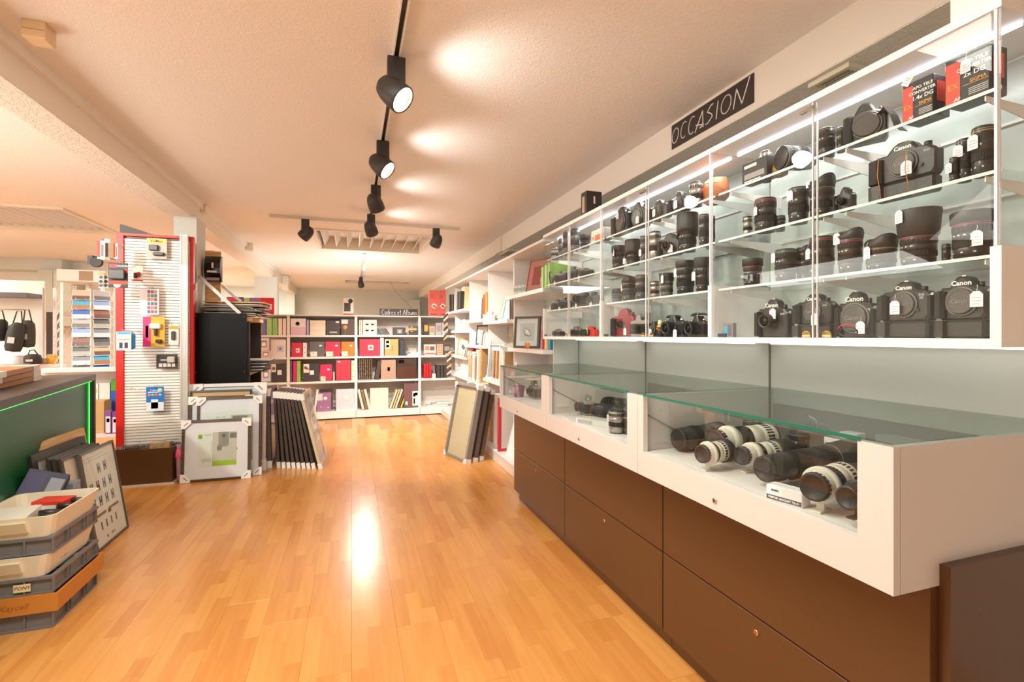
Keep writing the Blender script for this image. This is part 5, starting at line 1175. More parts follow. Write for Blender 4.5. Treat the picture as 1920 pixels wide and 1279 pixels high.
for i in range(7): AL(1, 673+3.7*i, 676.2+3.7*i, 673, ('#4c3a30', '#57412f')[i % 2], f'dark brown spiral-bound album spine, {("first", "second", "third", "fourth", "fifth", "sixth", "seventh")[i]} of seven', spine=True, spiral=True)
AL(1, 702, 710, 676, '#4a3d38', 'dark brown album leaning beside the spiral albums', spine=True, tilt=.16)
AL(1, 714, 742, 675, '#b08e78', 'taupe album with small square window', deco=((.42, .62, .42, .64, '#5a4b42'), (.45, .59, .45, .61, '#f0e8df')))
AL(1, 745, 781, 673, '#6a4332', 'wide chestnut brown album under clear wrap', wrap=True, deco=((.0, 1, .62, 1, '#503a30'), (.05, .35, .78, .96, '#ebe2d6')))
for i in range(3): AL(1, 794.5+4.8*i, 798.6+4.8*i, 684-i, '#d5222a', f'signal red album spine in the right bay, {("first", "second", "third")[i]} of three', spine=True)
AL(1, 810, 817, 701, '#d8cdbb', 'short beige box between red and black spines', spine=True)
for i in range(3): AL(1, 819+6.4*i, 824.6+6.4*i, 684, '#463f3c', f'black wide album spine in the right bay, {("first", "second", "third")[i]} of three', spine=True)
# first level
AL(0, 588, 592, 731, '#efe6df', 'white album spine leaning in the lowest level behind black frames', spine=True, tilt=.12)
AL(0, 594, 621, 737, '#9d6f8e', 'mauve album with portrait and circle motif', deco=((.0, .4, .6, .95, '#e5cdc0', 'cover_photo'), ('o', .6, .70, .10, '#ecdfe6'), ('o', .3, .25, .03, '#eadfe6'), ('o', .8, .2, .03, '#eadfe6')), back=.04)
AL(0, 600, 624, 730, '#6b5550', 'brown album standing behind the mauve one', back=.16)
AL(0, 630, 665, 730, '#c8ccd2', 'large pale blue-grey album with cream round motif', deco=(('o', .55, .58, .13, '#f0dfc4'), (0, 1, 0, .08, '#efe2d2')))
for i, (c_, l) in enumerate((('#ead8c2', 'cream'), ('#8a6450', 'brown'), ('#ead9c0', 'pale cream'))):
    p = on_Y(681+6*i, 0, YG+.06); book((p.x, YG+.05, ZG[0]+.006), f'{l} book leaning at the lowest level, {("first", "second", "third")[i]} of three', .2, .32-.02*(i % 2), .035, c_, tilt=-.22, spine=True)
AL(0, 694, 728, 728, '#efe2c6', 'large ivory album on the lowest level', deco=((.4, .5, .93, .97, '#b9a98c'),))
for i, (c_, l) in enumerate((('#ead7b6', 'cream'), ('#c7b079', 'mustard'), ('#efe2c8', 'ivory'), ('#7c4c3c', 'chestnut'), ('#a9bf5a', 'olive'))):
    p = on_Y(732+5*i, 0, YG+.06); book((p.x, YG+.05, ZG[0]+.008), f'{l} book leaning towards the big brown album, {("first", "second", "third", "fourth", "fifth")[i]} of five', .2, .31, .026, c_, tilt=.34, spine=True)
AL(0, 757, 786, 719, '#705050', 'biggest dusty brown album with stickered card', spiral=False, deco=((.10, .24, .12, .26, '#eee6de'), (.55, .97, .08, .68, '#efe6cf'), (.6, .75, .45, .6, '#d9a13c'), (.72, .9, .5, .62, '#4c5b86'), (.62, .72, .15, .38, '#56524f')))
for i in range(3): carton('glass_frame_pack', (on_Y(820+6*i, 0, YG+.1).x, YG+.05, ZG[0]+.001+.022*i), .34-.05*i, .2, .021, ('#c9cfc9', '#b7c0ba', '#d3d8d2')[i], f'flat clip-frame pack on the lowest level of the right bay, {("lowest", "middle", "top")[i]}', 'clip frame')
# on top of the back shelving
def TOPI(pl, pr, yt, col, label, th=.06, front=(), name='product_box', cat='box'):
    a = on_Y(pl, 0, YG+.06); b_ = on_Y(pr, 0, YG+.06); c = (a+b_)/2; d = dep(c)
    return carton(name, (c.x, YG+.06, ZGT+.001), b_.x-a.x, th, HC-(yt-HY)*d/F-ZGT, col, label, cat, front=front)
TOPI(487.5, 513.5, 558.5, '#d92030', 'bright red album box on top of the back shelving', front=((.35, .85, .28, .62, '#efe6ee'), ('o' if 0 else .55, .7, .38, .52, '#5d78b8')))
TOPI(469, 486, 558.5, '#8d6cbf', 'purple box on top of the back shelving', front=((.5, .9, .3, .6, '#e6def0'),))
TOPI(457, 468, 558.5, '#a9c77f', 'green box on top of the back shelving')
TOPI(445, 456, 557, '#5c4f78', 'dark violet box on top of the back shelving')
TOPI(425, 444, 557, '#c9283a', 'dark red box on top of the back shelving behind the prints')
t = TOPI(643.5, 663, 559, '#f3ebe6', 'white display card with dark cut-out pictures on top of the shelving', th=.03, front=((.08, .70, .22, .72, '#4b4644'), (.0, 1, .0, .10, '#e05a3c')), cat='display card')
B().lathe([(.035, .001), (.0003, .0016)], 16, 0, (.03, 0, .225), 'y').build('cut_out', C('#4b4644', .5), t)
for i, (a, b_) in enumerate(((804, 823.5), (824.3, 836))):
    t = TOPI(a, b_, 544.5, '#ea6f62', ('salmon red booklet box with printed arrows, the wider one', 'salmon red booklet box, partly behind the first')[i], th=.03, front=((.3, .9, .22, .24, '#c03a34'), (.15, .85, .06, .1, '#8e3a34')))
    text('lettering', 'DU\nTES', .035, C('#c5302c', .5), t, (-.03, -.0012, .33))
    B().prism([(-.05, .17), (-.01, .22), (.05, .19), (.04, .16), (-.005, .185), (-.02, .165), (.02, .14), (.01, .12)], -.0015, -.0006).build('arrow_print', C('#f3e2d8', .5), t)
    B().prism([(-.03, .16), (-.01, .19), (.02, .175), (.015, .16), (-.005, .17)], -.0025, -.0016).build('arrow_print', C('#5a4440', .5), t)
cs = thing('shelf_sign', 'black sign with white handwriting Cadres et Albums on the back shelving', 'sign', (on_Y(748, 0, YG+.02).x, YG+.02, ZGT+.001))
wS = on_Y(784, 0, YG+.02).x-on_Y(712, 0, YG+.02).x; hS = .112
B().box(-wS/2, wS/2, 0, .006, 0, hS).build('panel', MATS['sign_black'], cs)
def Lt(ch, x, w):           # handwritten letters, coordinates in letter boxes
    A = lambda cx, cy, rx, ry, a, b_, n=10: [(x+(cx+rx*cos(radians(a+(b_-a)*i/n)))*w, cy+ry*sin(radians(a+(b_-a)*i/n))) for i in range(n+1)]
    P = lambda *q: [(x+a*w, b_) for a, b_ in q]
    return {'C': [A(.6, .5, .5, .36, 50, 310)], 'a': [A(.45, .36, .36, .2, 0, 360), P((.85, .55), (.82, .2), (.98, .16))], 'd': [A(.42, .36, .36, .2, 0, 360), P((.9, .9), (.8, .2), (.95, .16))],
            'r': [P((.2, .55), (.25, .16)), A(.55, .38, .32, .18, 150, 30)], 'e': [P((.15, .36), (.8, .42)), A(.48, .36, .36, .2, 15, 310)], 's': [P((.8, .54), (.35, .5), (.3, .4), (.72, .32), (.7, .2), (.2, .16))],
            't': [P((.45, .85), (.42, .2), (.7, .16)), P((.1, .58), (.85, .62))], 'A': [P((.05, .12), (.5, .88), (.9, .12)), P((.2, .38), (.8, .42))], 'l': [P((.5, .9), (.42, .16))],
            'b': [P((.2, .9), (.2, .16)), A(.5, .35, .32, .2, 0, 360)], 'u': [P((.1, .55), (.15, .25), (.5, .15), (.8, .3), (.85, .55)), P((.85, .55), (.9, .16))], 'm': [P((.08, .16), (.12, .55), (.45, .5), (.48, .2)), P((.48, .5), (.85, .5), (.9, .16))], ' ': []}[ch]
paths = []; x = .03
for ch in 'Cadres et Albums':
    w = {'C': .075, 'A': .08, 'm': .07, ' ': .028, 'l': .03, 't': .045, 'r': .045}.get(ch, .055); paths += Lt(ch, x, w); x += w+.007
sc = .96/x
strokes('lettering', [[((a*sc+.02-.5)*wS, b_*hS) for a, b_ in P] for P in paths], C('#f1eae6', .5), cs, .0055, lambda x, y, e: (x, -.0008*e-.0001, y))['kind'] = 'stuff'
# ------------------------------------------------------------------ red framed slat wall with hanging goods
YP = 5.22
a0 = on_Y(219, 830, YP); a1 = on_Y(364, 437, YP); zt = on_Y(222, 437, YP).z; zb_ = on_Y(222, 832, YP).z
Wp = a1.x-a0.x
sw = thing('slat_wall', 'tall white slatted display panel in a red metal frame', 'display panel', (a0.x, YP, 0))
B().box(0, .055, -.02, .03, 0, zt).build('post', RED, sw); B().box(Wp-.03, Wp, -.02, .03, 0, zt).build('post', RED, sw)
B().box(.0555, Wp-.0305, -.02, .03, zt-.022, zt).build('top_rail', RED, sw)
B().box(.0555, Wp-.0305, .012, .03, .02, zt-.024).build('backing', C('#8c8075', .7), sw)
b = B(); z = zb_-.2
while z < zt-.05:
    b.hexa([(.056,-.004,z+.003),(Wp-.031,-.004,z+.003),(Wp-.031,.0115,z),(.056,.0115,z),(.056,-.004,z+.0225),(Wp-.031,-.004,z+.0225),(Wp-.031,.0115,z+.0235),(.056,.0115,z+.0235)]); z += .0262
b.build('slats', mat('slat_white', '#fbf6f0', .4), sw)['kind'] = 'stuff'
u = on_Y(338, 440, YP-.06); u2 = on_Y(353, 786, YP-.06)
B().box(u.x-a0.x, u2.x-a0.x, -.075, -.045, u2.z, u.z).box(u.x-a0.x+.01, u.x-a0.x+.016, -.079, -.075, u2.z, u.z).build('aluminium_post', mat('alu_light', '#d8d2cc', .35, metal=.3), sw)
B().box(u.x-a0.x-.0, u2.x-a0.x+.012, -.10, -.096, u.z-.28, u.z-.01).build('clear_sleeve', FILM, sw)
def hook(px, py, w=.03, L=.12):
    p = on_Y(px, py, YP)-Vector((a0.x, YP, 0)); b = B()
    for s in (-w/2, w/2): b.tube([(p.x+s, -.003, p.z), (p.x+s, -.02, p.z+.004), (p.x+s*.6, -L, p.z+.01), (p.x+s*.6, -L-.004, p.z+.022)], .0016, 5)
    b.tube([(p.x-w/2, -.006, p.z), (p.x+w/2, -.006, p.z)], .0016, 5)
    b.build('hook', CHROME, sw)
for q in ((253, 452), (290, 446), (252, 492), (300, 494), (285, 540), (318, 547), (255, 557), (283, 597), (300, 596), (328, 612), (240, 622), (300, 668), (328, 662), (247, 728), (262, 730), (292, 724), (335, 750)): hook(*q)
def pack(pl, pr, yt, yb, label, col, front=(), dy=.05, th=.03, name='blister_pack', cat='pack', extra=None, euro=True):
    Y = YP-dy; a = on_Y(pl, yt, Y); b_ = on_Y(pr, yb, Y); w = b_.x-a.x; h = a.z-b_.z
    t = thing(name, label, cat, ((a.x+b_.x)/2, Y, b_.z))
    B().rbox(-w/2, w/2, 0, .003, 0, h, .001).build('backing_card', C(col, .45), t)
    for p in front:
        if p[0] == 't': text('lettering', p[4], p[3]*h, C(p[5], .5), t, ((p[1]-.5)*w, -.0014, p[2]*h), bold=.0003)
        elif p[0] == 'o': B().lathe([(p[3]*h, -.0002), (p[3]*h*.96, .0008), (.0004, .0008)], 16, 0, ((p[1]-.5)*w, 0, p[2]*h), 'y').build('printed_spot', C(p[4], .5), t)
        elif p[0] == 'b': B().rbox((p[1]-.5)*w, (p[2]-.5)*w, -th, -.0005, p[3]*h, p[4]*h, .006).build('product', C(p[5], .35), t)
        else: B().box((p[0]-.5)*w, (p[1]-.5)*w, -.0010, -.0001, p[2]*h, p[3]*h).build('printed_panel', C(p[4], .5), t)
    B().lathe([(w*.42, .002), (w*.40, th), (w*.30, th+.004), (.0004, th+.004)], 12, 0, (0, 0, h*.5), 'y').build('plastic_blister', FILM, t) if th > .02 and not extra else None
    B().tube([(-.012, -.001, h), (-.008, -.001, h+.014), (.008, -.001, h+.014), (.012, -.001, h)], .0012, 4).build('hang_tab', WHITE_M, t)
    lx = t.location.x-a0.x; cx = min(max(lx, .01), Wp-.01); zz = t.location.z+h+.012
    B().tube([(cx, -.003, zz), (cx, -.02, zz), (lx, -dy*.7, zz), (lx, -dy-.02, zz), (lx, -dy-.022, zz+.01)], .0018, 5).build('hook', CHROME, sw)
    return t
pack(275, 313, 446, 486, 'grey boxed card with yellow VidMax heading at the top of the slat wall', '#c9c3b8', (('t', .48, .86, .17, 'VidMax', '#5e4c22'), (.05, .95, .76, .98, '#e9cf5a'), ('b', .15, .6, .38, .66, '#4b4644'), ('b', .35, .9, .14, .3, '#3d3836'), ('o', .35, .55, .14, '#9d968e')), th=.03, extra=1)
pack(203, 240, 492, 540, 'black and red battery pack blister hanging out at the red post', '#2f2a29', ((0, 1, .14, .27, '#e0402c'), ('b', .12, .88, .34, .72, '#4e4b4a'), (.2, .8, .40, .66, '#75706e'), (.05, .45, .80, .94, '#c2455a'), ('t', .72, .87, .10, 'HAHNEL', '#ece5e0'), ('o', .45, .12, .13, '#cfcac6'), (.8, 1, .60, .76, '#e0402c')), dy=.32, extra=1)
pack(247, 268, 498, 528, 'small cream card with red and black clip', '#e8dcc9', (('b', .2, .55, .2, .55, '#3b2c33'), ('b', .5, .8, .3, .6, '#b32839'), (0, 1, 0, .12, '#d0483c')), dy=.10, th=.02)
t = pack(262, 298, 541, 590, 'clear bag with colour swatch chart', '#ebe4e2', tuple((.40+.18*i, .55+.18*i, .05+.155*j, .17+.155*j, ('#6e5f78', '#c0566a', '#5f7fa0', '#d68a60', '#8a9a9c', '#a05070', '#c87a80', '#506a9a', '#d0a090', '#709080', '#8a6a90', '#c05a4a')[(i*5+j) % 12]) for i in range(3) for j in range(6)), dy=.07, th=.01, extra=1)
pack(268, 309, 594, 650, 'pink and yellow pack holding a white lamp bracket', '#e9b52f', ((0, .36, 0, 1, '#e83a84'), ('b', .35, .85, .60, .78, '#efe9df'), ('b', .55, .68, .36, .6, '#4a4644'), ('b', .62, .9, .12, .24, '#3b3735'), (.12, .24, .3, .7, '#f7d6e4')), th=.035, extra=1)
pack(316, 335, 608, 645, 'white and orange card with small black tripod head', '#ece5dc', ((0, 1, .75, .9, '#e8a040'), ('b', .3, .7, .2, .65, '#4b4644')), dy=.09, th=.02)
for i in range(5):
    pack(220+6*i-(0 if i else 2), 246+2*i, 622+i, 657-i, f'light blue battery card hanging at the red post, {("first", "second", "third", "fourth", "last")[i]} of the five', '#49a8dd' if i else '#f0e7dc', ((.1, .9, .78, .96, '#2c86c4' if i else '#e8953a'),) if i else ((.2, .42, .12, .42, '#3c3355'), (.55, .78, .12, .42, '#3c3355'), (.1, .9, .55, .6, '#e09a4a'), (.05, .95, .86, .97, '#49a8dd')), dy=.30-.045*i, th=.012, extra=1)
pack(293, 333, 665, 690, 'black card showing a white flash bracket and four small pictures', '#3d3735', tuple((.12+.2*i, .28+.2*i, .1, .35, '#d9d2cb') for i in range(4))+(('b', .55, .9, .4, .85, '#c9c2b8'), (.2, .5, .56, .64, '#e8e1da')), dy=.06, extra=1)
pack(274, 307, 726, 770, 'blue hanging card with coloured dots and flower picture', '#2478cc', ((0, 1, 0, .36, '#dfe9ee'), (.28, .68, .10, .48, '#f1eeee'), ('o', .48, .24, .09, '#b94a58'), ('o', .18, .66, .06, '#e87a6c'), ('o', .38, .66, .06, '#7ac48c'), ('o', .58, .66, .06, '#e86a60'), ('o', .80, .66, .06, '#8ac4e8'), ('t', .42, .86, .09, 'T-shirt', '#f4f6fa'), (.1, .72, .76, .80, '#dfe9f4'), ('o', .78, .85, .09, '#cfd9a0')), dy=.07, extra=1)
for i, (pl, pr, yt, yb) in enumerate(((182, 197, 451, 486), (189, 206, 447, 488), (213, 221, 456, 486))):
    pack(pl, pr, yt, yb, f'red and white card with tripod picture on the side hook, {("first", "second", "third")[i]} from outside', '#efe6df', ((0, .38, .1, 1, '#e2402c'), (.5, .8, .15, .8, '#7d7068')), dy=.34-.04*i, th=.01, extra=1)
for i, (pl, pr) in enumerate(((185, 193), (194, 203), (205, 214))):
    pack(pl, pr, 513, 540, f'little white card of round batteries below the side hooks, {("first", "second", "third")[i]} from outside', '#efe9e4', (('o', .5, .75, .12, '#6a6360'), ('o', .5, .45, .12, '#4e4946'), ('o', .5, .18, .12, '#6a6360'), (0, 1, .88, 1, '#e09a3c')), dy=.30-.03*i, th=.01, extra=1)
t = thing('wall_spotlight', 'small black clip spotlight hanging past the side hooks', 'spotlight', tuple(on_Y(178, 492, 5.6)))
B().box(-.05, -.01, -.02, .02, -.02, .06).build('bracket', BLACK, t); B().lathe([(.012, -.05), (.045, -.01), (.05, .03), (.045, .034)], 18, 0, (.02, 0, 0), 'y').build('shade', BLACKM, t)
B().tube([(-.03, 0, .06), (.3, .03, .02), (.44, .0, -.02)], .006, 6).build('arm', GREYP, t)
t = thing('dark_beam_panel', 'dark grey slanted panel behind the top corner of the slat wall', 'panel', (a0.x+.02, YP+.06, zt-.03))
B().prism([(-.02, 0), (.38, 0), (-.0, .12), (-.02, .12)], 0, .02).build('board', C('#5a5553', .5), t)
# brown bin with plastic sheets under it
bx = on_Y(222, 895, 5.10); bx2 = on_Y(332, 832, 5.10)
t = thing('brown_bin', 'long brown bin with plastic sheeting at the foot of the slat wall', 'bin', (bx.x, 4.98, .012))
Wb = bx2.x-bx.x; hb_ = .30
b = B().box(0, Wb, 0, .012, 0, hb_).box(0, .012, .012, .22, 0, hb_).box(Wb-.012, Wb, .012, .22, 0, hb_).box(.012, Wb-.012, .208, .22, 0, hb_).box(.012, Wb-.012, .012, .208, 0, .01); b.build('bin', BROWN, t)
rnd = random.Random(11)
s = B()
for q in range(5):
    P = [(Wb*(i/9), .01+.16*rnd.random(), hb_+.002+.03*rnd.random()+.04*sin(i*.6+q)*(i > 4)) for i in range(10)]
    s.tube(P, .006+.004*rnd.random(), 5)
s.build('plastic_wrap', FILM, t)
B().box(.25, Wb-.04, .06, .14, hb_-.06, hb_+.035).build('paper_roll', CARD, t)
t = struct(B().box(bx.x-.3, bx2.x+.02, 4.95, 5.45, 0, .011).build('trim_3', C('#e6d3bd', .5)))
t = thing('wrapped_roll', 'pink and grey wrapped paper roll between the brown bin and white-matted frame', 'paper roll', (*on_Y(337, 880, 4.99).xy, .001))
B().lathe([(.02, 0), (.024, .05), (.03, .24), (.02, .30), (.028, .33)], 12, mod=lambda i, j, a, r, z: (r*(1+.12*sin(3*a)), z)).build('wrap', C('#a57c86', .35), t); B().lathe([(.0285, .2), (.034, .24), (.022, .30)], 12).build('pink_paper', C('#e0506e', .4), t)

# ------------------------------------------------------------------ black poster display with brackets, prints and wood board
YK = 5.36
k0 = on_Y(363, 587, YK); k1 = on_Y(462, 716, YK)
t = thing('display_board', 'glossy black panel standing above the silver frame', 'panel', (k0.x, YK, 0)); Wk = k1.x-k0.x
B().rbox(0, Wk, 0, .02, k1.z-.3, k0.z, .001).build('panel', mat('board_black', '#14100e', .3, spec=.22), t)
for x in (.02, Wk-.02):
    for z in (k0.z-.03, k1.z+.1): B().lathe([(.004, 0), (.0035, .0015), (.0003, .002)], 10, 0, (x, 0, z), 'y').build('screw', CHROME, t)
B().box(.01, .04, .021, .04, 0, k1.z).box(Wk-.04, Wk-.01, .021, .04, 0, k1.z).build('leg', BLACK, t)
cb = thing('print_cabinet', 'black open-sided cabinet with light wood top behind the glossy black panel', 'cabinet', (-1.40, 5.42, 0))
WC, DC = .43, .66
b = B().box(0, .02, 0, DC, 0, 1.44).box(.021, WC, DC-.02, DC, 0, 1.44).box(WC-.03, WC, 0, .03, 0, 1.44).box(.021, WC, .0, DC-.021, 0, .04); b.build('carcass', BLACKM, cb)
B().box(-.0, WC+.02, -.01, DC, 1.441, 1.475).build('top', WOODL, cb)
B().box(.021, WC-.001, .031, DC-.021, .90, .925).build('shelf', WOODL, cb)
for i in range(4):
    t = thing('board_stack_item', f'black board sticking out of the print cabinet, {("lowest", "second", "third", "topmost")[i]} of four', 'board', (-1.15+.02*i, 5.50+.01*i, .927+.032*i)); B().rbox(0, .30-.02*(i % 2), 0, .42, 0, .018, .002).build('board', BLACKM, t); B().box(.01, .28, .01, .4, .0182, .024).build('inlay_sheet', PAPER, t); t.name = 'board'
pr = [('#cdb08a', .012), ('#e6ded2', .004), ('#8b7d70', .006), ('#efe7db', .004), ('#5f564e', .008), ('#d8cbb9', .004), ('#746a61', .008), ('#efe8de', .004), ('#9a8d80', .006), ('#d9c0a0', .010), ('#c8a67c', .012)]
z = 1.477
for i, (c_, th) in enumerate(pr):
    w_ = .50+.06*rnd.random(); dx = -.02+.05*rnd.random()
    t = thing('print_sheet', f'mounted print in the pile on the cabinet, {("lowest", "second", "third", "fourth", "fifth", "sixth", "seventh", "eighth", "ninth", "tenth", "topmost")[i]} of eleven', 'print', (-1.39+dx, 5.45, z))
    b = B(); n = 8
    for q in range(n):
        xa, xb = w_*q/n, w_*(q+1)/n; sag = lambda x: -.035*(max(0, x/w_-.8)/.2)**2*(1 if i in (1, 3, 5, 7) else .1)
        b.hexa([(xa,0,sag(xa)),(xb,0,sag(xb)),(xb,.42,sag(xb)),(xa,.42,sag(xa)),(xa,0,sag(xa)+th),(xb,0,sag(xb)+th),(xb,.42,sag(xb)+th),(xa,.42,sag(xa)+th)])
    b.build('sheet', C(c_, .6), t); B().box(w_*.1, w_*.9, .03, .39, th, th+.0005).build('image', C('#d9d2c8' if i % 2 else '#a99a88', .6), t)
    z += th+.006+.006*(i % 3 == 0)
rk = thing('bracket_rack', 'aluminium upright with slanted arms holding a light wooden board', 'rack', (-1.44, YK+.0, 0))
A = on_Y(372, 517, YK+.03); D = on_Y(450, 588, YK+.03)
up = on_Y(352, 520, YK)
B().box(-.030, .010, .03, .055, 0, 1.95).build('upright', ALU, rk)
def bar(p, q, w, name, par):
    p = Vector(p); q = Vector(q); d = (q-p).normalized(); n = Vector((-d.z, 0, d.x))*w/2; y = Vector((0, .012, 0))
    B().hexa([p-n-y, q-n-y, q-n+y, p-n+y, p+n-y, q+n-y, q+n+y, p+n+y]).build(name, ALU, par)
bar((A.x+1.44, .042, A.z), (D.x+1.44, .042, D.z), .03, 'slanted_arm', rk)
A = on_Y(413, 533, 5.9); D = on_Y(452, 566, 5.9)
B().box(A.x+1.44-.012, A.x+1.44+.008, .50, .52, 1.48, A.z+.02).build('upright', ALU, rk)
bar((A.x+1.44, .525, A.z), (D.x+1.44, .525, D.z), .026, 'slanted_arm', rk)
A = on_Y(374, 470, 5.74); D = on_Y(414, 592, 5.74)
B().box(A.x+1.44, D.x+1.44, 5.74-YK, 5.76-YK, 1.48, A.z).build('wooden_board', WOODL, rk)
A = on_Y(380, 476, 5.52); D = on_Y(411, 527, 5.52)
t = thing('roll_dispenser', 'black half-round paper roll dispenser mounted on the wooden board', 'dispenser', (A.x, 5.55, D.z)); wD = D.x-A.x; hD = A.z-D.z
poly = [(0.0, 0), (0, hD)]+[(-.10*sin(a), hD*.5+hD*.5*cos(a)) for a in [pi*i/8 for i in range(1, 8)]]
b = B(); b.prism([(p[0]+.1, p[1]) for p in poly], 0, wD, plane='yz'); b.build('cover', BLACKG, t)
B().box(wD*.2, wD*.8, .001, .0075, hD*.33, hD*.40).build('printed_line', C('#e7dfd9', .5), t); B().box(wD*.48, wD*.6, -.0018, .003, hD*.50, hD*.70).build('printed_mark', C('#e7dfd9', .5), t)
B().box(.01, wD-.01, .012, .02, 0.01, hD*.14).build('label_strip', C('#9c88a0', .5), t)
t = thing('red_panel_frame', 'red framed panel edge visible beyond the pillar', 'display panel', (on_Y(384, 470, 6.4).x, 6.4, 0)); p = on_Y(401, 470, 6.4)
w_ = p.x-t.location.x; B().box(w_-.03, w_, 0, .03, 0, p.z).build('post', RED, t); B().box(-.35, w_-.031, 0, .03, p.z-.03, p.z).build('top_rail', RED, t); B().box(-.35, w_-.031, .01, .02, .5, p.z-.031).build('panel', C('#d9c9bb', .6), t)

# ------------------------------------------------------------------ framed pictures standing on the floor
IK = {'bg': '#e7e9e2', 'rect': (.22, .79, .24, .79), 'shapes': [(.38, 1, .0, .15, '#a9c83c'), (.38, 1, .15, 1, '#cdc8bd'), (.53, .80, .55, 1, '#dcdbd6'), (.62, .70, .83, .93, '#4c4a4a'), (.82, 1, .8, .96, '#8f887e'), (.5, .62, .45, .6, '#a59b8c'), ('o', .88, .63, .075, '#9cc347'), ('o', .82, .45, .06, '#5c6b4a'), ('o', .97, .48, .05, '#8fb84a'),
      ('t', .26, .92, .07, '50x50', '#9ab06a'), (.02, .12, .82, .94, '#7fae3c'), (.12, .36, .22, .23, '#8d8d88'), (.12, .36, .18, .19, '#8d8d88'), (.12, .36, .14, .15, '#8d8d88'), (.35, .36, .4, .75, '#a8a8a2')]}
IK2 = {'bg': '#e3e6e2', 'rect': (.14, .86, .2, .82), 'shapes': [('t', .30, .88, .055, '50 x 70', '#8fae66'), (.52, 1, .1, .92, '#c4bfb6'), (.56, .88, .6, .9, '#8b857c'), (.60, .84, .64, .87, '#d8d6d0'), (.52, 1, .0, .1, '#a9c83c')]}
FB = on_Z(340, 906, 0); FB2 = on_Z(468, 898, 0)
frame(((FB.x+FB2.x)/2, 4.93, .001), 'square dark wood frame with white mat and green leaf print, foremost on the floor', .545, .545, col=WOODD, matc='#efeaf2', pic=IK, corners=.075, lean=.06, mw=.022, rz=-.02, dep=.02)
p0 = on_Y(368, 743, 5.03); p1 = on_Y(490, 743, 5.03)
frame(((p0.x+p1.x)/2, 5.01, .001), 'dark frame with 50 x 70 print standing right behind the square one', p1.x-p0.x, .735, col=WOODD, matc='#e9e7f0', pic=IK2, corners=.075, lean=.06, mw=.022)
frame(((p0.x+p1.x)/2-.075, 5.055, .001), 'dark frame mostly hidden, its corner showing beside the 50 x 70 one', p1.x-p0.x, .740, col=WOODD, matc='#e9e7f0', pic=None, corners=.075, lean=.06, mw=.022)
p0 = on_Y(354, 731, 5.12); p1 = on_Y(471, 731, 5.12)
frame(((p0.x+p1.x)/2, 5.105, .001), 'black-edged cork coloured board between the dark and silver frames', p1.x-p0.x, .79, col='#3a322c', matc='#c7a676', lean=.06, mw=.016, glass=False)
p0 = on_Y(356, 717, 5.20); p1 = on_Y(499, 717, 5.20)
frame(((p0.x+p1.x)/2, 5.16, .001), 'large silver frame with corner protectors, hindmost of the standing frames', p1.x-p0.x, .845, col=mat('silver_frame', '#cfcac6', .3, metal=.4), matc='#dde3ea', corners=.11, lean=.05, mw=.03, dep=.03)
# black frames seen edge-on
frame((-.82, 5.50, .001), 'big black frame with beige back, edge-on beside the silver frame', .52, .76, col='#57504c', matc='#e6d8bf', rz=pi/2, lean=.01, dep=.06, mw=.03, corners=.07, glass=False)
frame((-.745, 5.50, .001), 'black frame wrapped in film standing edge-on with bent cardboard corner', .50, .77, col='#57504c', rz=pi/2, lean=.02, dep=.05, mw=.03, corners=.07)
for i in range(8):
    frame((-.655+.047*i, 5.47-.02*i, .001), f'black frame edge in the leaning row, {("first", "second", "third", "fourth", "fifth", "sixth", "seventh", "eighth")[i]} from the wrapped black frame', .50, .745, col=mat('black_wood', '#463c37', .35), rz=pi/2-.04, lean=.05+.021*i, dep=.028, mw=.03, corners=.06, glass=False)
t = frame((-.262, 5.30, .001), 'frame in crumpled clear wrapping, last of the leaning row', .50, .75, col='#cfc0a8', rz=pi/2-.04, lean=.235, dep=.03, mw=.04, corners=.06)
rnd = random.Random(5)
b = B()
for i in range(9):
    z = -.02+.1*i; b.v += [(-.28, -.01-.02*rnd.random(), z), (-.15, -.035*rnd.random()-.01, z+.02*rnd.random()), (0, -.04*rnd.random()-.01, z), (.15, -.03*rnd.random()-.008, z), (.27, -.01, z)]
for i in range(8):
    for j in range(4): q = i*5+j; b.face([q, q+1, q+6, q+5])
b.build('plastic_wrap', FILM, t, fix=False)

# ------------------------------------------------------------------ dark counter with green neon edge
def G(s, zz=0, off=0):      # along the counter front
    d = Vector((-.307, 1.494)).normalized(); n = Vector((d.y, -d.x)); P = Vector((-1.97, 4.58))-d*s+n*off; return Vector((P.x, P.y, zz))
ang = atan2(1.494, -.307)
gc = thing('neon_counter', 'dark counter with green glass front and glowing green edge line', 'counter', tuple(G(0)), ang-pi)   # local x runs towards the viewer
Lc, Hc = 2.5, 1.0
DK = mat('counter_grey', '#48413e', .4)
B().box(0, Lc, .0, .08, Hc-.045, Hc).box(0, Lc, -.72, -.0005, Hc-.03, Hc).build('top', DK, gc)
B().box(0, .035, .0, .08, 0, Hc-.0455).build('end_panel', DK, gc)
B().box(.001, .02, -.72, -.001, 0, Hc-.031).build('side_panel', DK, gc)
B().box(.036, Lc, .035, .045, .0, Hc-.047).build('green_glass', mat('green_glass', '#0b5526', .33, spec=.35), gc)
B().box(.037, Lc, .058, .064, Hc-.053, Hc-.0465).build('neon_line', GREEN_NEON, gc)
B().box(.0355, .0405, .0455, .0505, .30, Hc-.054).build('neon_line', GREEN_NEON, gc)
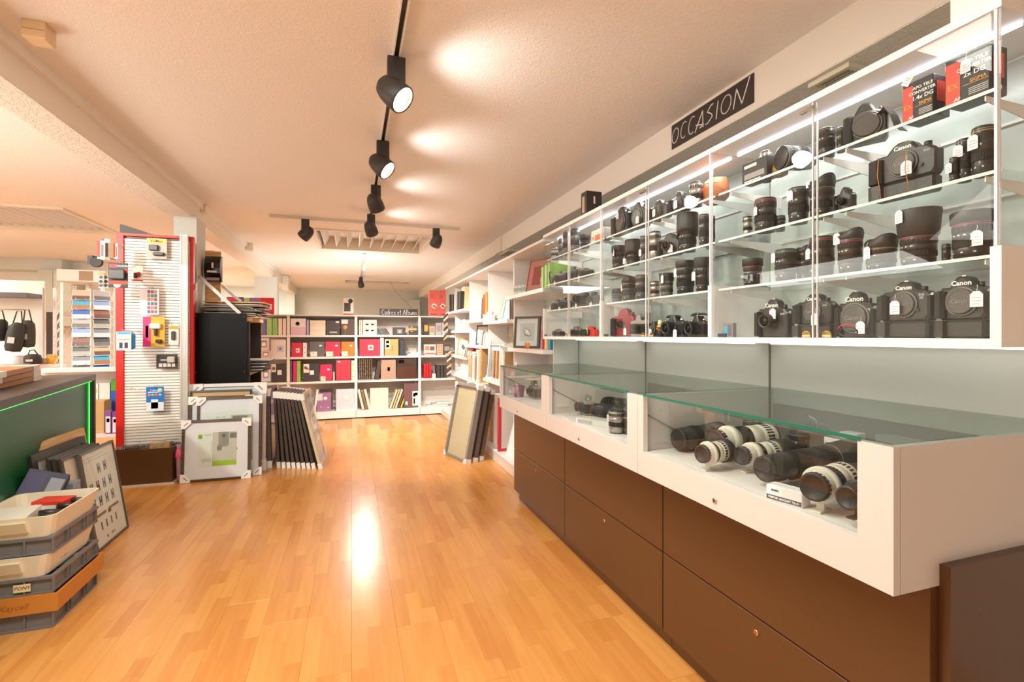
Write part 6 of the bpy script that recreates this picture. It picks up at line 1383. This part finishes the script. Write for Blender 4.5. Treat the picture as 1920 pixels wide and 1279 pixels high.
for i in range(3):
    P = G(.95-.0*i, Hc+.001+.034*i, -.26+.01*i); t = thing('flat_parcel', f'brown flat parcel with white ends on the dark counter, {("lowest", "middle", "topmost")[i]} of three', 'parcel', tuple(P), ang-pi+.03*i)
    B().rbox(-.50, .36, -.14, .14, 0, .032, .002).build('parcel', mat('parcel_brown', '#b98358', .5), t)
    B().box(-.502, -.36, -.142, .142, -.0003, .0335).build('white_wrap', PAPER, t); B().box(.20, .362, -.142, .142, -.0003, .0335).build('white_wrap', PAPER, t)
P = G(.9, Hc+.104, -.26); t = thing('plastic_bag', 'flat clear plastic bag lying on the topmost parcel', 'plastic bag', tuple(P), ang-pi); rnd = random.Random(3)
b = B(); n = 8
for i in range(n+1):
    for j in range(5): b.v.append((-.34+.62*i/n, -.12+.06*j, .002+.022*rnd.random()))
for i in range(n):
    for j in range(4): q = i*5+j; b.face([q, q+1, q+6, q+5])
b.build('bag', FILM, t, fix=False)
# pictures leaning in front of the counter
H_ = [(.25+.20*i, .80) for i in (1, 2)]+[(.14+.20*i, .62) for i in range(4)]+[(.14+.20*i, .45) for i in range(4)]
sh = []
for cx, cz in H_:
    sh += [(cx-.045, cx-.015, cz-.055, cz+.055, '#5e5c5a'), (cx+.015, cx+.045, cz-.055, cz+.055, '#5e5c5a'), (cx-.02, cx+.02, cz-.02, cz+.015, '#5e5c5a')]
sh += [(.08, .44, .30, .33, '#8a6a58'), (.05, .14, .27, .31, '#6a5548'), (.52, .88, .31, .34, '#8a6a58'), (.50, .6, .28, .32, '#6a5548')]+[(.22+.16*i, .26+.16*i, .15, .235, '#7a6c60') for i in range(4)]
sh += [('t', .55, .055, .035, 'LEICA', '#6a6664'), ('o', .36, .055, .016, '#d8332c'), (.05, .7, .945, .95, '#a8a49e'), (.05, .85, .91, .915, '#a8a49e')]
LX = .02
frame((-1.43, 3.72, .001), 'slim black frame holding a white binoculars chart poster', .43, .605, col='#5b524e', matc='#e6e2d8', pic={'bg': '#f1ede4', 'rect': (.05, .95, .03, .97), 'shapes': sh}, rz=pi/2, lean=.15, mw=.014, dep=.02)
for i in range(3):
    frame((-1.460-.027*i, 3.60, .001), f'narrow black frame behind the binoculars chart, {("first", "second", "third")[i]} of three', .44, .610+.004*i, col='#4a413d', matc='#d8cdb8', rz=pi/2, lean=.15, mw=.016, dep=.018, glass=False)
frame((-1.548, 3.585, .001), 'wide black frame with empty white mat leaning behind the chart', .56, .655, col='#38302e', matc='#eae0d4', rz=pi/2, lean=.15, mw=.04, dep=.035)
frame((-1.60, 3.69, .001), 'light wood frame with cream mat, hindmost against the dark counter', .60, .69, col=WOODL, matc='#ead2a4', rz=pi/2, lean=.15, mw=.05, dep=.03, glass=False)

# ------------------------------------------------------------------ stack of trays and crates
CX0, CX1, CY0, CY1 = -1.575, -1.26, 2.685, 3.09
GC = mat('crate_grey', '#77716f', .45); CW = mat('crate_cream', '#e9dcc4', .45)
def euro(z0, h, label, x1=CX1, y0=CY0, y1=CY1, x0=CX0):
    t = thing('stacking_crate', label, 'crate', (x0, y0, z0)); W_, D_ = x1-x0, y1-y0; r = .012; tk = .004
    b = B()
    b.box(r, W_-r, r, D_-r, 0, .004)
    b.box(r, W_-r, r, r+tk, .0045, h).box(r, W_-r, D_-r-tk, D_-r, .0045, h).box(r, r+tk, r+tk, D_-r-tk, .0045, h).box(W_-r-tk, W_-r, r+tk, D_-r-tk, .0045, h)
    b.build('shell', GC, t)
    b = B().box(0, W_, 0, r-.0002, h-.012, h).box(0, W_, D_-r+.0002, D_, h-.012, h).box(0, r-.0002, r, D_-r, h-.012, h).box(W_-r+.0002, W_, r, D_-r, h-.012, h)
    b.build('rim', GC, t)
    b = B().box(0, W_, 0, r-.0002, 0, .007).box(W_-r+.0002, W_, r, D_-r, 0, .007)
    b.build('foot_flange', GC, t)
    for x in (0.0, W_*.32, W_*.66, W_-.006): B().box(x, x+.006, 0.001, r-.0002, .0075, h-.0125).build('rib', GC, t)
    for y in (D_*.30, D_*.36, D_*.66, D_*.72, D_-.018): B().box(W_-r+.0002, W_-.001, y, y+.006, .0075, h-.0125).build('rib', GC, t)
    return t
def tray(z0, h, label, dx=0, dy=0):
    t = thing('cream_tray', label, 'tray', (CX0-.02+dx, CY0-.015+dy, z0)); W_, D_ = CX1-CX0+.03, CY1-CY0+.02
    def loop(ins, z, c=.03):
        x0, x1, y0, y1 = ins, W_-ins, ins, D_-ins
        return [(x0+c, y0, z), (x1-c, y0, z), (x1-c*.3, y0+c*.3, z), (x1, y0+c, z), (x1, y1-c, z), (x1-c*.3, y1-c*.3, z), (x1-c, y1, z), (x0+c, y1, z), (x0+c*.3, y1-c*.3, z), (x0, y1-c, z), (x0, y0+c, z), (x0+c*.3, y0+c*.3, z)]
    b = B(); Ls = [loop(.022, 0), loop(.0, h), loop(.008, h), loop(.028, .006)]
    for l in Ls: b.v += l
    for q in range(3):
        for i in range(12): b.face([q*12+i, q*12+(i+1) % 12, (q+1)*12+(i+1) % 12, (q+1)*12+i])
    b.face(list(range(12))[::-1]); b.face([36+i for i in range(12)]); b.build('tray', CW, t)
    B().hexa([(W_*.40, .006, h*.30), (W_*.72, .006, h*.30), (W_*.72, .020, h*.30), (W_*.40, .020, h*.30), (W_*.41, -.010, h*.80), (W_*.71, -.010, h*.80), (W_*.71, .008, h*.80), (W_*.41, .008, h*.80)]).build('label_holder', C('#e2d3b4', .5), t)
    return t
euro(.001, .076, 'grey stacking crate at the very bottom of the tray stack')
t = thing('wooden_tray', 'orange wooden box with faded writing, second from the floor in the stack', 'box', (CX0-.01, CY0-.01, .078)); W_ = CX1-CX0+.03; D_ = CY1-CY0+.02
B().box(0, W_, 0, .01, 0, .078).box(0, W_, D_-.01, D_, 0, .078).box(0, .01, .0101, D_-.0101, 0, .078).box(W_-.01, W_, .0101, D_-.0101, 0, .078).box(.0101, W_-.0101, .0101, D_-.0101, 0, .008).build('box', mat('orange_wood', '#cb8034', .5), t)
text('lettering', 'Kaycell', .035, C('#a65f2c', .6), t, (W_*.55, -.0008, .036), shear=.3)
t = euro(.157, .074, 'grey stacking crate labelled PONY above the orange wooden box')
B().box(.175, .235, -.0012, -.0002, .018, .052).build('paper_label', C('#e8cf9f', .6), t); text('lettering', 'PONY', .021, C('#3a3230', .6), t, (.205, -.0014, .035), shear=.2)
t4 = tray(.232, .098, 'lower cream tray with scribbled sticker in the middle of the stack', -.02)
B().box(CX1-CX0+.012, CX1-CX0+.0135, .12, .19, .02, .09).build('sticker', C('#e9ddeb', .6), t4)
B().tube([(CX1-CX0+.0155, .125+.007*i, .03+.05*(i % 2)) for i in range(9)], .0012, 4).build('pen_scribble', C('#5d4a86', .6), t4)
euro(.331, .075, 'upper grey stacking crate under the topmost cream tray')
t6 = tray(.407, .095, 'topmost cream tray holding red and white boxes and black lids')
def bit(name, x, y, z, w, d, h, c_, label, rz=0, rx=0):
    t = thing(name, label, 'box', (x, y, z), 0, None, (rx, 0, rz)); B().rbox(-w/2, w/2, -d/2, d/2, 0, h, .002).build('carton', C(c_, .5), t); B().box(-w*.3, w*.3, -d/2-.0006, -d/2-.0001, h*.25, h*.75).build('print', C('#e9e2da' if c_ != '#efe8dc' else '#c9574a', .5), t); return t
bit('white_carton', -1.49, 2.85, .416, .15, .20, .062, '#efe8dc', 'white folded carton in the topmost cream tray', .15)
bit('red_carton', -1.40, 2.99, .416, .14, .09, .075, '#dd3a26', 'red box behind the white carton in the topmost tray', -.2)
bit('flat_white_carton', -1.40, 2.76, .416, .16, .07, .05, '#efe8dc', 'flat white and red box at the front of the topmost tray', .05)
for i, (x, y, z, rx) in enumerate(((-1.36, 2.88, .428, .25), (-1.33, 2.96, .430, .3), (-1.335, 2.83, .428, .2), (-1.31, 3.02, .435, .35))):
    t = thing('round_lens_cover', f'round black lens lid in the topmost cream tray, {("first", "second", "third", "hindmost")[i]} from the front box', 'lens cap', (x, y, z+.02), 0, None, (-rx, rx*.3, 0)); B().lathe([(.045, 0), (.048, .004), (.048, .018), (.044, .020), (.0004, .020)], 24).build('lid', BLACK, t); B().lathe([(.030, .0202), (.031, .0215), (.0004, .0215)], 20).build('inner_disc', BLACKM, t)
for zz, lst in ((.337, (('#efe8dc', 'white paper box'), ('#b3242a', 'dark red box'), ('#7a1f26', 'maroon box'), ('#d84838', 'small red box'))), (.163, (('#3a6fae', 'blue'), ('#d23a34', 'red'), ('#4a4644', 'black'), ('#efe8dc', 'white'), ('#c9403a', 'scarlet'), ('#8aa08c', 'grey green')))):
    for i, (c_, l) in enumerate(lst):
        n = len(lst); x = CX0+.045+(CX1-CX0-.10)*(i % 3)/2*.98; y = CY0+.07+.13*(i // 3 if n > 4 else (i % 2))
        bit('small_box', x, y, zz, .075, .09, .045 if zz > .3 else .05, c_, f'{l if zz > .3 else l+" small box"} lying in the {"upper grey crate" if zz > .3 else "PONY crate"}', .1*(i % 3-1))
for i in range(3): bit('small_box', CX1-.06, CY0+.30+.035*i-.02, .163, .07, .03, .052, ('#d9d2c8', '#6a9a8c', '#c08a9c')[i], f'{("pale", "green", "pink")[i]} film pack at the far end of the PONY crate')
# support box with camera cartons beside the trays
t = carton('storage_box', (-1.575, 3.13, .001), .22, .26, .40, '#5d5753', 'grey storage box on the floor behind the tray stack')
t = carton('camera_carton', (-1.555, 3.15, .403), .17, .11, .15, '#1a1433', 'dark purple camera carton with glossy window propped on the storage box', rot=(-.5, .35, .25), front=((.05, .5, .1, .9, '#2c2158'), (.6, .95, .2, .8, '#8d8a9c'))); t.location.z = .45
carton('grey_case', (-1.545, 3.315, .403), .15, .10, .07, '#8f9aa6', 'small grey-blue slide case at the back of the storage box', rz=.1)
carton('camera_carton', (-1.62, 3.44, .001), .12, .06, .50, '#3b3352', 'upright dark violet carton standing between storage box and frames', rz=.1)

# ------------------------------------------------------------------ postcard stand
sp = Vector(on_Y(166, 690, 6.1)); sx, sy = sp.x, 6.1
st = thing('postcard_stand', 'revolving white wire postcard stand behind the slat wall', 'card stand', (sx, sy, 0), .12)
B().cyl(.022, 0, 1.93, 12).build('pole', WHITE_M, st); B().lathe([(.28, 0), (.28, .02), (.03, .04)], 24).build('foot', WHITE_M, st)
zt_ = on_Y(166, 545, 6.1).z; zb2 = on_Y(166, 700, 6.1).z
B().box(-.17, .17, -.17, .17, zb2-.06, zb2-.03).build('tray', mat('stand_cream', '#efe3d3', .5), st)
R_ = .17
for sd in range(4):
    a = sd*pi/2; M = Matrix.Rotation(a, 4, 'Z')
    b = B()
    for x in (-.155, .155): b.box(x-.008, x+.008, -R_-.002, -R_+.004, zb2-.03, zt_+.06)
    b.xform(M).build('side_rail', WHITE_M, st)
for i in range(9):
    for sd in range(4):
        a = sd*pi/2+.0; z = zb2+.005+.092*i; M = Matrix.Rotation(a, 4, 'Z')
        b = B()
        for s in (-1, 1): b.tube([(s*.06, -R_, z+.09), (s*.035, -R_-.045, z+.0), (s*.02, -R_-.012, z-.012)], .0022, 4)
        b.tube([(-.035, -R_-.045, z), (.035, -R_-.045, z)], .0022, 4)
        b.xform(M).build('wire_pocket', WHITE_M, st)
H0 = B().box(-.19, .19, -.19, .19, zt_+.075, zt_+.19).build('header_box', mat('header_cream', '#ece0d4', .5), st)
B().box(-.02, .09, -.192, -.1905, zt_+.085, zt_+.18).build('header_picture', C('#a88a68', .6), st)
PC = [('#d8b49a', '#6a4a3a'), ('#4ea8d0', '#a8743c'), ('#2f62b8', '#c8d8e8'), ('#b8b0b0', '#6a6668'), ('#8ca4d8', '#dfe4ea'), ('#8a4a34', '#5a3428'), ('#4a4644', '#a8a098'), ('#7c8088', '#c8ccd0'), ('#3a3a40', '#6a6a70')]
side = ['front', 'window', 'rear', 'post']
for sd, nm in ((0, 'front face'), (1, 'slat wall face'), (3, 'outer face')):
    for i in range(9):
        c1, c2 = PC[(8-i+sd*3) % 9]; a = {0: .12, 1: pi/2-.75, 3: 3*pi/2+.35}[sd]; z = zb2+.004+.092*i
        t = thing('postcard', f'postcard on the {nm} of the wire stand, {("lowest", "second from below", "third from below", "fourth from below", "middle", "fourth from top", "third from top", "second from top", "topmost")[i]}', 'postcard', (sx, sy, 0), 0, None, None)
        lean = -.22 if sd != 3 else -.42
        c = B().box(-.072, .072, 0, .0012, 0, .104); 
        M = Matrix.Translation((0, -R_-(.040 if sd == 0 else .09), z)) @ Matrix.Rotation(lean, 4, 'X'); t.matrix_world = Matrix.Translation((sx, sy, 0)) @ Matrix.Rotation(a, 4, 'Z') @ M
        c.build('card', C('#efe9e0', .4), t)
        B().box(-.068, .068, -.0008, -.0001, .045, .100).build('sky_print', C(c1, .4), t); B().box(-.068, .068, -.0008, -.0001, .004, .0445).build('ground_print', C(c2, .4), t)

# goods behind the red post
tb = thing('low_shelf', 'low white shelf with goods between the counter and the slat wall', 'shelf', (-2.78, 5.42, 0))
B().box(0, .86, 0, .36, .36, .385).build('board', SHELF_W, tb); B().box(.0, .86, 0, .36, .0, .04).build('base', CREAM_SH, tb)
for x in (.005, .835): B().box(x, x+.02, .02, .34, .041, .359).build('side_panel', CREAM_SH, tb)
B().box(0, .86, .34, .36, .386, .99).build('back_panel', C('#f3ece6', .6), tb); B().box(0, .86, .1, .339, .96, .98).build('upper_board', SHELF_W, tb)
def TB(pl, pr, yt, Y, col, label, th=.12, z=.386, front=(), name='product_box'):
    a = on_Y(pl, 0, Y); b_ = on_Y(pr, 0, Y); c = (a+b_)/2; d = dep(c); return carton(name, (c.x, Y, z), b_.x-a.x, th, HC-(yt-HY)*d/F-z, col, label, front=front)
TB(167, 195, 752, 5.50, '#d0a76e', 'open brown cardboard box on the low shelf beside the slat wall', .15)
TB(197, 208, 770, 5.44, '#8a5aa0', 'purple and white ink carton, first of two beside the red post', .03, front=((.1, .9, .05, .75, '#efe9f0'), (.25, .75, .5, .66, '#b07a5a')))
TB(210, 221, 772, 5.44, '#7c4c98', 'purple and white ink carton, second and closer to the red post', .03, front=((.1, .9, .05, .75, '#efe9f0'), (.25, .75, .5, .66, '#b07a5a')))
TB(158, 172, 763, 5.5, '#dcd3dc', 'white pack with purple band behind the dark counter', .1, front=((0, 1, .75, .85, '#a03c8c'),))
TB(150, 184, 720, 5.69, '#f3efe8', 'white carton with yellow spot standing at the back of the low shelf', .06, front=((.8, .95, .8, .9, '#e8c86a'),))
TB(186, 206, 718, 5.69, '#ece7e0', 'plain pale carton beside the white one on the low shelf', .06)
TB(208, 222, 712, 5.69, '#2f5fc0', 'blue folder with green top behind the red post', .05, front=((0, 1, .78, 1, '#5aa83c'),))

# ------------------------------------------------------------------ the far left: bags, wall unit, cabinet
t = thing('wall_cabinet', 'grey two-door wall cabinet high on the far wall', 'cabinet', (on_Y(70, 505, 10.6).x, 10.6, on_Y(70, 612, 10.6).z)); w_ = on_Y(134, 505, 10.6).x-t.location.x; h_ = on_Y(70, 505, 10.6).z-t.location.z
B().box(0, w_, .021, .44, 0, h_).build('carcass', C('#c3beb0', .5), t)
B().rbox(0, w_*.45-.003, 0, .02, .003, h_-.003, .002).build('door', C('#c9c4b6', .4), t); B().rbox(w_*.45+.003, w_, 0, .02, .003, h_-.003, .002).build('door', C('#d3d0c0', .4), t)
t = thing('tall_dark_board', 'tall dark board standing under the grey wall cabinet', 'board', (on_Y(84, 585, 9.2).x, 9.2, 0)); w_ = on_Y(107, 585, 9.2).x-t.location.x
B().rbox(0, w_, 0, .05, 0, on_Y(84, 585, 9.2).z, .003).build('board', C('#6b6461', .5), t); B().box(0, w_+.4, .051, .4, on_Y(84, 585, 9.2).z-.05, on_Y(84, 585, 9.2).z).build('ledge', SHELF_W, t)
t = thing('black_shelf', 'black wall shelf above the hanging bags', 'shelf', (-5.3, 8.55, on_Y(20, 556, 8.5).z)); q = on_Y(46, 550, 8.5); q0 = -5.3
B().box(0, q.x-q0, 0, .35, 0, .06).build('board', C('#5f5959', .5), t)
t2 = thing('slotted_unit', 'white slotted wall unit carrying the black shelf and camera bags', 'shelving', (-5.3, 8.92, 0)); 
B().box(0, q.x-q0+.02, 0, .04, 0, 2.1).build('back_panel', WALLW, t2)
for x in (q.x-q0-.03, q.x-q0+.13): B().box(x, x+.04, -.03, -.001, .1, 2.0).build('upright', C('#efe8ea', .5), t2)
B().box(0, q.x-q0+.5, -.5, -.031, .86, .90).build('table_top', SHELF_W, t2); B().box(.05, q.x-q0+.45, -.48, -.45, 0, .859).build('table_front', SHELF_W, t2)
rl = on_Y(20, 580, 8.45)
B().tube([(0, -.40, rl.z), (q.x-q0+.0, -.40, rl.z)], .010, 6).build('rail', CHROME, t2)
def bag(pl, pr, yt, yb, label, col, Y=8.42, lean=0, str_=True):
    a = on_Y(pl, yt, Y); b_ = on_Y(pr, yb, Y); w_ = b_.x-a.x; h_ = a.z-b_.z; t = thing('camera_bag', label, 'bag', ((a.x+b_.x)/2, Y, b_.z), 0, None, (0, lean, 0))
    hb2 = h_*.72
    b = B().lathe([(.0005, 0), (.40, hb2*.03), (.5, hb2*.15), (.5, hb2*.6), (.44, hb2*.86), (.25, hb2*.98), (.0005, hb2)], 18, mod=lambda i, j, a_, r, z: (r*(1+.07*sin(5*a_+i)), z)); b.v = [(x*w_, y*.16, z) for x, y, z in b.v]; b.build('bag', mat('bag'+col.strip('#'), col, .7, bump=(60, .4)), t)
    B().tube([(-w_*.3, -.0, hb2*.9), (-w_*.16, -.01, h_*.98), (w_*.1, -.01, h_), (w_*.32, 0, hb2*.85)], .008, 5).build('strap', BLACKM, t)
    B().box(-w_*.2, w_*.2, -.088, -.082, hb2*.3, hb2*.5).build('pocket_label', C('#cfcaca', .5), t)
    return t
bag(8, 40, 582, 660, 'big black camera bag hanging with its strap, under the black shelf', '#343432', lean=.14)
bag(38, 66, 580, 652, 'dark camera bag hanging beside the big black one', '#45403e', Y=8.55)
bag(-8, 14, 582, 640, 'narrow black bag at the outer end of the rail', '#2c2a2b', Y=8.5)
t = bag(46, 78, 655, 682, 'flat black pouch lying on the white table', '#33302f', Y=8.36); t.location.z = .902
for i, (px, c_, l, r, h) in enumerate(((80, '#e8a83c', 'orange jar', .06, .13), (14, '#dcd8d8', 'clear plastic box', .08, .12), (66, '#b9a58c', 'beige pot', .06, .08))):
    p = on_Y(px, 0, 8.30); t = thing('jar', f'{l} standing on the white table by the bags', 'jar', (p.x, 8.52, .901)); B().lathe([(.0005, 0), (r*.95, .001), (r, .01), (r, h*.85), (r*.8, h*.95)], 16).build('jar', C(c_, .3), t); B().cyl(r*.85, h*.955, h, 16).build('lid', PAPER, t)

for i, (a, b_, yt, yb, c_, l) in enumerate(((485, 504, 634, 657, '#e3c2b4', 'pink framed card pack'), (489, 507, 657, 672, '#d8ae9c', 'rosy card pack'), (487, 500, 672, 684, '#d9c48c', 'gold card pack'), (490, 507, 690, 715, '#c9c4c6', 'black and white photo pack'))):
    A = on_Y(a, yt, 7.93); D = on_Y(b_, yb, 7.93); t = thing('card_pack', f'{l} clipped at the left end post of the back shelving', 'card pack', (A.x, 7.93, D.z), 0, None, (-.08, 0, -.1)); w_ = D.x-A.x; h_ = A.z-D.z
    B().box(0, w_, 0, .02, 0, h_).build('pack', C(c_, .3), t); B().box(w_*.2, w_*.8, -.001, -.0001, h_*.25, h_*.8).build('picture', C('#8d8078', .5), t); B().box(w_*.3, w_*.7, -.0018, -.0011, h_*.35, h_*.65).build('picture_detail', C('#efe8e2', .5), t)
# ------------------------------------------------------------------ families of alike things
FAM = {'camera_lens': 'used lenses', 'camera': 'used cameras', 'gold_pin': 'gold emblem pins', 'photo_album': 'photo albums', 'booklet': 'slim booklets', 'print_sheet': 'mounted prints on the cabinet',
       'postcard': 'postcards on the wire stand', 'blister_pack': 'packs hanging on the slat wall', 'film_box': 'pink film boxes', 'gift_box': 'flat gift boxes', 'paper_pack': 'flat paper packs', 'board': 'black boards in the print cabinet',
       'round_lens_cover': 'black lens covers in the top tray', 'small_box': 'small boxes in the crates', 'flat_parcel': 'parcels on the dark counter', 'slide_box': 'slide boxes in the middle counter', 'candle_glass': 'tea light glasses',
       'mug': 'mugs on the white shelf', 'glass_frame_pack': 'clip frame packs', 'card_pack': 'card packs at the shelf post', 'track_spotlight': 'black track spotlights', 'stacking_crate': 'grey stacking crates', 'cream_tray': 'cream trays',
       'display_counter': 'glass topped counters', 'glass_case': 'wall glass cases', 'drawer_cabinet': 'brown drawer cabinets', 'camera_bag': 'camera bags by the far wall', 'small_box_print': 'small boxes', 'book': 'books below the far case'}
for o in list(bpy.data.objects):
    if o.parent is None and 'category' in o.keys() and 'group' not in o.keys():
        n = o.name.split('.')[0]; x, y, z = o.location
        if n in ('camera_lens', 'camera'): o['group'] = FAM[n]+(' in the glass counters' if z < 1.1 else ' in the wall cases')
        elif n == 'photo_album': o['group'] = 'photo albums on the '+('back shelving' if y > 7.9 else 'white side shelving')
        elif n == 'picture_frame': o['group'] = 'frames on the white side shelving' if x > 1.3 else ('frames leaning out from the shelving' if x > .5 else ('frames leaning on the dark counter' if y < 4.5 else ('black frames leaning in a row' if x > -.87 else 'frames standing below the black panel')))
        elif n in FAM: o['group'] = FAM[n]
# ------------------------------------------------------------------ lettering curves become meshes
bpy.context.view_layer.update()
dg = bpy.context.evaluated_depsgraph_get(); todo = [o for o in bpy.data.objects if o.type == 'FONT']; cache = {}
for o in todo:
    if o.data.name not in cache: cache[o.data.name] = bpy.data.meshes.new_from_object(o.evaluated_get(dg))
for o in todo:
    n = o.name; me = cache[o.data.name]; q = bpy.data.objects.new('x', me); COL.objects.link(q)
    q.parent = o.parent; q.location = o.location; q.rotation_euler = o.rotation_euler; q.scale = o.scale
    bpy.data.objects.remove(o); q.name = n; q['kind'] = 'stuff'
